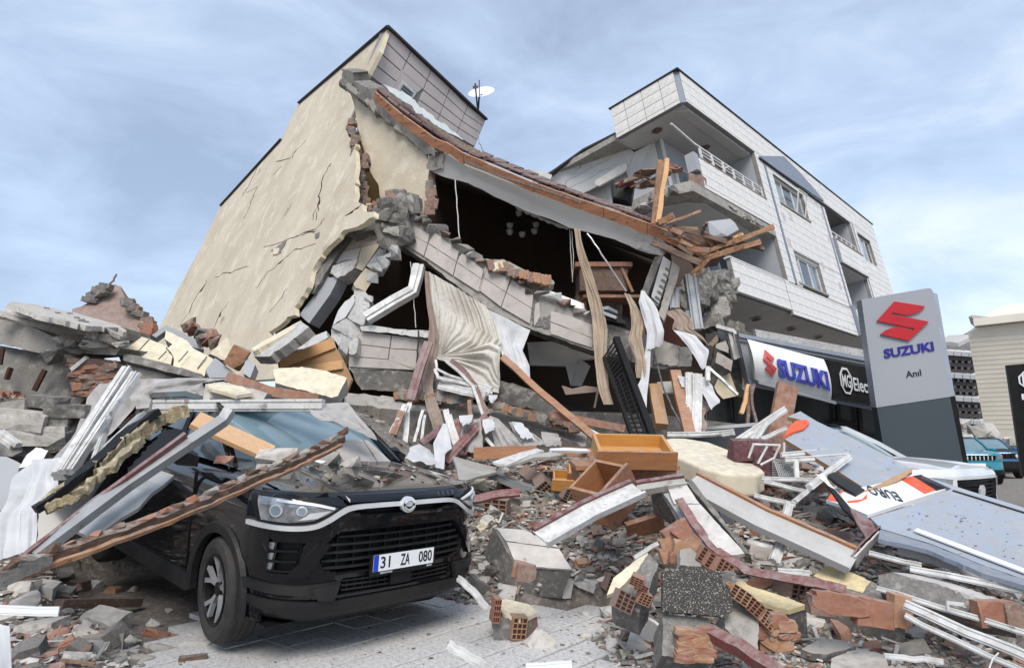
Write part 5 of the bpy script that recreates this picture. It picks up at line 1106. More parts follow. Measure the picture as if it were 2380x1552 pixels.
for x in (1705, 1832, 1945, 1995): bar('door_frame', [K((x, 890+(x-1650)*.13), 15.9), K((x+14, 1100), 15.9)], .09, .09, M['dark'], parent=ds, up=(0, -1, 0))
for y in (1000, 1045): bar('glazing_rail', [K((1700, y-20), 15.95), K((2060, y+15), 15.85)], .06, .06, M['dark'], parent=ds)
slab('interior_counter', [cD(800, 1060), cD(990, 1060), cD(985, 1120), cD(870, 1120)], PL3((1930, 980, 15.8), (1990, 980, 15.8), (1950, 1000, 15.8)), .1, M['dark'], ds)
s1 = thing('car_maker_sign', 'white curved sign with red emblem and blue lettering on the shopfront', 'sign', FD(.8, .6, .2))
FS = Fr((*cD(170, 445), 14.9), (*cD(735, 595), 14.85), (*cD(225, 745), 14.9))
# curved face
V = []; nb = 12
for k in range(nb+1):
    t = k/nb; z = .10+.16*(1-(2*t-1)**2)
    for u in (0, FS.W): V += [FS(u, t*FS.H, z)]
for k in range(nb+1):
    t = k/nb
    for u in (0, FS.W): V += [FS(u, t*FS.H, .02)]
F = [(2*k, 2*k+1, 2*k+3, 2*k+2) for k in range(nb)]; o_ = 2*(nb+1); F += [(2*k+2+o_, 2*k+3+o_, 2*k+1+o_, 2*k+o_) for k in range(nb)]+[(2*k, 2*k+2, 2*k+2+o_, 2*k+o_) for k in range(nb)]+[(2*k+1, 2*k+1+o_, 2*k+3+o_, 2*k+3) for k in range(nb)]
mk('sign_face', V, F, M['white'], s1)
fb(FS, 'sign_base', .04, FS.W+.05, FS.H, FS.H+.07, .02, .22, M['pyl'], s1)
SZ = [(0, .405), (.43, 0), (1.0, .22), (.76, .345), (.60, .37), (.52, .35), (.33, .25), (.30, .30), (1.05, .625), (.57, 1.0), (.03, .745), (.20, .66), (.34, .62), (.44, .635), (.66, .755), (.69, .71)]
SZ = [(0.0, .40), (.40, .0), (.98, .24), (.86, .34), (.70, .385), (.58, .375), (.48, .335), (.32, .258), (.30, .30), (1.0, .62), (.56, 1.0), (.03, .74), (.15, .655), (.30, .62), (.44, .635), (.66, .765), (.70, .73)]
fs_c = lambda x, y, z=0: FS(x, y, z+.10+.16*(1-(2*y/FS.H-1)**2))
w_, h_ = FS.W, FS.H
flat('emblem', [(w_*(.13+.155*x), h_*(.16+.66*y)) for x, y in SZ], fs_c, .0, .06, M['redl'], s1)
lettering('letters', 'SUZUKI', lambda x, y, z: fs_c(x, h_-y, z), w_*.31, w_*.965, h_*.22, h_*.70, .07, M['bluel'], s1, .035)
s2 = thing('octagon_sign', 'black sign with a white octagon badge and the word Electric beside the curved white sign', 'sign', FD(2, .6, .2))
FM = Fr((*cD(765, 597), 14.85), (*cD(1250, 690), 14.7), (*cD(805, 878), 14.85))
fb(FM, 'sign_board', 0, FM.W, 0, FM.H, .02, .16, M['dark'], s2); fb(FM, 'sign_edge', -.05, -.002, 0, FM.H+.03, .02, .165, M['black'], s2)
oc = lambda cx, cy, rx, ry: [(cx+rx*math.cos(a), cy+ry*math.sin(a)) for a in np.linspace(math.pi/8, 2*math.pi+math.pi/8, 9)[:-1]]
w_, h_ = FM.W, FM.H; cx_ = w_*.225
flat('badge_rim', oc(cx_, h_*.47, w_*.098, h_*.37), FM, .162, .20, M['white'], s2); flat('badge_field', oc(cx_, h_*.47, w_*.08, h_*.31), FM, .2, .205, M['black'], s2)
lettering('badge_letters', 'MG', lambda x, y, z: FM(x, h_-y, .206+z), cx_-w_*.064, cx_+w_*.064, h_*.36, h_*.70, .006, M['white'], s2, .02)
lettering('letters', 'Electric', lambda x, y, z: FM(x, h_-y, .162+z), w_*.335, w_*.725, h_*.31, h_*.66, .03, M['white'], s2, .012)
# pylon sign
pyr = thing('pylon_sign', 'tall grey pylon sign with red emblem and blue lettering on a dark base', 'sign', K((2120, 1160), 12.6))
FPy = Fr((*cD(1030, 152), 12.8), (*cD(1555, 62), 12.6), (*cD(1142, 955), 12.6))
w_ = FPy.W; BR = K(cD(1688, 930), 12.45)
xr = lambda v: v/FPy.H*(np.linalg.norm(BR-FPy(0, FPy.H))-w_)
H2 = FPy.H*1.62
py_p = lambda u, v, z=0: FPy(u+(xr(v)*u/w_), v, z)
rc = [(w_-.05*(1-math.cos(a))-.0, .07*(1-math.sin(a))) for a in np.linspace(math.pi/2, 0, 5)]
P_ = [(0, 0)]+[(w_-.07+.07*math.cos(a), .07-.07*math.sin(a)) for a in np.linspace(math.pi/2, 0, 5)]+[(w_, FPy.H), (0, FPy.H)]
flat('upper_panel', P_, py_p, -.30, 0, M['pyl'], pyr); flat('side_band', [(w_+.002, .07), (w_+.10, .14), (w_+.10, FPy.H), (w_+.002, FPy.H)], py_p, -.30, -.06, M['cladb'], pyr)
flat('base_panel', [(.01, FPy.H+.004), (w_-.005, FPy.H+.004), (w_+.03, H2), (.04, H2)], py_p, -.30, -.01, M['pyld'], pyr); flat('base_side', [(w_-.003, FPy.H+.004), (w_+.10, FPy.H+.004), (w_+.12, H2), (w_+.032, H2)], py_p, -.30, -.05, M['black'], pyr)
hh = FPy.H
flat('emblem', [(w_*(.165+.70*x), hh*(.07+.375*y)) for x, y in SZ], py_p, .002, .05, M['red'], pyr)
lettering('letters', 'SUZUKI', lambda x, y, z: py_p(x, hh-y, z+.002), w_*.20, w_*.885, hh*.43, hh*.515, .02, M['blue'], pyr, .03)
lettering('letters', 'Anıl', lambda x, y, z: py_p(x, hh-y, z+.002), w_*.455, w_*.665, hh*.225, hh*.285, .006, M['txt'], pyr, .015)
# black pylon at the right border
bp = thing('black_pylon_sign', 'black pylon sign with a white octagon badge cut by the right edge of the photo', 'sign', K((2380, 1100), 14))
FB_ = Fr((*cD(2110, 640), 14), (*cD(2470, 608), 13.6), (*cD(2205, 1300), 13.8)); w_ = FB_.W; h_ = FB_.H
fb(FB_, 'panel', 0, w_*1.5, 0, h_*1.25, -.3, 0, M['black'], bp)
flat('badge_rim', oc(w_*.42, h_*.18, w_*.235, w_*.235), FB_, .002, .03, M['white'], bp); flat('badge_field', oc(w_*.42, h_*.18, w_*.195, w_*.195), FB_, .031, .034, M['black'], bp)
lettering('badge_letters', 'MG', lambda x, y, z: FB_(x, h_-y, .035+z), w_*.28, w_*.56, h_*.74, h_*.90, .005, M['white'], bp, .03)
lettering('letters', 'ELECTRIC', lambda x, y, z: FB_(x, h_-y, .002+z), w_*.22, w_*1.35, h_*.60, h_*.665, .005, M['white'], bp, .03)
# ------------------------------------------------------------------ distant buildings
bb_ = thing('stone_clad_building', 'pale beige panel clad building with a plain wall at the right edge', 'building', K((2340, 1020), 42))
PBe = PL3((2255, 800, 42), (2380, 780, 40), (2300, 1010, 42))
slab('wall', [cD(1820, 390), cD(1890, 372), cD(1872, 318), cD(2500, 240), cD(2500, 1250), cD(1975, 1250), cD(1950, 1130)], PBe, 8, M['beigeb'], bb_)
for k in range(22):
    t = k/22; a = cD(1825+t*135, 400+t*740); b = cD(2420, 350+t*800-t*10); 
    if k: bar('course', [PBe(a, .03), PBe(b, .03)], .01, .02, M['beigeb'], parent=bb_)
bar('cornice', [PBe(cD(1872, 325), .2), PBe(cD(2500, 255), .2)], .5, .45, M['beigeb'], parent=bb_)
bar('cap', [PBe(cD(1890, 350), .1), PBe(cD(2500, 285), .1)], .3, .12, M['conc'], parent=bb_)
V, F = rockm(6, 20); mk('roof_unit', V*np.array([1.1, 1, 1])+PBe(cD(1922, 308), -1), F, M['conc'], bb_)
db = thing('dark_balcony_block', 'tall dark brown apartment block with white balcony bands behind the pylon sign', 'building', K((2240, 1000), 95))
PD = PL3((2170, 830, 95), (2290, 840, 90), (2230, 1000, 94))
slab('wall', [cD(1560, 510), cD(1840, 530), cD(1950, 1150), cD(1560, 1130)], PD, 14, M['brownb'], db)
slab('roof_box', [cD(1560, 470), cD(1700, 466), cD(1748, 474), cD(1760, 520), cD(1560, 512)], PD, 6, M['aer'], db, out=-2)
for y0_, y1_, s_ in ((535, 568, 1.0), (700, 735, 1.05), (870, 905, 1.1), (1040, 1070, 1.15)):
    for k in range(5):
        x0 = 1605+k*56*s_; slab('balcony_band', [cD(x0, y0_-8+k*4), cD(x0+50*s_, y0_-4+k*4), cD(x0+53*s_, y1_-4+k*4), cD(x0+3, y1_-8+k*4)], PD, 1.0, M['whitew'], db, out=1.2)
for j in range(12):
    y = 595+j*47
    for k in range(4): x0 = 1668+k*46+j*9+(0 if j % 2 else 14); slab('window', [cD(x0, y), cD(x0+16, y+1), cD(x0+18, y+30), cD(x0+2, y+29)], PD, .3, M['aer'], db, out=.4, kind=None)
    bar('floor_line', [PD(cD(1620+j*8, y-10), .5), PD(cD(1845+j*8, y), .5)], .4, .5, M['brownb'], parent=db)
# brown ruin and more behind left
PR = PL3((170, 720, 14.5), (350, 740, 14.2), (260, 680, 14.8))
rw = thing('ruined_gable', 'broken piece of brown rendered wall standing against the sky behind the left slabs', 'wall', PR((260, 780)))
slab('render', [cH(520, 400), cH(540, 345), cH(600, 330), cH(650, 300), cH(690, 230), cH(760, 180), cH(830, 185), cH(850, 160), cH(900, 180), cH(915, 225), cH(935, 280), cH(950, 340), cH(1040, 385), cH(1125, 430), cH(1105, 460), cH(1120, 560), cH(1000, 600), cH(600, 560)], PR, .35, M['terra'], rw, edge=M['brickd'], j=(8, 2), seed=2)
bricks(cH(1100, 430), cH(1115, 520), 5, 14, 13.9, .28, .16, rw, ('brick', 'brickd'), .02, 51); bricks(cH(660, 290), cH(800, 175), 6, 14.6, 14.6, .3, .16, rw, ('mort', 'concd'), .02, 52); bricks(cH(935, 290), cH(1060, 400), 6, 14.2, 14.2, .26, .14, rw, ('concd', 'brickd', 'mort'), .02, 53)
bar('rebar', [PR(cH(805, 190)), PR(cH(840, 130)), PR(cH(866, 88))], .03, .03, M['woodd'], parent=rw, n=3, amp=.02)
# ------------------------------------------------------------------ debris
def loc_plane(root, a, b, c):
    m = np.array(WM[root.name]); f = lambda v: m[:3, :3]@np.array(v)+m[:3, 3]
    a, b, c = f(a), f(b), f(c); n = np.cross(b-a, c-a); n /= np.linalg.norm(n)
    if n@(EYEV-a) < 0: n = -n
    return Plane(a, n)
PH = loc_plane(root, (-.6, .25, 1.13), (.6, .25, 1.13), (0, 1.1, 1.215)); PWS = loc_plane(root, (-.6, 1.17, 1.18), (.6, 1.17, 1.18), (0, 1.9, 1.66))
def PG(a, b, c, la=.1, lb_=.1, lc=.1):
    a, b, c = G(a, la), G(b, lb_), G(c, lc); n = np.cross(b-a, c-a); n /= np.linalg.norm(n)
    if n@(EYEV-a) < 0: n = -n
    return Plane(a, n)
def T(name, label, cat, at, group=None): return thing(name, label, cat, at, group=group)
def chunk(name, label, cat, top, lifts, body, mt, me, j=(9, 1.5), seed=0, out=0.0, plane=None, sub=None):
    """broken lump: visible face polygon + body extruded by the vector body"""
    n = len(top); ii = (0, n//3, 2*n//3); pl = plane or PG(top[ii[0]], top[ii[1]], top[ii[2]], *lifts)
    c = pl(top[0]); 
    if sub is None: return slab(name, top, pl, 0, mt, None, label, cat, edge=me, j=j, seed=seed, back=body), pl
    t = T(name, label, cat, c); slab(sub[0], top, pl, 0, mt, t, edge=mt, j=j, seed=seed, back=np.array(body)*.12, out=.005)
    slab(sub[1], top, pl, 0, me, t, j=j, seed=seed, back=np.array(body), out=-.004); return t, pl
def rock(name, label, cat, p, s, m, lift=0, seed=0, kind='rock', rot=None, group=None, parent=None, z=None, sub=None):
    V, F = rough(*(blockm(seed, .35) if kind == 'block' else rockm(seed, 15)), .035 if kind == 'block' else .07, 2, seed); r = random.Random(seed+99)
    Rm = np.array((Matrix.Rotation(r.uniform(-.5, .5) if rot is None else rot[0], 3, 'X') @ Matrix.Rotation(r.uniform(-.5, .5) if rot is None else rot[1], 3, 'Y') @ Matrix.Rotation(r.uniform(0, 6) if rot is None else rot[2], 3, 'Z')))
    c = G(p, lift) if z is None else K(p, z); s = np.array(s if hasattr(s, '__len__') else (s, s*.8, s*.7))
    o = mk(name, (V*s)@Rm.T+c+np.array([0, 0, s.min()*.25]), F, M[m], parent)
    if cat: tag(o, label, cat, group)
    return o
# hollow brick with its holes
def hollow(nx=3, nz=4):
    parts = []; mi = []; 
    V, F = boxm(-.5, .5, -.46, .5, -.5, .5); parts.append((V, F)); mi += [0]*6
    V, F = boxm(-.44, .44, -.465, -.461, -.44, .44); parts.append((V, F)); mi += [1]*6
    for i in range(nx+1): x = -.5+i/nx*.94; parts.append(boxm(x, x+.06, -.54, -.462, -.5, .5)); mi += [0]*6
    for k in range(nz+1): z = -.5+k/nz*.95; parts.append(boxm(-.44, .44, -.535, -.463, z, z+.05)); mi += [0]*6
    V, F = cat_mesh(parts); return V, F, mi
HM = {}
for key, a, b in (('a', 'brick', 'hole'), ('b', 'brickd', 'hole'), ('c', 'bricko', 'hole')):
    V, F, mi = hollow(); me = bpy.data.meshes.new('hollow_brick'); me.from_pydata(V.tolist(), [], F); me.materials.append(M[a]); me.materials.append(M[b]); me.polygons.foreach_set('material_index', mi); HM[key] = me
def hbrick(p, s, rot, key, label, lift=.03, z=None, parent=None):
    o = bpy.data.objects.new('hollow_brick' if parent is None else 'brick', HM[key]); COL.objects.link(o); c = G(p, lift) if z is None else K(p, z)
    o.scale = s; o.rotation_euler = rot
    if parent is None: o.location = c; tag(o, label, 'brick', 'hollow bricks in the rubble')
    else: o.parent = parent; o.location = Vector(c)-WM[parent.name].translation
    return o
# ---- left heap
sl = T('roof_slab', 'upper of two stacked concrete slabs at the left edge, top pocked with holes', 'concrete slab', K(cH(300, 500), 9))
slab('slab_edge', [cH(*p) for p in [(30, 345), (60, 310), (95, 295), (300, 385), (640, 465), (900, 480), (890, 560), (640, 545), (380, 500), (120, 400), (40, 375)]], PL3((*cH(95, 290), 8.6), (*cH(900, 500), 8.2), (*cH(100, 400), 8.55)), .5, M['concl'], sl, j=(10, 1.6), edge=M['concd'], seed=2)
slab('slab_top', [cH(*p) for p in [(95, 290), (300, 318), (560, 375), (880, 465), (945, 510), (920, 520), (880, 485), (640, 470), (300, 392), (70, 305)]], PL3((*cH(95, 290), 8.5), (*cH(900, 490), 8.1), (*cH(560, 375), 9.0)), .06, M['concl'], sl, j=(12, .8), seed=3)
for x, y in ((345, 335), (430, 370), (520, 375), (570, 405), (610, 420), (640, 435), (600, 430)): slab('pit', [cH(x-22, y-5), cH(x+20, y), cH(x+25, y+9), cH(x-15, y+5)], PL3((*cH(95, 290), 8.4), (*cH(900, 490), 8.0), (*cH(560, 375), 8.9)), .02, M['mort'], sl, j=(3, 1), seed=x)
sl = T('roof_slab', 'lower of two stacked concrete slabs at the left edge, crumbling at its right end', 'concrete slab', K(cH(200, 700), 8.6))
slab('slab_edge', [cH(*p) for p in [(-60, 380), (0, 390), (150, 440), (420, 560), (640, 620), (900, 640), (860, 690), (640, 680), (380, 690), (150, 640), (-60, 590)]], PL3((*cH(0, 380), 8.2), (*cH(900, 640), 7.8), (*cH(0, 600), 8.15)), .5, M['conc'], sl, j=(9, 2), edge=M['concd'], seed=4)
slab('slab_top', [cH(*p) for p in [(-60, 350), (20, 360), (200, 430), (430, 490), (700, 540), (900, 600), (920, 640), (640, 610), (410, 545), (150, 440), (-60, 385)]], PL3((*cH(0, 360), 8.2), (*cH(900, 630), 7.8), (*cH(430, 490), 8.6)), .08, M['concl'], sl, j=(9, 1.4), seed=5)
for i, (x, y, s) in enumerate([(700, 560, .3), (760, 600, .3), (640, 600, .26), (560, 620, .25), (480, 600, .3), (820, 600, .3), (850, 560, .25), (420, 720, .4), (520, 660, .3), (900, 620, .3), (700, 640, .3)]): rock('broken_edge', None, None, cH(x, y), (s, s*.6, s*.4), ('conc', 'concl', 'concd')[i % 3], z=7.8, seed=900+i, parent=sl)
for i in range(4): bar('loose_strip', [K(cH(640+i*50, 560+i*6), 7.9), K(cH(830+i*40, 545+i*14), 7.8)], .05, .02, M['pvc'], parent=sl)
lw = T('concrete_wall', 'dark stained concrete wall with cracks under the left slabs', 'wall', K(cH(250, 1000), 8))
slab('wall', [cH(*p) for p in [(-60, 610), (200, 650), (640, 690), (930, 740), (900, 880), (740, 930), (600, 1050), (560, 1160), (400, 1120), (280, 1110), (160, 1070), (-60, 1040)]], PL3((*cH(0, 600), 8.3), (*cH(900, 750), 8.1), (*cH(0, 1000), 8.0)), .5, M['concd'], lw, j=(14, 2), seed=6)
for a, b in ((cH(335, 800), cH(255, 955)), (cH(80, 785), cH(50, 870)), (cH(20, 640), cH(0, 760))): bar('crack', [K(a, 7.9), K(b, 7.85)], .04, .05, M['hole'], parent=lw)
for i in range(11): bricks(cH(560+i*4+(10-i)*10, 985-i*25), cH(830+i*6, 1010-i*24), 4, 7.85, 7.8, .30, .06, lw, ('woodd', 'brickd', 'brick', 'brickd'), .02, 700+i, dep=.3)
bricks(cH(0, 970), cH(150, 1020), 5, 7.9, 7.9, .24, .09, lw, ('brickd', 'brick'), .02, 715); bricks(cH(0, 1010), cH(160, 1045), 5, 7.9, 7.9, .24, .09, lw, ('brickd', 'brick'), .02, 716)
rock('concrete_lump', 'dark concrete lump hanging under the split lower slab', 'concrete lump', cH(430, 740), (.30, .3, .22), 'concd', z=7.7, seed=12)
cw = T('cream_wall_piece', 'two cream rendered wall pieces with grooves lying against the foot of the gable wall', 'wall piece', K(cH(1200, 850), 8))
slab('render', [cH(*p) for p in [(985, 530), (1110, 570), (1240, 625), (1235, 640), (1285, 700), (1270, 760), (1100, 720), (880, 690), (900, 640), (960, 570)]], PL3((*cH(985, 530), 8.6), (*cH(1280, 750), 8.0), (*cH(890, 680), 8.2)), .15, M['cream'], cw, j=(12, 1.2), seed=7, edge=M['conc'])
slab('render', [cH(*p) for p in [(1235, 505), (1290, 530), (1390, 580), (1440, 640), (1590, 720), (1590, 760), (1530, 820), (1510, 860), (1290, 770), (1290, 700), (1245, 640), (1285, 610), (1225, 570)]], PL3((*cH(1235, 505), 8.5), (*cH(1590, 720), 8.1), (*cH(1290, 770), 8.0)), .15, M['cream'], cw, j=(12, 1.5), seed=8, edge=M['conc'])
for a, b in ((cH(1110, 575), cH(1030, 660)), (cH(1400, 660), cH(1330, 740)), (cH(1540, 700), cH(1470, 790)), (cH(1240, 660), cH(1180, 720))): bar('groove', [K(a, 8.1), K(b, 7.95)], .01, .012, M['mort'], parent=cw)
slab('concrete_ledge', [cH(*p) for p in [(920, 685), (1000, 690), (1500, 830), (1510, 860), (1400, 850), (920, 730)]], PL3((*cH(920, 685), 7.8), (*cH(1500, 830), 7.5), (*cH(920, 730), 7.75)), .3, M['concd'], None, 'long grey concrete ledge below the cream wall pieces', 'concrete beam', j=(10, 1.2), seed=9)
slab('panel_piece', [cH(*p) for p in [(940, 740), (1120, 790), (1400, 855), (1510, 860), (1500, 900), (1000, 900), (950, 860)]], PL3((*cH(940, 740), 7.85), (*cH(1500, 860), 7.6), (*cH(1000, 900), 7.8)), .2, M['conc'], None, 'grey panel piece lying below the concrete ledge beside the brick patch', 'panel', j=(12, 1), seed=10)
slab('dark_board', [cH(*p) for p in [(1130, 540), (1240, 465), (1500, 590), (1520, 650), (1430, 630), (1385, 575), (1240, 505), (1160, 560)]], PL3((*cH(1130, 540), 9.3), (*cH(1500, 590), 9), (*cH(1240, 560), 9.0)), .2, M['grey'], None, 'grey board behind the grooved cream wall piece', 'board', j=(12, 1), seed=11)
for i, (x, y) in enumerate([(1400, 495), (1440, 520), (1500, 540), (1540, 560), (1560, 590), (1530, 600), (1600, 610)]): rock('brick_fragment', 'brown brick fragment behind the grooved cream wall piece', 'brick', cH(x, y), .26, ('brickd', 'brick', 'concd')[i % 3], z=9.0, seed=20+i, group='brick fragments behind the cream wall piece')
for i, (P, m, lab, z) in enumerate([
    ([(1690, 555), (1750, 690), (1680, 735), (1560, 680)], 'cream', 'small triangular cream plaster piece at the foot of the gable wall', 8.6),
    ([(1600, 710), (1680, 770), (1800, 860), (1560, 860), (1530, 800)], 'grey', 'grey concrete slab piece right of the grooved cream wall', 7.9),
    ([(1830, 700), (1900, 760), (1860, 860), (1810, 830)], 'grey', 'narrow grey slab piece standing beside a splintered timber block', 8.0),
    ([(1870, 640), (2003, 570), (2240, 440), (2300, 480), (2200, 560), (2003, 700), (1890, 700)], 'aer', 'long grey block with a cream edge leaning from the gable foot to the right', 8.8),
    ([(2210, 600), (2430, 510), (2440, 560), (2300, 640), (2200, 650)], 'aer', 'grey aerated block lying left of the fallen block column', 9.4)]):
    slab('wall_fragment', [cH(*p) for p in P], PL3((*cH(*P[0]), z), (*cH(*P[1]), z-.1), (*cH(*P[2]), z-.25)), .13, M[m], None, lab, 'wall fragment', j=(8, 1.4), seed=i+70, edge=M['conc'])
slab('cream_strip', [cH(1870, 640), cH(2003, 562), cH(2240, 432), cH(2180, 500), cH(2003, 600), cH(1890, 660)], PL3((*cH(1870, 640), 8.6), (*cH(2240, 440), 8.6), (*cH(2003, 600), 8.4)), .1, M['cream'], None, 'cream faced strip on top of the long leaning grey block', 'wall fragment', j=(12, 1), seed=80)
rock('timber_block', 'splintered amber timber block standing beside the grooved cream wall piece', 'timber', cH(1765, 740), (.2, .2, .26), 'split', z=8.0, seed=33, kind='block', rot=(0, .5, .3))
for i, (x, y, s, m, lab) in enumerate([(1350, 1140 - 0, .0, 'concl', ''), (200, 1200, .62, 'concl', 'long pale stone block left of the grey tarpaulin, upper one'), (340, 1320, .60, 'concl', 'squared pale stone block beside the white profile bundle'), (400, 1220, .42, 'concd', 'mossy dark concrete piece above the squared pale block'), (80, 1400, .42, 'aer', 'round grey concrete lump at the left edge'), (60, 1130, .5, 'conc', 'grey concrete lump at the left edge below the dark wall'), (520, 1130, .4, 'concd', 'dark stone under the right end of the dark wall'), (350, 1060, .36, 'concd', 'dark rubble stone below the dark wall')]):
    if s: rock('stone_block', lab, 'stone block', cH(x, y), (s, s*.6, s*.34), m, z=6.9, seed=40+i, kind='block', rot=(.1, rd(-.15, .15), rd(-.2, .2)))
slab('white_foam_box', [cH(*p) for p in [(270, 1375), (360, 1400), (300, 1500), (140, 1530), (200, 1430)]], PL3((*cH(270, 1375), 6.3), (*cH(360, 1400), 6.3), (*cH(140, 1530), 5.9)), .12, M['white'], None, 'white foam board piece above the white cloth on the left', 'foam board', j=(9, 1), seed=81, edge=M['conc'])
slab('grey_door_leaf', [cJ(*p) for p in [(-40, 220), (40, 225), (170, 290), (170, 400), (60, 560), (-40, 560)]], PL3((*cJ(0, 220), 6.2), (*cJ(170, 300), 6.0), (*cJ(0, 540), 5.6)), .1, M['grey'], None, 'dull grey sheet at the left edge behind the white cloth', 'sheet', seed=82, j=(14, 1))
for a, b, lab in ((cH(0, 1260), cH(140, 1360), 'short white profile at the left edge, upper one'), (cH(0, 1290), cH(100, 1370), 'short white profile at the left edge, lower one'), (cH(540, 800), cH(650, 710), 'short grey strip stuck under the lower slab')): bar('window_profile', [K(a, 6.4 if a[1] > 900 else 7.7), K(b, 6.3 if a[1] > 900 else 7.7)], .06, .05, M['pvc'], lab, 'window profile', prof='pvc')
cloth('grey_tarpaulin', [K(p, z) for p, z in ((cH(740, 905), 7.2), (cH(640, 1010), 7.0), (cH(590, 1150), 6.8), (cH(510, 1310), 6.4), (cH(400, 1470), 6.0))], [K(p, z) for p, z in ((cH(1110, 862), 7.2), (cH(1000, 960), 7.0), (cH(960, 1080), 6.8), (cH(820, 1270), 6.5), (cH(600, 1480), 6.0))], M['netc'], 'grey tarpaulin hanging behind the upright white profiles on the left', 'tarpaulin', nu=30, nv=30, folds=2.5, amp=.09, seed=31)
cloth('grey_tarpaulin', [K(p, z) for p, z in ((cH(1050, 860), 7.1), (cH(980, 970), 6.9), (cH(1000, 1090), 6.7))], [K(p, z) for p, z in ((cH(1700, 862), 7.0), (cH(1530, 900), 6.9), (cH(1510, 1010), 6.7))], M['netc'], 'grey cloth spread over the heap above the black car roof', 'tarpaulin', nu=40, nv=20, folds=1.5, amp=.10, seed=32)
cloth('white_cloth', [K(p, z) for p, z in ((cJ(190, 250), 6.0), (cJ(60, 480), 5.2), (cJ(-10, 600), 4.9), (cJ(-20, 880), 4.4))], [K(p, z) for p, z in ((cJ(390, 230), 5.9), (cJ(330, 470), 5.2), (cJ(240, 560), 4.9), (cJ(225, 800), 4.5))], M['sheet'], 'crumpled white cloth on the heap at the left edge above the timber', 'cloth', nu=60, nv=54, folds=4.5, amp=.12, seed=33)
cloth('white_cloth', [K(p, z) for p, z in ((cJ(-20, 1270), 3.3), (cJ(-20, 1600), 3.0))], [K(p, z) for p, z in ((cJ(60, 1290), 3.3), (cJ(75, 1600), 3.05))], M['sheet'], 'corner of a white cloth at the lower left edge', 'cloth', nu=12, nv=20, folds=2, amp=.03, seed=34)
# profile bundle over the car, lining, long bars
for i, (a, b, w, lab, m) in enumerate([(cH(945, 800), cH(430, 1590), .09, 'thickest white window profile of the bundle leaning left of the black car', 'pvc'), (cH(1000, 830), cH(520, 1560), .06, 'right hand white window profile of the leaning bundle', 'pvc'), (cH(900, 850), cH(460, 1560), .05, 'thin white profile between two thicker ones left of the black car', 'pvc'), (cH(1035, 830), cH(800, 1150), .03, 'short thin white profile at the top of the leaning bundle', 'pvc'), (cH(820, 1140), cH(700, 1480), .045, 'white lath standing in front of the grey tarpaulin', 'pvc'), (cH(1060, 1150), cH(800, 1400), .08, 'pale folded strip behind the yellow foam lining', 'pvc')]):
    bar('window_profile', [K(a, 5.9-.03*i), K(b, 4.9-.03*i)], w, w, M[m], lab, 'window profile', prof='pvc', up=(0, -1, .3), group=None)
bar('door_lining', [K(cH(1400, 1105), 5.25), K(cH(1200, 1170), 5.15), K(cH(1080, 1240), 5.0), K(cH(950, 1330), 4.85), K(cH(800, 1470), 4.65), K(cH(690, 1570), 4.5), K(cJ(290, 545), 4.25)], .07, .10, M['foam'], 'torn yellow foam lining edge over the side of the black car', 'lining', n=6, amp=.008, jit=.03)
bar('door_lining', [K(cJ(890, 120), 4.75), K(cJ(700, 290), 4.5), K(cJ(560, 400), 4.35), K(cJ(480, 480), 4.25), K(cJ(300, 545), 4.2)], .05, .05, M['foam'], 'lower strip of torn yellow foam lining over the black car door', 'lining', n=6, amp=.01, jit=.03)
bar('black_trim_strip', [K(cH(1180, 1110), 5.1), K(cH(1000, 1230), 4.95), K(cH(640, 1560), 4.45), K(cJ(220, 560), 4.2)], .08, .05, M['black'], 'black rubber trim strip running along the yellow foam lining', 'trim', n=4, amp=.008)
slab('crushed_door_panel', [cJ(1000, 20), cJ(1180, 60), cJ(900, 330), cJ(520, 700), cJ(240, 800), cJ(240, 560), cJ(540, 430), (380, 1000)], PL3((*cJ(1000, 20), 5.15), (*cJ(240, 560), 4.45), (*cJ(600, 680), 4.5)), .06, M['paint'], None, 'crushed dark door panel of the black car under the leaning bars', 'car door', j=(20, 2), seed=91)
cx = lambda P, zs: [K(p, z) for p, z in zip(P, zs)]
bar('metal_profile', cx([cH(1710, 1105), cJ(1400, 0), cJ(800, 400), cJ(200, 850)], (4.75, 4.7, 4.2, 3.65)), .075, .06, M['stl'], 'long grey metal profile leaning across the side of the black car', 'metal profile', up=(0, -.8, .6), prof='chan', twist=math.pi)
bar('metal_profile', cx([cJ(1030, 330), cJ(800, 520), cJ(520, 720)], (4.55, 4.25, 4.0)), .16, .03, M['stl'], 'short wide grey metal sheet strip under the long grey profile', 'metal profile', up=(0, -.9, .4), n=3, amp=.01)
bar('red_metal_edge', cx([cJ(1165, 92), cJ(600, 510), cJ(140, 870)], (4.5, 4.05, 3.6)), .025, .05, M['mar'], 'thin maroon edge strip alongside the long grey metal profile', 'metal strip', up=(0, -.8, .6), n=4, amp=.004)
tm = T('broken_timber', 'long splintered timber with orange brick crumbs lying across the black bonnet and wheel', 'timber', cx([(352, 1223)], [3.6])[0])
TP = cx([(797, 1017), cE(830, 395), cE(600, 490), cE(350, 600), cE(0, 740), cJ(320, 850), cJ(-60, 990)], (4.62, 4.35, 4.12, 3.9, 3.6, 3.3, 3.0))
bar('timber', TP, .055, .05, M['woodd'], parent=tm, n=7, amp=.006, jit=.012, up=(0, -.6, .8)); 
bar('batten', [p+np.array([0, -.03, -.045]) for p in TP], .03, .022, M['split'], parent=tm, n=6, amp=.004, jit=.006, up=(0, -.6, .8))
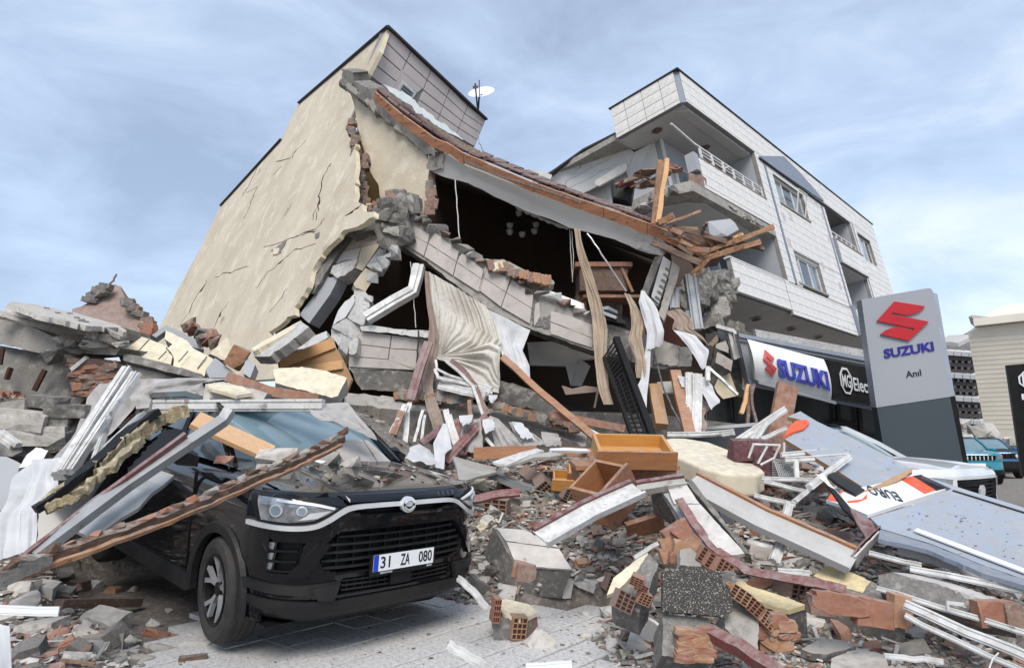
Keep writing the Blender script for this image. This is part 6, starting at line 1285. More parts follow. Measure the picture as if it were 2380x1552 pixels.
for i in range(26):
    t = i/25; k = t*(len(TP)-1); a = int(min(k, len(TP)-2)); p = TP[a]+(TP[a+1]-TP[a])*(k-a); V, F = rockm(1000+i, 12)
    red = .55 < t < .88; mk('brick_crumb' if red else 'mortar_crumb', V*np.array([rd(.06, .15), .04, rd(.03, .05)])@np.array(Matrix.Rotation(.48, 3, 'Y') @ Matrix.Rotation(0, 3, 'Z'))+p+np.array([rd(-.01, .01), -.01, .03]), F, M['brick' if red and i % 3 else ('woodd', 'conc', 'brickd')[i % 3]], tm)
slab('stained_board', [cJ(0, 960), cJ(280, 850), cJ(330, 850), cJ(330, 900), cJ(0, 1060), cJ(-60, 1090), cJ(-60, 990)], PL3((*cJ(0, 960), 3.0), (*cJ(300, 860), 3.2), (*cJ(0, 1050), 2.98)), .04, M['concd'], tm, j=(10, 2), seed=92)
bar('pine_plank', [PWS(cE(240, 180), .14), PWS(cE(660, 370), .10)], .20, .035, M['woodp'], 'pale pine plank resting on the windscreen of the black car', 'plank', up=PWS.n)
for i, (p, s, m, lab) in enumerate([(cE(700, 380), (.36, .2, .12), 'concl', 'pale stone block lying at the base of the windscreen'), (cE(980, 395), (.22, .2, .12), 'conc', 'grey rubble lump on the bonnet near the windscreen'), (cE(1090, 410), (.2, .16, .09), 'concl', 'small pale rubble lump at the back edge of the bonnet'), (cE(400, 400), (.14, .1, .06), 'brick', 'orange brick chip at the corner of the windscreen'), (cE(640, 455), (.16, .12, .08), 'conc', 'grey concrete chip where the timber meets the bonnet'), (cE(900, 410), (.2, .1, .03), 'white', 'white plaster sliver along the windscreen base')]):
    V, F = rockm(60+i, 16); o = mk('rubble_piece', V*np.array(s)+PH(p, .05), F, M[m]); tag(o, lab, 'rubble piece')
crt = T('loose_cladding_panel', 'pair of beige cladding tiles lying on the right of the black bonnet', 'tile', PH(cE(1150, 400), .05))
for q in ([(1050, 292), (1165, 292), (1245, 412), (1065, 408), (1022, 345)], [(1172, 292), (1195, 294), (1322, 410), (1252, 412)]): slab('tile', [cE(*p) for p in q], loc_plane(root, (.1, .8, 1.24), (.7, .8, 1.24), (.4, 1.2, 1.36)), .03, M['ltile'], crt, out=.02, j=(14, .8))
for i in range(60):
    p = cE(rd(760, 1620), rd(425, 515)); 
    V, F = rockm(1100+i % 9, 10); s = rd(.012, .045); o = mk('bonnet_crumb', V*np.array([s, s, s*.5])+PH(p, .012), F, M[('brick', 'conc', 'woodd', 'concd', 'concl')[i % 5]]); tag(o, 'small crumb of rubble on the dusty black bonnet', 'crumb', 'rubble crumbs on the black bonnet')
bar('window_profile', cx([cE(20, 105), cE(390, 103), cE(950, 100)], (5.75, 5.7, 5.6)), .10, .075, M['pvc'], 'long white window profile lying along the roof edge of the black car', 'window profile', prof='pvc', up=(0, -1, 0))
chunk('stone_block', 'pale concrete block with cream plaster lying on the white profile above the windscreen', 'stone block', [cH(*p) for p in [(1530, 905), (1640, 890), (1800, 920), (1990, 975), (1960, 1020), (1790, 1080), (1650, 1060), (1510, 1030)]], None, (.05, .35, -.02), M['concl'], M['conc'], seed=61, plane=PL3((*cH(1530, 905), 5.9), (*cH(1990, 975), 5.8), (*cH(1650, 1060), 5.75)))
slab('plaster_crust', [cH(*p) for p in [(1540, 905), (1700, 895), (1800, 925), (1880, 970), (1760, 990), (1660, 960), (1560, 940)]], PL3((*cH(1540, 905), 5.85), (*cH(1880, 970), 5.72), (*cH(1660, 960), 5.68)), .03, M['cream'], None, 'cream plaster crust on the block above the windscreen', 'plaster', j=(8, 1.2), seed=62)
bar('wood_lath', cx([cH(1690, 850), cH(2003, 960), (740, 928)], (6.0, 5.9, 5.9)), .09, .03, M['woodb'], 'brown wooden lath lying above the block on the car roof', 'lath', up=(0, -1, .2))
slab('cream_wall_piece', [(634, 858), (700, 852), (760, 862), (806, 878), (785, 920), (770, 924), (700, 905), (640, 890)], PL3((640, 858, 7.0), (806, 878, 6.9), (700, 905, 6.7)), .14, M['cream'], None, 'cream wall piece lying right of the block above the windscreen', 'wall piece', j=(8, 1.2), seed=63, edge=M['conc'])
cb = T('plywood_cabinet_back', 'brown plywood panel with two pale battens standing behind the black car', 'board', K((740, 880), 8.6))
PC = PL3((*cI(100, 1460), 8.9), (*cI(580, 1260), 8.7), (*cI(690, 1560), 8.5)); slab('plywood', [cI(*p) for p in [(95, 1455), (580, 1262), (600, 1330), (660, 1430), (720, 1552), (760, 1640), (700, 1790), (480, 1800), (100, 1560)]], PC, .04, M['ply'], cb)
bar('batten', [PC(cI(105, 1495), .03), PC(cI(600, 1300), .03)], .04, .14, M['woodp'], parent=cb, up=(0, -1, 0), twist=math.pi/2); bar('batten', [PC(cI(290, 1560), .03), PC(cI(680, 1500), .03)], .04, .11, M['woodp'], parent=cb, up=(0, -1, 0), twist=math.pi/2)
cloth('net_curtain', [K(p, z) for p, z in ((cE(870, 95), 5.65), (cE(880, 150), 5.5), (cE(930, 185), 5.4), (cE(1010, 190), 5.35))], [K(p, z) for p, z in ((cE(1085, 85), 5.7), (cE(1150, 170), 5.5), (cE(1215, 240), 5.35), (cE(1245, 295), 5.25))], M['netc'], 'dusty net curtain draped over the right pillar of the black car', 'curtain', nu=30, nv=24, folds=2, amp=.05, seed=35, rag=.02)
# white and red window frames between the car and the building
def multi(name, cat, rows, prof='rect'):
    for P, zs, w, h, m, lab in rows: bar(name, cx(P, zs), w*(.62 if w > .05 else 1), h*.8, M[m], lab, cat, prof=prof, up=(0, -1, .1), n=3, amp=.006)
multi('window_frame_piece', 'window frame', [
    ([cL(255, 60), cL(160, 330), cL(70, 645)], (10.3, 10.1, 9.9), .22, .08, 'mar', 'faded red window frame piece leaning left of the brown drape'),
    ([cL(60, 680), cL(40, 760), cL(20, 1080), cL(10, 1220)], (9.6, 9.5, 9.2, 9.0), .12, .08, 'pvc', 'white window profile standing beside the bonnet of the black car'),
    ([cL(20, 700), cL(-50, 850), cL(-140, 1020)], (9.4, 9.2, 9.0), .14, .08, 'pvc', 'white window profile leaning left towards the bonnet'),
    ([cL(-20, 760), cL(-110, 1000)], (9.3, 9.0), .16, .08, 'woodb', 'brown frame piece between two leaning white profiles near the bonnet'),
    ([cL(480, 250), cL(600, 350), cL(720, 500), cL(770, 620), cL(840, 800)], (10.2, 10.1, 10.0, 9.8, 9.6), .15, .08, 'mar', 'red sided window frame bent below the torn lace curtain'),
    ([cL(430, 250), cL(560, 360), cL(700, 500), cL(745, 620), cL(805, 800)], (10.15, 10.05, 9.95, 9.75, 9.55), .07, .08, 'pvc', 'white side of the bent red window frame below the lace'),
    ([cL(835, 810), cL(640, 1020), cL(420, 1270)], (9.5, 9.0, 8.6), .19, .08, 'redw', 'dark red frame bar slanting down to the white sheet on the heap'),
    ([cL(665, 650), cL(690, 900), cL(705, 1220)], (9.6, 9.3, 9.0), .09, .06, 'woodb', 'thin dark red post standing behind the slanting red bar'),
    ([cL(430, 750), cL(480, 960), cL(560, 1190)], (9.4, 9.2, 8.9), .13, .1, 'pvc', 'grey white window profile standing left of the slanting red bar'),
    ([cL(470, 800), cL(590, 1190)], (9.35, 8.9), .09, .08, 'pvc', 'second standing white window profile left of the slanting red bar'),
    ([cL(515, 850), cL(560, 1000), cL(600, 1210)], (9.4, 9.2, 8.9), .19, .06, 'redw', 'broad dark red standing frame piece behind the white profiles'),
    ([cL(380, 910), cL(280, 1010), cL(180, 1080)], (9.3, 9.1, 9.0), .15, .05, 'mar', 'dark red frame piece lying by the foot of the brown drape'),
    ([cL(325, 240), cL(335, 330), cL(480, 400), cL(780, 490)], (10.3, 10.2, 10.1, 10.0), .06, .05, 'pvc', 'thin bent white rail under the lace curtain'),
    ([cL(320, 330), cL(350, 420), cL(600, 470), cL(900, 570)], (10.2, 10.1, 10.0, 9.9), .05, .05, 'pvc', 'second thin bent white rail under the lace curtain'),
    ([cL(400, 430), cL(700, 490), cL(880, 560)], (10.2, 10.05, 9.9), .24, .06, 'pvc', 'broad white window profile lying under the torn lace, upper one'),
    ([cL(355, 490), cL(600, 550), cL(830, 600)], (10.15, 10.0, 9.85), .2, .06, 'pvc', 'broad white window profile lying under the torn lace, lower one'),
    ([cL(195, 750), cL(150, 900), cL(110, 1070)], (9.6, 9.4, 9.2), .04, .04, 'pvc', 'thin white strip hanging left of the brown drape end'),
    ([cL(215, 800), cL(180, 1080)], (9.6, 9.2), .04, .04, 'pvc', 'second thin white strip left of the brown drape end'),
    ([cL(840, 1030), cL(940, 1145)], (9.0, 8.8), .07, .05, 'pvc', 'short white profile leaning behind the slanting red bar'),
    ([cN(700, 1010), cN(700, 1200), cN(690, 1400)], (10.1, 10.0, 9.8), .16, .1, 'pvc', 'left of three white window profiles standing below the ruined corner'),
    ([cN(770, 1020), cN(770, 1250), cN(755, 1530)], (10.0, 9.9, 9.6), .22, .1, 'pvc', 'thickest of three white window profiles standing below the ruined corner'),
    ([cN(860, 960), cN(862, 1080)], (10.1, 10.0), .1, .08, 'pvc', 'short white window profile at the top right of the ruined corner'),
    ([cN(520, 1530), cN(800, 1530), cN(1080, 1505)], (9.4, 9.3, 9.2), .12, .1, 'pvc', 'white window profile lying flat in front of the dark shopfront')], 'pvc')
multi('timber_beam', 'wooden beam', [
    ([cL(1005, 215), cL(1400, 570), cL(1750, 870), cL(2010, 1085)], (9.9, 9.4, 8.9, 8.4), .14, .12, 'wood', 'long orange wooden beam leaning from the white sheet down to the open drawer'),
    ([cL(1500, 790), cL(1800, 850), cL(2240, 935)], (9.2, 9.1, 8.9), .16, .07, 'woodb', 'brown wooden beam crossing behind the long leaning beam'),
    ([cL(715, 1185), cL(1000, 1172), cL(1350, 1165)], (8.6, 8.5, 8.4), .25, .06, 'wood', 'orange board lying level behind the folded metal sheets'),
    ([cL(1590, 1160), cL(1780, 1175), cL(1965, 1180)], (8.3, 8.2, 8.1), .18, .06, 'wood', 'short orange board end just left of the open drawer'),
    ([cN(585, 1000), cN(640, 1250), cN(710, 1540)], (10.4, 10.0, 9.5), .26, .1, 'wood', 'orange brown post leaning beside the white profiles under the right beam'),
    ([cN(410, 1120), cN(440, 1300), cN(470, 1460)], (10.6, 10.3, 10.0), .3, .15, 'ply', 'stained upright post inside the dark lower opening'),
    ([cN(440, 1140), cN(600, 1135)], (10.7, 10.6), .3, .1, 'soff', 'pale horizontal lintel inside the dark lower opening'),
    ([cN(1200, 1110), cN(1170, 1250), cN(1140, 1350)], (10.4, 10.3, 10.2), .10, .06, 'woodp', 'splintered pale lath left of the sign, hanging down'),
    ([cN(1245, 1110), cN(1200, 1300), cN(1190, 1470)], (10.4, 10.2, 10.0), .07, .07, 'woodd', 'thin dark pole hanging below the left end of the curved sign'),
    ([cN(1220, 1120), cN(1235, 1320), cN(1270, 1450)], (10.3, 10.1, 9.9), .06, .06, 'woodd', 'second thin dark pole crossing below the curved sign'),
    ([cN(880, 980), cN(1000, 1090), cN(1110, 1195)], (10.6, 10.4, 10.3), .06, .06, 'stl', 'thin steel bar slanting across the cream wall patch')], 'rect')
bar('leaning_plank', [K(cD(478, 790), 8.6), K(cD(440, 1000), 8.4), K(cD(385, 1290), 8.1)], .26, .07, M['woodb'], 'broad orange brown plank standing upright in front of the curved sign', 'plank', up=(0, -1, 0), n=2)
bar('leaning_plank', [K(cD(440, 820), 8.7), K(cD(415, 960), 8.6)], .1, .05, M['woodp'], 'short pale splinter stuck to the top of the upright orange plank', 'plank', up=(0, -1, 0))
gt = T('iron_gate', 'black iron window grille leaning against the broken right beam', 'grille', K(cN(300, 1500), 9.4))
A0, A1, B0, B1 = K(cN(90, 720), 10.6), K(cN(400, 1560), 9.2), K(cN(-10, 880), 10.5), K(cN(225, 1540), 9.2)
bar('rail', [A0, A1], .10, .08, M['black'], parent=gt); bar('rail', [B0, B1], .05, .05, M['black'], parent=gt)
for k in range(22): t = k/21; bar('cross_bar', [A0+(A1-A0)*t, B0+(B1-B0)*t], .022, .022, M['black'], parent=gt)
for s in (.33, .66): bar('inner_bar', [A0*(1-s)+B0*s+(A1-A0)*.35*(1-s)+(B1-B0)*.35*s, A1*(1-s)+B1*s], .022, .022, M['black'], parent=gt)
# cloths lying between car and building
cloth('white_sheet', [K(p, z) for p, z in ((cL(160, 1085), 8.7), (cL(60, 1120), 8.4), (cL(40, 1230), 8.0))], [K(p, z) for p, z in ((cL(270, 1150), 8.7), (cL(325, 1240), 8.3), (cL(370, 1330), 7.9))], M['sheet'], 'crumpled white sheet on the heap right behind the black bonnet', 'sheet', nu=24, nv=20, folds=2, amp=.09, seed=51, rag=.05)
cloth('white_sheet', [K(p, z) for p, z in ((cL(400, 880), 9.2), (cL(300, 1080), 8.7), (cL(320, 1280), 8.2), (cL(380, 1340), 8.0))], [K(p, z) for p, z in ((cL(440, 880), 9.2), (cL(490, 1130), 8.7), (cL(420, 1180), 8.4), (cL(410, 1340), 8.0))], M['sheet'], 'white sheet hanging from a red bar left of the standing profiles', 'sheet', nu=20, nv=30, folds=1.5, amp=.06, seed=52)
for i, (q, lab, m) in enumerate([([(590, 850), (780, 830), (800, 1180), (610, 1170)], 'dusty net curtain behind the thin dark red post', 'netc'), ([(870, 800), (960, 830), (1240, 1140), (940, 1150)], 'long dusty net curtain hanging below the lower beam', 'netc'), ([(1060, 860), (1180, 890), (1440, 1080), (1230, 1130)], 'net curtain scrap at the right end of the lower beam', 'netc'), ([(1090, 860), (1190, 870), (1330, 1030), (1200, 1030)], 'torn white paper hanging on the net curtain below the lower beam', 'sheet'), ([(800, 840), (900, 820), (920, 940), (830, 980)], 'white cloth scrap beside the top of the slanting red bar', 'sheet'), ([(560, 800), (700, 790), (680, 870), (600, 900)], 'white rag tucked under the lower beam', 'sheet'), ([(1390, 960), (1560, 980), (1600, 1100), (1440, 1110)], 'grey rag lying right of the net curtains', 'netc'), ([(860, 590), (950, 590), (930, 640), (890, 680)], 'small white rag caught on the edge of the lower beam', 'sheet')]):
    a, b, c, d = [cL(*p) for p in q]; z0 = 9.3 if i < 7 else 9.9; cloth('hanging_rag', [K(a, z0), K(((a[0]+d[0])/2-3, (a[1]+d[1])/2), z0-.15), K(d, z0-.4)], [K(b, z0), K(((b[0]+c[0])/2+2, (b[1]+c[1])/2), z0-.2), K(c, z0-.4)], M[m], lab, 'cloth', nu=20, nv=20, folds=2+i % 3, amp=.07, seed=60+i, rag=.07)
for i, (P, m, lab) in enumerate([([(500, 1210), (940, 1325), (935, 1370), (640, 1450), (560, 1455), (540, 1330)], 'gal', 'creased beige metal sheet lying behind the black bonnet'), ([(900, 1265), (1180, 1170), (1350, 1130), (1420, 1150), (1300, 1190), (1040, 1300)], 'pvc', 'thin white folded trim behind the creased beige sheet'), ([(1010, 1300), (1300, 1185), (1480, 1165), (1650, 1190), (1480, 1215), (1330, 1220), (1080, 1305)], 'gal', 'folded grey metal sheet lying left of the open drawer'), ([(1860, 1180), (2000, 1260), (2010, 1350), (1890, 1250)], 'woodb', 'brown cabinet side under the open drawer'), ([(1480, 1130), (1700, 1125), (1950, 1140), (1960, 1160), (1500, 1150)], 'white', 'thin white board edge behind the orange boards')]):
    pl = PL3((*cL(*P[0]), 8.0-.12*i), (*cL(*P[1]), 7.9-.12*i), (*cL(*P[2]), 7.6-.15*i)) if i not in (1, 2, 4) else PL3((*cL(*P[0]), 7.7), (*cL(*P[1]), 8.0), (*cL(P[0][0]+50, P[0][1]+70), 7.5))
    slab('folded_sheet', [cL(*p) for p in P], pl, .03, M[m], None, lab, 'metal sheet' if i < 3 else 'board', j=(16, .8), seed=i)
for i, (a, b, w, lab) in enumerate([(cL(880, 1375), cL(1310, 1545), .13, 'pair of steel rails lying behind the hollow bricks, upper one'), (cL(860, 1400), cL(1240, 1560), .07, 'pair of steel rails lying behind the hollow bricks, lower one')]): bar('steel_rail', [G(a, .28), G(b, .18)], w, .05, M['stl'], lab, 'rail', prof='chan')
# ---- furniture
def frame(o, X, Z):
    X = edge_n(X); Z = edge_n(np.asarray(Z)-X*(X@np.asarray(Z))); Y = np.cross(Z, X); m = Matrix.Identity(4)
    for i, v in enumerate((X, Y, Z)):
        for r in range(3): m[r][i] = v[r]
    for r in range(3): m[r][3] = o[r]
    return m
def tray(name, label, cat, o, X, Z, w, d, h, m, mf=None, t=.025, base=True):
    """open box: x width, y depth (away), z height"""
    r = thing(name, label, cat, mat=frame(o, X, Z)); mf = mf or m
    for nm, b in (('bottom', (-w/2, w/2, 0, d, 0, t)), ('side', (-w/2, -w/2+t, t, d-t, t+.001, h)), ('side', (w/2-t, w/2, t, d-t, t+.001, h)), ('front', (-w/2-.02, w/2+.02, -t*.2, t*.9, t*.0-.01, h+.01)), ('back', (-w/2, w/2, d-t*.9, d, t+.001, h))):
        if nm == 'bottom' and not base: continue
        V, F = boxm(*b); lmk(nm, V, F, M[mf if nm == 'front' else m], r)
    return r
tray('open_drawer', 'large amber drawer lying open on the heap beside the mattress', 'drawer', K(cF(1145, 300), 6.15), (1, .02, -.02), (.05, -.38, 1), .70, .50, .15, 'wooda', 'wood', .03)
r = thing('drawer_unit', 'orange wooden base under the large open drawer', 'cabinet', mat=frame(K(cF(1110, 330), 6.4), (1, .05, .0), (0, -.1, 1)))
V, F = boxm(-.50, .44, 0, .5, -.12, .03); lmk('carcass', V, F, M['woodb'], r); V, F = boxm(-.53, .47, -.02, .52, .032, .07); lmk('top_board', V, F, M['wood'], r)
tray('fallen_cabinet', 'orange wooden cabinet tipped on its corner in front of the open drawer', 'cabinet', K(cF(1090, 580), 5.75), (.60, .42, .55), (-.62, -.62, .50), .40, .36, .36, 'wood', 'woodb', .03)
tray('small_drawer', 'small amber drawer lying left of the tipped cabinet, front one', 'drawer', G(cF(720, 440), .12), (1, .0, -.06), (.1, -.5, 1), .36, .26, .12, 'wooda', 'wooda', .018)
tray('small_drawer', 'small amber drawer lying left of the tipped cabinet, rear one', 'drawer', G(cF(815, 400), .14), (1, .0, -.08), (.0, -.5, 1), .36, .26, .12, 'wooda', 'wood', .018)
mts = slab('mattress', [cF(*p) for p in [(1255, 125), (1330, 112), (1460, 112), (1600, 135), (1760, 195), (1900, 270), (1948, 315), (1900, 338), (1760, 335), (1660, 320), (1540, 285), (1400, 225), (1300, 175)]], PL3((*cF(1255, 125), 7.9), (*cF(1940, 310), 6.9), (*cF(1400, 225), 7.1)), 0, M['matt'], None, 'thick cream mattress bent over the heap beside the open drawer', 'mattress', back=(0.0, .05, -.22))
bv_ = mts.modifiers.new('b', 'BEVEL'); bv_.width = .035; bv_.segments = 3; bv_.limit_method = 'ANGLE'
slab('wooden_drawer_front', [cF(*p) for p in [(1085, 660), (1310, 590), (1325, 690), (1110, 745)]], PG(cF(1085, 660), cF(1310, 590), cF(1110, 745), .25, .25, .05), .05, M['woodb'], None, 'brown drawer front lying below the tipped cabinet', 'drawer front')
bar('turned_leg', [G(cF(910, 635), .1), G(cF(1090, 590), .15)], .07, .07, M['wood'], 'turned orange table leg below the tipped cabinet', 'table leg', prof='tube', smooth=True)
# upholstered chair with steel legs
chr_ = T('stacking_chair', 'overturned maroon chair with steel legs and mesh beside the mattress', 'chair', K(cD(250, 1450), 7.2))
V, F = rockm(71, 30); mk('seat', V*np.array([.52, .45, .32])+K(cD(200, 1290), 7.35), F, M['maroon'], chr_)
V, F = rockm(72, 30); mk('backrest', V*np.array([.35, .3, .38])+K(cD(350, 1420), 7.1), F, M['maroon'], chr_)
for a, b, c in ((cD(230, 1220), cD(190, 1330), None), (cD(330, 1240), cD(260, 1370), None), (cD(425, 1230), cD(380, 1330), cD(280, 1380)), (cD(455, 1215), cD(450, 1390), None), (cD(230, 1228), cD(425, 1235), None)):
    bar('leg', [K(q, 6.95) for q in (a, b, c) if q], .025, .025, M['pvc'], parent=chr_, prof='tube')
for k in range(9): bar('wire', [K(cD(370+k*14, 1330+k*4), 6.95), K(cD(420+k*14, 1470), 6.8)], .012, .012, M['stl'], parent=chr_); bar('wire', [K(cD(365, 1340+k*16), 6.94), K(cD(520, 1350+k*14), 6.85)], .012, .012, M['stl'], parent=chr_)
# white frames on the right
multi('window_profile', 'window profile', [
    ([cD(105, 1205), cD(460, 970)], (7.7, 8.0), .13, .08, 'pvc', 'white window profile slanting up in front of the shopfront, longest one'), ([cD(200, 1190), cD(400, 1020)], (7.65, 7.8), .06, .06, 'pvc', 'thin white profile below the longest slanting one by the shopfront'), ([cD(240, 1210), cD(330, 1060)], (7.6, 7.7), .05, .05, 'pvc', 'steeper thin white profile near the upright orange plank'), ([cD(280, 1190), cD(470, 1110)], (7.5, 7.6), .05, .05, 'pvc', 'thin white profile crossing the upright orange plank'),
    ([cD(0, 1160), cD(80, 1145)], (8.4, 8.3), .08, .08, 'pvc', 'short white profile at the left of the maroon chair'), ([cD(430, 1310), cD(800, 1280)], (6.9, 6.9), .09, .07, 'pvc', 'white frame bar behind the leaning grey sheet, upper one'), ([cD(460, 1345), cD(935, 1315)], (6.8, 6.7), .10, .07, 'pvc', 'white frame bar behind the leaning grey sheet, lower one'),
    ([cD(935, 1320), cD(640, 1550)], (6.5, 6.0), .09, .07, 'pvc', 'slanting white frame bar crossing in front of the leaning grey sheet'), ([cD(545, 1355), cD(550, 1480)], (6.75, 6.6), .04, .04, 'pvc', 'thin upright white bar left of the leaning grey sheet'),
    ([cG(400, 175), cG(830, 190)], (6.6, 6.5), .07, .05, 'pvc', 'level white profile below the maroon chair'), ([cG(420, 200), cG(720, 270)], (6.4, 6.2), .06, .05, 'pvc', 'white profile slanting below the level one near the chair'),
    ([cG(350, 300), cG(650, 370)], (6.1, 5.9), .07, .05, 'pvc', 'white profile slanting behind the long orange edged channel'), ([cG(640, 345), cG(830, 185)], (5.9, 6.2), .06, .06, 'pvc', 'white profile rising to the corner of the white frame'), ([cG(600, 360), cG(540, 560)], (5.8, 5.6), .10, .06, 'pvc', 'upper part of the white upright crossing behind the orange edged channel'), ([cG(560, 600), cG(490, 780)], (5.3, 5.1), .12, .06, 'pvc', 'lower part of the white upright below the orange edged channel'),
    ([cG(1180, 715), cG(1560, 805)], (4.9, 4.75), .06, .05, 'pvc', 'white profile lying below the big grey sheet, left one'), ([cG(1390, 690), cG(1750, 790), cG(2060, 905)], (4.95, 4.75, 4.6), .12, .015, 'soff', 'grey white flat strip along the lower edge of the big grey sheet'),
    ([cG(1480, 830), cG(1900, 910), cG(2420, 1010)], (4.6, 4.4, 4.2), .07, .05, 'pvc', 'long white profile running to the right edge above the long block'), ([cG(1240, 975), cG(1700, 1110), cG(2420, 1330)], (4.4, 4.15, 3.85), .035, .045, 'pvc', 'thin long white profile with a handle below the long block'),
    ([cG(1445, 1090), cG(1900, 1290), cG(2420, 1510)], (4.1, 3.85, 3.6), .09, .06, 'pvc', 'broadest white window profile in the lower right corner'), ([cG(1445, 1170), cG(1900, 1390), cG(2400, 1620)], (4.0, 3.75, 3.5), .03, .04, 'pvc', 'lowest white window profile in the lower right corner'),
    ([cG(1290, 1460), cG(1500, 1480), cG(1720, 1505)], (3.7, 3.7, 3.65), .03, .02, 'pvc', 'thin white strip on the ground at the lower right'), ([cG(520, 850), cG(750, 870)], (4.75, 4.7), .05, .05, 'pvc', 'short white profile left of the yellow plastered block'), ([cF(1130, 860), cF(1300, 760)], (4.9, 5.0), .03, .03, 'pvc', 'thin white stick standing out above the cream faced brick lump'),
    ([cF(1330, 640), cF(1480, 790)], (5.2, 5.0), .0, .0, 'pvc', '')][:-1] + [([cF(30, 990), cF(120, 1060), cF(215, 1180)], (4.75, 4.6, 4.4), .045, .04, 'pvc', 'grooved white profile sticking out right of the black bumper'), ([cF(-30, 1400), cF(100, 1480), cF(250, 1570)], (3.72, 3.62, 3.5), .05, .02, 'pvc', 'white profile lying on the pale paving at the bottom'), ([cF(450, 1550), cF(740, 1535)], (3.6, 3.6), .05, .03, 'white', 'white strip at the bottom edge right of the paving'), ([cJ(-20, 1185), cJ(370, 1195)], (3.7, 3.75), .05, .02, 'white', 'thin white board lying over stones at the lower left')], 'pvc')
bar('profile_handle', [K(cG(1755, 1130), 4.05), K(cG(1755, 1075), 4.05), K(cG(1870, 1090), 4.0), K(cG(1870, 1105), 4.0)], .02, .02, M['pvc'], 'white window handle on the thin long profile at the right', 'handle')
bar('white_pipe', [G(cG(300, 640), .08), G(cG(480, 690), .08)], .07, .07, M['pvc'], 'short white pipe lying left of the white upright', 'pipe', prof='tube', smooth=True)
bar('white_wire', [K(cG(2120, 1440), 3.6), K(cG(2080, 1480), 3.55), K(cG(2050, 1560), 3.5)], .008, .008, M['pvc'], 'thin white wire looped over the lowest profile at the right', 'wire', n=3, prof='tube')
# metal channels, bent strips
def channel(name, label, P, zs, w, m1, m2, h=.035, up=(0, -.6, .8)):
    t = T(name, label, 'metal channel', K(P[0], zs[0])); Q = cx(P, zs); bar('web', Q, w, .012, M[m2], parent=t, up=up, n=3)
    u = edge_n(np.asarray(up, float))
    d = edge_n(Q[-1]-Q[0]); s = edge_n(np.cross(d, u)); s = s if s[2] > 0 else -s
    bar('edge', [q+s*w*.5 for q in Q], h, .06, M[m1], parent=t, up=u, n=3, amp=.003); bar('lower_edge', [q-s*w*.5 for q in Q], .02, .06, M[m2], parent=t, up=u, n=3); return t
channel('maroon_channel', 'bent channel with maroon edge slanting up to the tipped cabinet', [cF(540, 735), cF(850, 560), cF(1150, 425)], (5.0, 5.3, 5.55), .17, 'mar', 'pvc')
channel('maroon_channel', 'short maroon edged channel running right from the tipped cabinet', [cF(1150, 425), cF(1300, 400), cF(1450, 380)], (5.6, 5.6, 5.6), .10, 'mar', 'gal')
channel('long_channel', 'long white channel with orange edge running down to the right', [cF(1480, 380), cG(400, 470), cG(750, 625), cG(1080, 775)], (5.75, 5.3, 5.1, 4.9), .24, 'wood', 'soff', .03)
mf = T('folded_trim', 'folded dark maroon metal trim with a white edge over the grey sheets', 'metal trim', K(cG(1160, 500), 5.2))
for P, m, zs in (([(800, 150), (850, 140), (900, 215), (1010, 330), (1050, 380), (1030, 400), (930, 280), (880, 220)], 'white', (5.6, 5.55, 5.45)), ([(880, 225), (960, 270), (1040, 380), (1170, 600), (1120, 530), (1000, 400)], 'black', (5.5, 5.45, 5.3)), ([(1040, 380), (1110, 430), (1270, 518), (1240, 540), (1160, 610), (1100, 510)], 'mar', (5.35, 5.25, 5.1)), ([(1270, 520), (1262, 570), (1110, 745), (1060, 740), (1120, 660)], 'mar', (5.15, 5.1, 4.95)), ([(1262, 560), (1262, 600), (1160, 720), (1090, 830), (1085, 745)], 'pvc', (5.1, 5.05, 4.9))):
    slab('fold', [cG(*p) for p in P], PL3((*cG(*P[0]), zs[0]), (*cG(*P[2]), zs[1]), (*cG(*P[4]), zs[2])), .012, M[m], mf, j=(12, .8))
bar('red_strip', cx([cF(1410, 490), cF(1500, 640), cF(1620, 790), cG(130, 730), cG(300, 845), cG(550, 895), cG(800, 935), cG(1010, 985)], (5.3, 5.15, 4.95, 4.8, 4.6, 4.45, 4.35, 4.25)), .07, .012, M['redw'], 'curved red metal strip winding down to the yellow plastered block', 'metal strip', up=(0, -.7, .7), n=4, amp=.004)
bar('red_strip', cx([cF(120, 495), cF(260, 470), cF(410, 450)], (5.9, 5.9, 5.9)), .08, .03, M['redw'], 'short red metal strip lying in the rubble right of the car', 'metal strip', up=(0, -.7, .7), n=3, amp=.01)
lb_ = T('clad_wall_strip', 'long pale clad wall strip with a dark edge leaning down to the right', 'wall piece', K(cF(1800, 850), 4.9))
PLS = PL3((*cF(1345, 430), 5.6), (*cF(1450, 395), 5.6), (*cF(1800, 830), 4.85))
slab('facing', [cF(*p) for p in [(1345, 432), (1452, 392), (1540, 520), (1380, 520)]], PLS, .03, M['slabw'], lb_, out=.03, j=(12, .8)); slab('facing', [cF(*p) for p in [(1395, 528), (1545, 524), (1825, 832), (1700, 850), (1560, 700)]], PLS, .03, M['slabw'], lb_, out=.03, j=(14, .8))
slab('backing', [cF(*p) for p in [(1300, 440), (1345, 425), (1520, 640), (1730, 860), (1650, 870), (1480, 700)]], PLS, .08, M['grey'], lb_, j=(14, 1)); slab('dark_edge', [cF(*p) for p in [(1455, 385), (1490, 370), (1700, 640), (1860, 840), (1826, 830), (1640, 600)]], PLS, .10, M['concd'], lb_, out=.04, j=(8, 1.2))
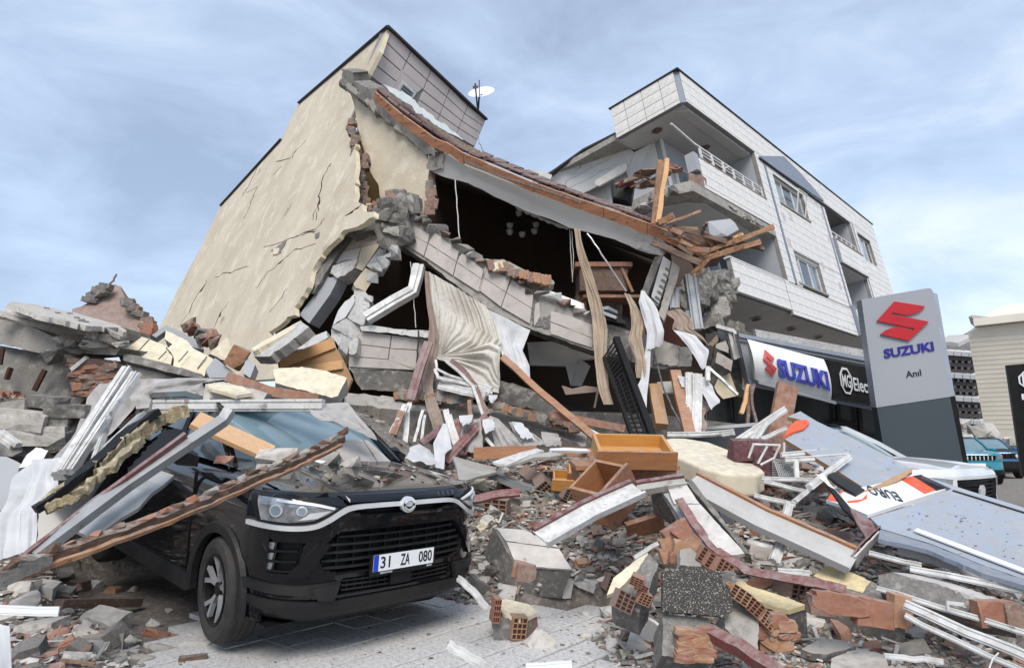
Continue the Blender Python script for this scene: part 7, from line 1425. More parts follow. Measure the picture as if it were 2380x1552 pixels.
# grey composite sheets and the printed board
PA = PL3((*cD(560, 985), 7.9), (*cD(1410, 1410), 6.3), (*cD(460, 1190), 7.2))
slab('composite_sheet', [cD(*p) for p in [(480, 1022), (575, 982), (700, 1058), (1000, 1200), (1408, 1412), (1130, 1560), (1050, 1552), (860, 1430), (460, 1190), (560, 1130), (640, 1060)]], PA, .05, M['cladb'], None, 'large grey composite panel leaning over the white frames', 'panel', edge=M['ply'])
slab('torn_flap', [cD(*p) for p in [(545, 1050), (625, 1045), (640, 1068), (600, 1110), (500, 1145), (455, 1168), (490, 1100)]], PA, .02, M['orange'], None, 'torn orange inner flap at the top of the leaning grey panel', 'panel', out=.03, j=(9, 1))
slab('panel_edge_board', [cG(*p) for p in [(880, 150), (925, 128), (1150, 255), (1085, 290), (960, 215)]], PL3((*cG(880, 150), 6.1), (*cG(1150, 255), 5.8), (*cG(960, 215), 5.9)), .03, M['dark'], None, 'dark back strip along the lower left edge of the leaning grey panel', 'panel')
slab('plywood_edge', [cG(*p) for p in [(1090, 292), (1495, 100), (1495, 130), (1400, 190), (1180, 270)]], PL3((*cG(1090, 292), 5.75), (*cG(1495, 100), 6.1), (*cG(1400, 190), 5.95)), .03, M['ply'], None, 'torn plywood edge showing under the leaning grey panel', 'plywood', j=(9, 1.2))
PBS = PL3((*cG(1190, 460), 5.3), (*cG(2306, 430), 5.2), (*cG(2000, 830), 4.55))
slab('composite_sheet', [cG(*p) for p in [(1190, 460), (1500, 370), (1780, 250), (1560, 150), (1900, 262), (2480, 440), (2480, 960), (2306, 905), (2000, 800), (1640, 650), (1270, 540)]], PBS, .03, M['cladb'], None, 'biggest grey composite sheet lying flat at the right edge', 'panel', edge=M['bluegrey'])
slab('grey_panel_lip', [cG(*p) for p in [(1262, 545), (1640, 655), (2000, 805), (2306, 908), (2480, 965), (2480, 1010), (2306, 950), (2000, 860), (1600, 690), (1250, 610)]], PL3((*cG(1262, 545), 5.1), (*cG(2306, 908), 4.35), (*cG(1600, 690), 4.72)), .03, M['bluegrey'], None, 'bent down blue grey lip of the biggest grey sheet', 'panel', j=(18, 1))
bar('white_strip', [PBS(cG(1520, 548), .02), PBS(cG(2420, 890), .02)], .05, .012, M['white'], 'white strip lying on the biggest grey sheet', 'strip', up=PBS.n)
bar('panel_joint', [PBS(cG(1790, 262), .006), PBS(cG(2460, 470), .006)], .02, .006, M['dark'], 'dark joint line strip across the biggest grey sheet', 'strip', up=PBS.n)
eb = T('printed_board', 'white board printed EURO with an orange stripe between the grey sheets', 'sign board', K(cG(1300, 400), 5.5))
PE = PL3((*cG(1170, 440), 5.3), (*cG(1775, 240), 5.75), (*cG(1090, 290), 5.75))
slab('board', [cG(*p) for p in [(870, 330), (1000, 262), (1200, 225), (1490, 150), (1560, 145), (1775, 240), (1170, 438), (1080, 400)]], PE, .03, M['white'], eb); slab('orange_stripe', [cG(*p) for p in [(1410, 178), (1500, 158), (1665, 258), (1585, 284)]], PE, .004, M['orange'], eb, out=.005)
slab('dark_corner', [cG(*p) for p in [(1500, 156), (1560, 147), (1768, 236), (1668, 262)]], PE, .004, M['dark'], eb, out=.005); slab('orange_arc', [cG(*p) for p in [(880, 328), (900, 290), (1000, 262), (940, 310), (1010, 340), (1130, 325), (1170, 285), (1165, 320), (1100, 345), (990, 350)]], PE, .004, M['orange'], eb, out=.005)
ea, ebb, ec = PE(cG(1432, 318), .006), PE(cG(1200, 268), .006), PE(cG(1395, 355), .006)
lettering('letters', 'EURO', lambda x, y, z: ea*0+PE(cG(1375, 275), .007)+(PE(cG(1150, 222), .007)-PE(cG(1375, 275), .007))*x+(PE(cG(1432, 345), .007)-PE(cG(1375, 275), .007))*y+PE.n*z, 0, 1, 0, 1, .003, M['txt'], eb, .0)
cloth('pink_bag', [G(cG(840, 545), .22), G(cG(850, 600), .12), G(cG(900, 650), .02)], [G(cG(1060, 560), .22), G(cG(1085, 600), .12), G(cG(1030, 660), .02)], M['pink'], 'pink and white plastic bag on the heap behind the orange edged channel', 'plastic bag', nu=24, nv=14, folds=2.5, amp=.03, seed=71)
cloth('clear_plastic', [G(cG(900, 300), .3), G(cG(880, 400), .1)], [G(cG(1010, 380), .3), G(cG(1000, 440), .1)], M['netc'], 'dirty plastic film under the printed board', 'plastic film', nu=16, nv=12, folds=2, amp=.03, seed=72)
# ---- named lumps of wall and concrete, right heap
D3 = (0, .04, -1)
lt = T('tiled_wall_block', 'grey block with two pale tiles on top lying right of the black car', 'wall piece', G(cF(400, 900)))
PT_ = PG(cF(255, 670), cF(630, 765), cF(390, 905), .42, .34, .28)
slab('core', [cF(*p) for p in [(250, 668), (440, 680), (632, 765), (745, 935), (385, 912)]], PT_, 0, M['mort'], lt, back=(-.10, .12, -.26), j=(9, 1.2)); 
for q in ([(262, 672), (440, 684), (625, 765), (655, 795), (325, 752)], [(330, 760), (658, 802), (738, 930), (390, 906)]): slab('tile', [cF(*p) for p in q], PT_, .02, M['slabw'], lt, out=.022, j=(16, .7))
bricks(cF(390, 930), cF(470, 960), 2, 4.65, 4.6, .12, .12, lt, ('brick', 'brickd'), .01, 801, dep=.1)
chunk('brick_lump', 'brick lump with cream plaster top at the edge of the paving', 'brick lump', [cF(*p) for p in [(225, 1128), (330, 1118), (470, 1150), (520, 1203), (410, 1245), (325, 1215)]], (.26, .22, .2), (.02, .05, -.24), M['cream'], M['brickd'], seed=5, sub=('plaster', 'core'))
t_ = T('brickwork_lump', 'dark mortar and hollow bricks showing on the lump at the edge of the paving', 'brickwork', G(cF(300, 1380)))
for q, s_, k in (((400, 1290), (.11, .09, .16), 'c'), ((260, 1180), (.05, .1, .17), 'a')): hbrick(cF(*q), s_, (.1, .1, .3), k, '', z=gz(cF(300, 1400))-.03, parent=t_)
V, F = blockm(62, .3); mk('mortar_block', V*np.array([.17, .16, .2])+K(cF(320, 1310), gz(cF(300, 1400))+.03), F, M['mort'], t_)
cl = T('cream_faced_lump', 'tilted brick lump with a triangular cream plaster face in the middle foreground', 'brick lump', G(cF(1100, 1190)))
PQ = PL3((*cF(960, 1090), 4.2), (*cF(1215, 830), 4.45), (*cF(1215, 1110), 4.15))
slab('core', [cF(*p) for p in [(985, 1100), (1215, 832), (1282, 900), (1240, 1000), (1215, 1110), (1160, 1200), (1040, 1150)]], PQ, .22, M['mort'], cl, j=(8, 1.5)); slab('plaster', [cF(*p) for p in [(958, 1092), (1000, 985), (1130, 880), (1218, 828), (1160, 925), (1020, 1070)]], PQ, .03, M['cream'], cl, out=.03, j=(10, 1))
for q, s_, k in (((1190, 1110), (.08, .06, .07), 'c'), ((1150, 1000), (.08, .06, .06), 'a'), ((1060, 1130), (.13, .06, .11), 'b'), ((1175, 1050), (.06, .05, .06), 'a')): hbrick(cF(*q), s_, (rd(-.3, .3), rd(.3, .8), rd(-.4, .4)), k, '', z=4.08, parent=cl)
tz = PL3((*cF(1310, 945), 3.95), (*cF(1715, 950), 3.95), (*cF(1310, 1195), 3.85))
slab('terrazzo_slab', [cF(*p) for p in [(1310, 945), (1400, 930), (1470, 918), (1540, 912), (1600, 935), (1710, 948), (1735, 1080), (1750, 1190), (1700, 1232), (1560, 1215), (1308, 1196)]], tz, .05, M['terr'], None, 'dark speckled terrazzo slab standing on a brick block in the foreground', 'terrazzo slab', j=(9, .8), seed=3)
bk = T('brick_block', 'mortared brick block carrying the dark terrazzo slab', 'brick block', G(cF(1450, 1500)))
slab('mortar', [cF(*p) for p in [(1312, 1212), (1600, 1238), (1606, 1495), (1540, 1520), (1400, 1490), (1303, 1470)]], PL3((*cF(1312, 1212), 3.9), (*cF(1600, 1238), 3.9), (*cF(1303, 1470), 3.72)), .25, M['mort'], bk, j=(9, 1.5))
for i in range(5):
    for k in range(2):
        V, F = rough(*blockm(820+i*2+k, .4), .05, 2, i); mk('brick', V*np.array([.13*rd(.8, 1.1), .08, .045*rd(.8, 1.2)])@np.array(Matrix.Rotation(rd(-.12, .12), 3, 'Y')).T+K(cF(1460+k*98+rd(-8, 8), 1320+i*40), 3.76-.01*i), F, M[('bricko', 'brick', 'bricko')[(i+k) % 3]], bk)
pb_ = T('plastered_brick_lump', 'large curved lump of plaster and orange hollow brick behind the terrazzo slab', 'brick lump', G(cF(1850, 1400)))
slab('plaster', [cF(*p) for p in [(1690, 1190), (1780, 1130), (1850, 1150), (1910, 1240), (1905, 1440), (1790, 1380), (1700, 1300)]], PL3((*cF(1690, 1190), 3.95), (*cF(1850, 1150), 4.0), (*cF(1800, 1400), 3.8)), .16, M['conc'], pb_, j=(9, 1.2))
for i, q in enumerate([(230, 1010), (330, 1090), (410, 1190)]): hbrick(cG(*q), (.13*rd(.8, 1.1), .10, .08), (rd(-.2, .2), .6+rd(-.2, .2), rd(-.4, .4)), 'cac'[i], '', z=3.95, parent=pb_)
for i, q in enumerate([(190, 960), (270, 1060), (370, 1150), (440, 1250), (430, 1340), (500, 1200), (510, 1270), (520, 1330), (570, 1240), (580, 1310), (150, 900), (470, 1390), (540, 1380), (395, 1280)]):
    V, F = rough(*blockm(870+i, .55), .05, 2, i); mk('brick', V*np.array([.13*rd(.7, 1.2), .08, .05*rd(.7, 1.6)])@np.array(Matrix.Rotation(rd(-.2, .3) if i > 4 else .6, 3, 'Y') @ Matrix.Rotation(rd(-.4, .4), 3, 'Z')).T+K(cG(*q), 3.96), F, M[('bricko', 'brick', 'mort', 'bricko')[i % 4]], pb_)
yb = T('yellow_plaster_block', 'brick block with a smooth yellow plaster top in the right foreground', 'brick block', G(cG(1100, 1200)))
PY = PG(cG(780, 880), cG(990, 830), cG(1130, 1005), .33, .36, .3)
slab('plaster', [cG(*p) for p in [(780, 882), (868, 808), (990, 830), (1192, 922), (1135, 1005), (900, 930)]], PY, 0, M['yell'], yb, back=(0, .02, -.02), out=.01, j=(9, 1)); slab('core', [cG(*p) for p in [(770, 885), (868, 815), (1000, 830), (1230, 935), (1445, 1060), (1330, 1085), (1150, 1045), (900, 980)]], PY, 0, M['mort'], yb, back=(.0, .05, -.28), j=(9, 1.5))
for i, (q, s_, m) in enumerate([((960, 1080), (.34, .1, .13), 'brick'), ((1130, 1130), (.1, .1, .17), 'brick'), ((1230, 1150), (.2, .1, .16), 'brick'), ((1400, 1130), (.12, .1, .2), 'bricko'), ((830, 1090), (.16, .1, .12), 'brickd'), ((1330, 1200), (.14, .1, .08), 'brickd')]): V, F = rough(*blockm(840+i, .3), .05, 2, i); mk('brick', V*np.array(s_)@np.array(Matrix.Rotation(.12, 3, 'Y')).T+K(cG(*q), 4.22), F, M[m], yb)
chunk('speckled_plaster_lump', 'broken lump with spotted yellow plaster behind the curved brick lump', 'brick lump', [cG(*p) for p in [(180, 912), (260, 915), (330, 960), (500, 1010), (725, 1093), (600, 1130), (440, 1085), (320, 1040), (230, 985)]], (.3, .28, .25), (.02, .06, -.25), M['yell'], M['mort'], seed=11, sub=('plaster', 'core'))
lg = T('long_wall_block', 'long grey wall block with pale top and brick end at the right', 'wall piece', G(cG(1800, 1150)))
PLG = PL3((*cG(1250, 880), 4.55), (*cG(2230, 1100), 4.05), (*cG(1250, 960), 4.5)); slab('core', [cG(*p) for p in [(1250, 875), (1360, 858), (1700, 950), (2160, 1090), (2232, 1100), (2232, 1225), (1980, 1180), (1600, 1065), (1250, 965)]], PLG, .2, M['mort'], lg, j=(10, 1.3))
slab('top_facing', [cG(*p) for p in [(1360, 855), (1620, 880), (1900, 975), (2205, 1075), (2150, 1095), (1700, 955)]], PL3((*cG(1360, 855), 4.55), (*cG(2150, 1095), 4.03), (*cG(1620, 880), 4.6)), .03, M['slabw'], lg, j=(12, 1)); V, F = blockm(9, .2); mk('brick', V*np.array([.22, .1, .15])+K(cG(2080, 1150), 4.05), F, M['brick'], lg); mk('brick', V*np.array([.1, .1, .14])+K(cG(2200, 1160), 4.03), F, M['brickd'], lg)
chunk('flat_stone_slab', 'flat grey stone slab with dark specks at the lower right', 'stone slab', [cG(*p) for p in [(690, 1412), (830, 1332), (1000, 1350), (1088, 1390), (1000, 1420), (880, 1450), (760, 1440)]], (.1, .1, .08), (0, .02, -.05), M['conc'], M['mort'], seed=12)
chunk('flat_stone_slab', 'pale pocked slab at the bottom edge below the flat grey stone', 'stone slab', [cG(*p) for p in [(910, 1478), (1090, 1400), (1290, 1450), (1335, 1570), (900, 1580)]], (.06, .06, .06), (0, .02, -.06), M['concl'], M['mort'], seed=13)
bar('red_brown_plank', [K(cF(1610, 1330), 3.75), K(cF(1800, 1430), 3.6), K(cF(2080, 1620), 3.4)], .075, .06, M['redw'], 'red brown plank running off the bottom edge below the curved brick lump', 'plank', up=(0, -.5, .8), n=3, amp=.004)
slab('brick_faced_lump', [cF(*p) for p in [(1235, 470), (1262, 448), (1300, 450), (1400, 640), (1360, 655), (1250, 560)]], PG(cF(1235, 470), cF(1400, 640), cF(1250, 560), .5, .35, .3), .12, M['mort'], None, 'dark mortar lump left of the long clad strip', 'mortar lump', j=(8, 1.5), seed=14)
bl = T('brick_wall_piece', 'piece of orange brickwork with plaster standing below the long clad strip', 'brickwork', G(cF(1450, 890)))
for i, (q, s_, rz) in enumerate([((1390, 690), (.2, .1, .09), -.5), ((1370, 760), (.18, .1, .10), -.4), ((1350, 830), (.14, .1, .10), -.3), ((1450, 720), (.2, .1, .10), .7), ((1500, 790), (.16, .1, .1), .7), ((1420, 810), (.12, .1, .14), .2), ((1390, 860), (.1, .08, .08), .2)]): V, F = rough(*blockm(850+i, .3), .05, 2, i); mk('brick', (V*np.array(s_))@np.array(Matrix.Rotation(rz, 3, 'Y')).T+K(cF(*q), 4.7-.02*i), F, M[('bricko', 'brick')[i % 3 == 0]], bl)
slab('plaster', [cF(*p) for p in [(1415, 810), (1480, 795), (1545, 850), (1565, 915), (1420, 905)]], PL3((*cF(1415, 810), 4.5), (*cF(1545, 850), 4.5), (*cF(1420, 905), 4.4)), .06, M['conc'], bl, j=(8, 1)); 
for i, q in enumerate([(1580, 850), (1620, 890), (1670, 920)]): hbrick(cF(*q), (.12, .1, .1), (0, .6, rd(-.3, .3)), 'a', '', z=4.5-.05*i, parent=bl)
# loose hollow bricks in view
for i, (p, s_, r_, k, lab) in enumerate([(cF(490, 350), (.22, .24, .15), (.5, .5, .9), 'b', 'hollow brick with visible holes, upper left of a tumbled pair right of the bonnet'), (cF(560, 400), (.20, .24, .15), (.6, .7, .6), 'b', 'hollow brick with visible holes, lower right of a tumbled pair left of the small drawers'),
    (cF(270, 540), (.26, .2, .2), (.1, .1, -.2), 'b', 'hollow brick standing right of the black car headlight'), (cF(340, 420), (.24, .2, .12), (.1, .0, .2), 'b', 'dusty hollow brick above the short red strip'), (cF(600, 335), (.2, .18, .07), (0, 0, .1), 'b', 'flat hollow brick behind the small amber drawers'), (cF(720, 460), (.2, .18, .13), (.3, .4, .4), 'b', 'hollow brick below the small amber drawers'),
    (cF(1750, 395), (.22, .2, .13), (.1, .1, .2), 'b', 'hollow brick under the left part of the mattress'), (cF(1840, 400), (.22, .2, .13), (.1, .0, -.1), 'c', 'paler hollow brick under the middle of the mattress'), (cF(1900, 410), (.18, .2, .12), (.1, .1, .2), 'c', 'hollow brick with large holes at the right end under the mattress'), (cF(1240, 1020), (.16, .12, .16), (.2, .6, .2), 'a', 'orange brick with mortar between the cream faced lump and the terrazzo slab'),
    (cG(620, 960), (.26, .2, .16), (.1, .2, .5), 'b', 'hollow brick left of the yellow plastered block'), (cG(230, 270), (.2, .16, .1), (0, .1, .2), 'b', 'small hollow brick in front of the mattress'), (cF(980, 1010), (.12, .1, .14), (.2, .3, .5), 'b', 'hollow brick end at the left of the cream faced lump'), (cL(1620, 1380), (.24, .2, .09), (0, 0, .1), 'b', 'flat dusty hollow brick left of the small drawers')]):
    hbrick(p, s_, r_, k, lab, .06)
for i, (p, s_, m, kd, lab) in enumerate([
    (cF(550, 1040), (.26, .17, .13), 'concl', 'rock', 'pale rounded stone between the tiled block and the paving'), (cF(540, 1450), (.22, .17, .22), 'concl', 'rock', 'large pale boulder at the bottom edge right of the brick lump'), (cF(825, 1250), (.10, .09, .10), 'concl', 'rock', 'small cubic pale stone in the lower middle'), (cF(965, 1230), (.15, .12, .12), 'aer', 'rock', 'grey stone left of the standing white shard'), (cF(825, 1400), (.13, .1, .11), 'concl', 'rock', 'pale stone in the lower middle below the cubic one'), (cF(995, 1430), (.10, .09, .08), 'slabw', 'rock', 'small pinkish stone at the lower middle'),
    (cF(830, 1030), (.2, .12, .08), 'aer', 'block', 'grey block behind the pale cubic stone'), (cF(710, 1060), (.08, .06, .16), 'slabw', 'block', 'upright pale shard in the middle foreground'), (cF(1160, 1430), (.14, .1, .09), 'slabw', 'block', 'pale block piece left of the brick block base'), (cF(1250, 1190), (.09, .08, .11), 'aer', 'rock', 'grey stone under the left corner of the terrazzo slab'), (cF(1060, 1180), (.16, .14, .2), 'mort', 'rock', 'dark mortar lump under the cream faced lump'), (cF(860, 1330), (.28, .12, .06), 'slabw', 'block', 'flat pale plate in the lower middle'),
    (cF(1400, 1530), (.16, .1, .07), 'concl', 'rock', 'pale stone at the bottom edge left of the brick block'), (cF(1700, 1530), (.14, .1, .08), 'mort', 'rock', 'ribbed dark fragment at the bottom edge right of the brick block'), (cF(1860, 1520), (.16, .12, .12), 'slabw', 'rock', 'pinkish stone at the bottom edge under the red brown plank'), (cF(170, 1010), (.18, .12, .07), 'concl', 'rock', 'white flaky stone beside the grooved white profile'), (cF(330, 1090), (.16, .08, .12), 'aer', 'block', 'grey shard between white profile and rounded stone'), (cF(130, 430), (.24, .18, .12), 'cream', 'block', 'cream plaster piece beside the black headlight'),
    (cF(720, 570), (.14, .08, .10), 'cream', 'rock', 'cream plaster flake in the rubble below the small drawers'), (cF(500, 470), (.1, .08, .06), 'cream', 'rock', 'small cream fragment left of the small drawers'), (cF(830, 790), (.12, .1, .14), 'aer', 'rock', 'grey fragment right of the tiled block'), (cF(900, 800), (.12, .08, .14), 'mort', 'rock', 'dark slate like fragment right of the tiled block'), (cF(380, 580), (.14, .1, .12), 'mort', 'rock', 'dark mortar lump right of the standing hollow brick'), (cF(300, 980), (.3, .2, .2), 'mort', 'rock', 'dark rubble lump under the tiled block'),
    (cG(1280, 1320), (.16, .1, .05), 'slabw', 'block', 'flat pinkish fragment below the yellow plastered block'), (cG(1480, 1310), (.18, .12, .06), 'slabw', 'block', 'pinkish fragment left of the broad white profile'), (cG(780, 1220), (.18, .12, .05), 'slabw', 'block', 'flat pale fragment below the curved brick lump'), (cG(720, 1300), (.1, .08, .06), 'mort', 'rock', 'dark pebble like lump below the flat pale fragment'), (cG(1400, 1270), (.12, .08, .05), 'bricko', 'block', 'pale orange brick flake near the broad profile'), (cG(2230, 1350), (.2, .1, .04), 'brick', 'block', 'orange tile fragment at the right edge under the broad profile'),
    (cG(400, 730), (.2, .1, .1), 'ltile', 'block', 'beige fragment below the red curved strip start'), (cG(620, 800), (.18, .12, .06), 'slabw', 'block', 'pale plate under the end of the orange edged channel'), (cG(700, 820), (.14, .1, .08), 'mort', 'rock', 'dark lump under the end of the orange edged channel'), (cG(800, 480), (.12, .08, .12), 'ltile', 'block', 'beige shard beside the pink bag'), (cG(480, 260), (.26, .18, .14), 'brickd', 'rock', 'brown brick lump in front of the mattress'), (cG(440, 800), (.26, .12, .03), 'slabw', 'block', 'pale tile piece on the red curved strip'),
    (cJ(660, 1290), (.30, .2, .13), 'concl', 'block', 'largest pale stone block in front of the rear of the black car'), (cJ(270, 1320), (.27, .2, .09), 'concl', 'block', 'long pale stone block above the orange brick at the lower left'), (cJ(530, 1380), (.18, .14, .12), 'concl', 'rock', 'pale stone right of the orange brick at the lower left'), (cJ(340, 1390), (.16, .12, .09), 'brick', 'rock', 'dark orange brick chunk at the lower left, upper one'), (cJ(430, 1430), (.10, .1, .10), 'brick', 'rock', 'bright orange brick chunk leaning on the darker one at the lower left'), (cJ(290, 1490), (.12, .07, .03), 'brick', 'block', 'flat orange brick flake at the lower left'),
    (cJ(980, 1360), (.20, .12, .08), 'brick', 'rock', 'rounded orange brick chunk left of the front wheel'), (cJ(1095, 1360), (.06, .05, .04), 'brick', 'rock', 'small orange brick chip touching the front wheel'), (cJ(1210, 1450), (.2, .12, .06), 'slabw', 'block', 'white topped slab piece in front of the wheel'), (cJ(1020, 1460), (.2, .12, .08), 'conc', 'rock', 'grey stone in front of the wheel at the bottom'), (cJ(840, 1400), (.16, .1, .06), 'concl', 'rock', 'pale stone between the brick chunks at the bottom left'), (cJ(130, 1100), (.24, .18, .14), 'concl', 'rock', 'big pale stone under the timber at the left edge'),
    (cJ(290, 1090), (.14, .12, .12), 'slabw', 'block', 'pinkish stone beside the big pale one under the timber'), (cJ(360, 980), (.24, .18, .10), 'slabw', 'block', 'flat pinkish block under the splintered timber'), (cJ(700, 1080), (.16, .12, .09), 'bricko', 'rock', 'brown rounded brick piece under the black car'), (cJ(580, 1050), (.14, .12, .07), 'white', 'block', 'white plaster piece beside the brown brick under the car'), (cJ(830, 1070), (.12, .1, .06), 'concl', 'rock', 'pale chip right of the brown brick under the car'), (cJ(490, 1070), (.16, .12, .14), 'brickd', 'block', 'dark hollow brick lump under the black car'),
    (cJ(100, 1230), (.22, .16, .05), 'slabw', 'block', 'thin pinkish plate on the white board at the lower left'), (cJ(970, 1290), (.12, .1, .06), 'concl', 'rock', 'pale chip above the rounded orange brick'), (cJ(750, 1350), (.12, .08, .05), 'slabw', 'block', 'pinkish chip below the largest pale block'), (cJ(480, 1510), (.16, .1, .06), 'concl', 'rock', 'pale flaky stone at the bottom edge on the left'), (cJ(900, 1500), (.2, .12, .05), 'conc', 'rock', 'flat grey stone at the bottom edge left of the wheel'), (cJ(1050, 1020 + 180), (.1, .08, .04), 'concl', 'rock', 'pale chip left of the tyre')]):
    rock('stone' if m not in ('brick', 'bricko', 'brickd') else 'brick_fragment', lab, 'stone' if m not in ('brick', 'bricko', 'brickd') else 'brick', p, tuple(c*1.05 for c in s_), m, .0, seed=1200+i, kind=kd, rot=(rd(-.3, .3), rd(-.3, .3), rd(-.6, .6)))
bar('charred_timber', [G(cJ(370, 1150), .06), G(cJ(870, 1140), .07)], .09, .07, M['woodd'], 'dark squared timber lying behind the pale blocks at the lower left', 'timber', n=3, amp=.004)
bar('charred_timber', [G(cJ(1120, 1500), .05), G(cJ(1300, 1480), .05)], .05, .04, M['woodd'], 'short dark timber piece in front of the wheel', 'timber')
slab('white_shard', [cF(*p) for p in [(1130, 1215), (1200, 1235), (1290, 1290), (1300, 1370), (1200, 1390), (1145, 1375), (1155, 1290)]], PG(cF(1130, 1215), cF(1290, 1290), cF(1200, 1390), .24, .22, .05), .02, M['wtile'], None, 'ragged white plaster sheet left of the brick block', 'plaster sheet', j=(6, 1.5), seed=15)
for i, (q, lab) in enumerate([([(890, 1000), (985, 958), (960, 1005), (900, 1012)], 'small white plate above the cream faced lump'), ([(150, 895), (215, 890), (225, 930), (155, 935)], 'white square fragment left of the tiled block'), ([(1480, 560), (1560, 580), (1590, 640), (1500, 630)], 'x')][:2]): slab('white_plate', [cF(*p) for p in q], PG(*[cF(*p) for p in q[:3]], .1, .12, .08), .02, M['wtile'], None, lab, 'plate', seed=i)
slab('blue_plastic', [cG(*p) for p in [(100, 420), (160, 440), (210, 470), (190, 510), (110, 480)]], PG(cG(100, 420), cG(210, 470), cG(110, 480), .2, .2, .1), .01, M['cladb'], None, 'pale blue plastic scrap above the long orange edged channel', 'plastic scrap', j=(6, 1.5))
bar('curled_pipe', [K(cL(1850, 930), 8.9), K(cL(1960, 990), 8.8), K(cL(2100, 1045), 8.7), K(cL(2190, 1040), 8.6), K(cL(2210, 990), 8.6)], .05, .05, M['pvc'], 'curved white tube lying above the open drawer', 'pipe', prof='tube', n=3, smooth=True)
# splintered boards at the right end of the roof
for i, (a, b, w, m, lab) in enumerate([
    (cC(660, 530), cC(625, 870), .26, 'split', 'broad splintered board standing up from the roof edge'), (cC(685, 520), cC(635, 860), .12, 'woodp', 'paler splintered board fixed to the broad standing one'), (cC(860, 797), cC(650, 870), .07, 'split', 'thin splinter slanting up above the fascia end'), (cC(710, 880), cC(1000, 960), .12, 'woodd', 'dark rafter lying along the fascia end'), (cC(1000, 950), cC(1200, 1000), .10, 'woodd', 'dark rafter tip poking right in front of the balcony'),
    (cC(860, 1030), cC(1250, 880), .12, 'split', 'splintered rafter slanting up to the balcony slab'), (cC(850, 1060), cC(1180, 960), .14, 'split', 'lower splintered rafter below the slanting one'), (cC(805, 1135), cC(960, 1010), .08, 'split', 'short splinter hanging below the roof corner'), (cC(840, 1145), cC(900, 1060), .06, 'split', 'thin splinter at the lowest roof corner'), (cC(870, 905), cC(895, 860), .08, 'woodd', 'short dark stub standing on the roof end'), (cC(640, 860), cC(720, 820), .16, 'split', 'splintered stub lying at the foot of the standing board'), (cC(600, 960), cC(860, 1075), .16, 'woodd', 'dark board along the underside of the roof end'), (cC(1040, 940), cC(1085, 920), .08, 'woodp', 'pale splinter above the roof corner')]):
    bar('splintered_board', [K(a, 10.9-.02*i), K(b, 10.75-.02*i)], w*.6, .04, M[m], lab, 'board', up=(0, -1, 0), n=4, amp=.01, jit=.015)
slab('roof_end_debris', [cC(*p) for p in [(640, 870), (760, 880), (930, 940), (1010, 980), (980, 1040), (850, 1060), (820, 990), (700, 920)]], PL3((*cC(640, 870), 11.2), (*cC(1000, 980), 11.0), (*cC(850, 1060), 11.0)), .5, M['woodd'], None, 'tangled dark roof timber at the right end of the fascia', 'roof timber', j=(7, 3), seed=17)
for i in range(16): a = cC(rd(660, 980), rd(890, 1000)); bar('roof_batten', [K(a, 10.9+rd(-.2, .1)), K((a[0]+rd(15, 60), a[1]+rd(-4, 24)), 10.8+rd(-.2, .1))], rd(.04, .09), .03, M[('woodd', 'woodb', 'split')[i % 3]], 'short broken batten in the tangle at the right end of the roof', 'batten', up=(0, -1, 0), group='battens tangled at the roof end')
for i, (p, s_, lab) in enumerate([(cC(975, 900), (.46, .4, .36), 'dark crumpled jacket lying on the roof timbers'), (cC(455, 700), (.5, .4, .55), 'dark crumpled blanket on the rubble below the overhang')]):
    V, F = rockm(75+i, 26); o = mk('crumpled_cloth', V*np.array(s_)+K(p, 10.9 if i == 0 else 13.5), F, M['grey' if i == 0 else 'dark'], smooth=False); tag(o, lab, 'cloth')
for i in range(26):
    p = cC(rd(430, 720), 0); p = (p[0], cC(0, 0)[1]+.4382*(735-(p[0]-1250.6)/.4382*.18+rd(-50, 40))); V, F = rockm(1300+i, 12); s = rd(.1, .26)
    o = mk('roof_fragment', V*np.array([s*1.6, s, s*.5])@np.array(Matrix.Rotation(rd(-.6, .6), 3, 'Y')).T+K(p, 13.2+rd(-.3, .3)), F, M[('redw', 'brickd', 'woodd', 'conc', 'split', 'brick')[i % 6]]); tag(o, ('red sheet', 'brown brick', 'dark wood', 'grey concrete', 'splintered wood', 'orange tile')[i % 6]+' piece heaped between the sagging roof and the white building', 'roof fragment', 'roof fragments beside the white building')
# far rubble
for i in range(34):
    p = cD(rd(1690, 2240), rd(1075, 1230)); p = (p[0], p[1]+max(0, (p[0]-2240))*.35); V, F = rockm(1400+i, 12); s = rd(.5, 1.5); o = mk('distant_rubble', V*np.array([s, s, s*.7])+K(p, 33+rd(-2, 3)), F, M[('conc', 'concl', 'brickd', 'slabw')[i % 4]]); tag(o, 'lump of far rubble in front of the beige building', 'rubble', 'rubble lumps in front of the beige building')
# ---- medium pieces and fine debris over the heap
meds = []
for i in range(14):
    V, F = rough(*(rockm(1500+i, 13, rd(.35, .9)) if i % 3 else blockm(1500+i, .4)), .06, 1, i); me = bpy.data.meshes.new('rubble_lump'); me.from_pydata(V.tolist(), [], F); meds.append((me, V, F))
KIND = [('conc', 'concrete_fragment', 'grey concrete fragment', 'concrete fragment'), ('concl', 'plaster_fragment', 'pale stone fragment', 'stone fragment'), ('brickd', 'brick_fragment', 'dusty brown brick fragment', 'brick fragment'), ('brick', 'brick_fragment', 'orange brick fragment', 'brick fragment'), ('mort', 'mortar_fragment', 'dark mortar fragment', 'mortar fragment'), ('slabw', 'tile_fragment', 'pale tile fragment', 'tile fragment'), ('cream', 'plaster_fragment', 'cream plaster fragment', 'plaster fragment'), ('aer', 'concrete_fragment', 'light grey block fragment', 'concrete fragment'), ('woodb', 'wood_fragment', 'brown wood fragment', 'wood fragment')]
WT = [.2, .12, .15, .12, .17, .1, .03, .08, .03]
MM = {}
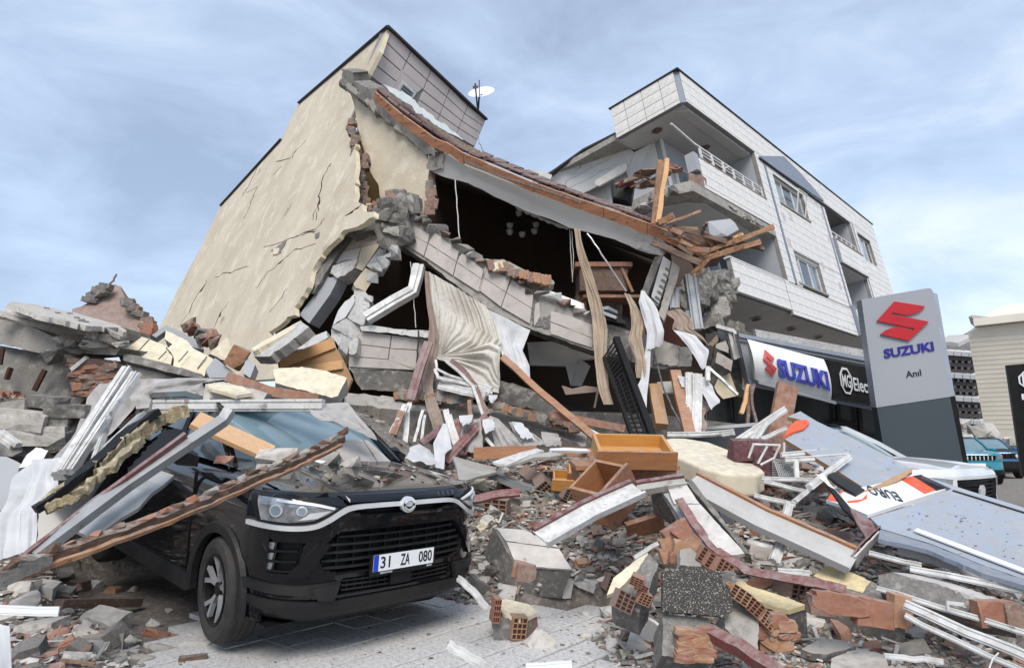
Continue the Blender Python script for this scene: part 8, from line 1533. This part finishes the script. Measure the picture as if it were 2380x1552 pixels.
def okspot(x, y):
    q = np.array([x, y])-CARP; u, v = q@cs_, q@cb_
    return not (abs(u) < 1.05 and -.12 < v < 4.5)
rg = random.Random(5); cntm = 0
while cntm < 285:
    if rg.random() < .8: y = 4.0+6.0*rg.random()**1.25; x = rg.uniform(-.1, .75)*y+.25
    else: y = 3.4+3*rg.random(); x = rg.uniform(-.78, -.35)*y
    if not okspot(x, y) or hgt(x, y) < .06: continue
    k = rg.choices(range(9), WT)[0]; m, nm, lb1, ct = KIND[k]; j = rg.randrange(14); key = (j, m)
    if key not in MM: me = meds[j][0].copy(); me.materials.clear(); me.materials.append(M[m]); MM[key] = me
    o = bpy.data.objects.new(nm, MM[key]); COL.objects.link(o); s = rg.uniform(.06, .17)*(.7+.06*y)
    o.scale = (s*rg.uniform(.8, 1.7), s, s*(rg.uniform(.25, .45) if k in (5, 6, 8) else rg.uniform(.5, .9))); o.rotation_euler = (rg.uniform(-.6, .6), rg.uniform(-.6, .6), rg.uniform(0, 6.28)); o.location = (x, y, hgt(x, y)+s*.2)
    if cntm == 0: LM = [(n_, G(p)) for n_, p in (('terrazzo slab', cF(1500, 1100)), ('tiled wall block', cF(480, 850)), ('yellow plastered block', cG(1100, 1100)), ('brick lump by the paving', cF(350, 1250)), ('large boulder at the bottom', cF(540, 1450)), ('tipped cabinet', cF(900, 620)), ('small amber drawers', cF(720, 440)), ('mattress', cF(1650, 420)), ('long clad wall strip', cF(1600, 700)), ('orange edged channel', cG(600, 600)), ('pink plastic bag', cG(950, 620)), ('long grey wall block', cG(1700, 1100)), ('broad white profile at the lower right', cG(1900, 1350)), ('flat grey stone slab', cG(900, 1400)), ('maroon edged channel', cF(800, 640)), ('right end of the black bumper', cF(150, 900)), ('front wheel of the black car', cJ(1150, 1400)), ('largest pale block at the lower left', cJ(660, 1290)), ('orange bricks at the lower left', cJ(380, 1420)), ('dark squared timber at the lower left', cJ(600, 1150)), ('cream faced lump', cF(1100, 1000)), ('foot of the lower beam', cL(1300, 1120)), ('biggest grey sheet', cG(1900, 700)), ('maroon chair', cD(250, 1500)))]
    wh = 'beside the '+min(LM, key=lambda q: math.hypot(q[1][0]-x, q[1][1]-y))[0]; sw = 'larger ' if s > .14 else ('small ' if s < .095 else '')
    tag(o, f'{sw}{lb1} {wh}', ct, f'{lb1}s scattered in the rubble'); cntm += 1
base = [rockm(1600+i, 10, .6) for i in range(10)]
groups = {}
def addchip(x, y, s, m, rg=rg):
    V, F = base[rg.randrange(10)]; a = rg.uniform(0, 6.28); b = rg.uniform(-.7, .7); c = rg.uniform(.5, 1.9)
    Rm = np.array([[math.cos(a), -math.sin(a), 0], [math.sin(a), math.cos(a), 0], [0, 0, 1]])@np.array([[1, 0, 0], [0, math.cos(b), -math.sin(b)], [0, math.sin(b), math.cos(b)]])
    groups.setdefault(m, []).append(((V*np.array([s*c, s, s*.8]))@Rm.T+np.array([x, y, hgt(x, y)+s*.12]), F))
mlist = ['conc', 'mort', 'brickd', 'brick', 'concl', 'slabw', 'concd', 'woodb', 'cream', 'bricko']; mw = [.2, .13, .12, .08, .19, .12, .06, .03, .03, .04]
n = 0
while n < 30000:
    r0 = rg.random()
    if r0 < .80: y = 3.9+7.4*rg.random()**1.5; x = rg.uniform(-.12, .82)*y+.2
    elif r0 < .96: y = 3.2+5*rg.random()**1.3; x = rg.uniform(-.82, -.30)*y
    else: y = 6+6*rg.random(); x = rg.uniform(-.8, .1)*y
    h = hgt(x, y)
    if not okspot(x, y) or h < .03: continue
    s = (.009+.055*rg.random()**3)*(.55+.14*y); addchip(x, y, s, rg.choices(mlist, mw)[0]); n += 1
for m, L_ in groups.items():
    V, F = cat_mesh(L_); mk('rubble_debris', V, F, M[m], kind='stuff')
# mid-sized lumps between the single pieces
mid = [rough(*(rockm(1700+i, 12, .7) if i % 3 else blockm(1700+i, .4)), .07, 1, i) for i in range(8)]; G3 = {}
for i in range(1500):
    y = 4.1+6.6*rg.random()**1.2; x = rg.uniform(-.1, .8)*y+.25
    if i % 6 == 0: y = 3.6+4.2*rg.random(); x = rg.uniform(-.8, -.36)*y
    if not okspot(x, y) or hgt(x, y) < .06: continue
    V, F = mid[rg.randrange(8)]; s = rg.uniform(.035, .085)*(.6+.08*y); Rm = np.array(Matrix.Rotation(rg.uniform(0, 6), 3, 'Z') @ Matrix.Rotation(rg.uniform(-.8, .8), 3, 'X'))
    G3.setdefault(rg.choices(mlist, mw)[0], []).append(((V*np.array([s*rg.uniform(.9, 1.9), s, s*rg.uniform(.4, .9)]))@Rm.T+np.array([x, y, hgt(x, y)+s*.2]), F))
for m, L_ in G3.items(): mk('rubble_lumps', *cat_mesh(L_), M[m], kind='stuff')
# grit lying on the fallen sheets
L_ = []
for i in range(260):
    pl, p = (PBS, cG(rd(1400, 2300), rd(330, 760))) if i % 3 else (PA, cD(rd(560, 1250), rd(1060, 1420)))
    if pl is PBS and not inpoly(p[0], p[1], [cG(*q) for q in [(1300, 470), (1780, 280), (2400, 450), (2400, 900), (1640, 630)]]): continue
    if pl is PA and not inpoly(p[0], p[1], [cD(*q) for q in [(600, 1030), (1380, 1410), (1120, 1520), (500, 1190)]]): continue
    V, F = base[i % 10]; s = .004+.015*rg.random()**3; L_.append((V*np.array([s*1.3, s, s*.6])+pl(p, s*.2), F))
mk('sheet_grit', *cat_mesh(L_), M['mort'], kind='stuff')
# splinters and slivers
G2 = {}
for i in range(1500):
    y = 4.0+6.5*rg.random()**1.3; x = rg.uniform(-.1, .8)*y+.2
    if i % 5 == 0: y = 3.6+4*rg.random(); x = rg.uniform(-.8, -.35)*y
    if not okspot(x, y) or hgt(x, y) < .05: continue
    a, b, l_ = rg.uniform(0, 6.28), rg.uniform(-.35, .35), rg.uniform(.04, .22)*(.6+.1*y); w_ = rg.uniform(.004, .014)
    Rm = np.array(Matrix.Rotation(a, 3, 'Z') @ Matrix.Rotation(b, 3, 'Y')); G2.setdefault(('pvc', 'woodb', 'split', 'woodd', 'stl', 'pvc')[i % 6], []).append(((bm_[0]*np.array([l_, w_*2, w_]))@Rm.T+np.array([x, y, hgt(x, y)+.03+l_*.1]), BOXF))
for m, L_ in G2.items(): mk('splinter_litter', *cat_mesh(L_), M[m], kind='stuff')
# grit on the paving
L_ = []
for i in range(1100):
    x, y = rg.uniform(-2.2, 1.0), 3.6+2.4*rg.random()**.8
    edge = hgt(x, y); 
    if edge > .06 or rg.random() > (.35 if x < .1 else .9): continue
    V, F = base[i % 10]; s = .006+.03*rg.random()**4; L_.append((V*np.array([s*1.3, s, s*.6])+np.array([x, y, .048]), F))
mk('paving_grit', *cat_mesh(L_), M['mort'], kind='stuff')
L_ = []
for i in range(500):
    p = G((rd(1130, 1250), rd(1500, 1560))) ; V, F = base[i % 10]; s = rd(.006, .02); L_.append((V*s+p+np.array([0, 0, .004]), F))
mk('yellow_grit', *cat_mesh(L_), M['gravel'], kind='stuff')
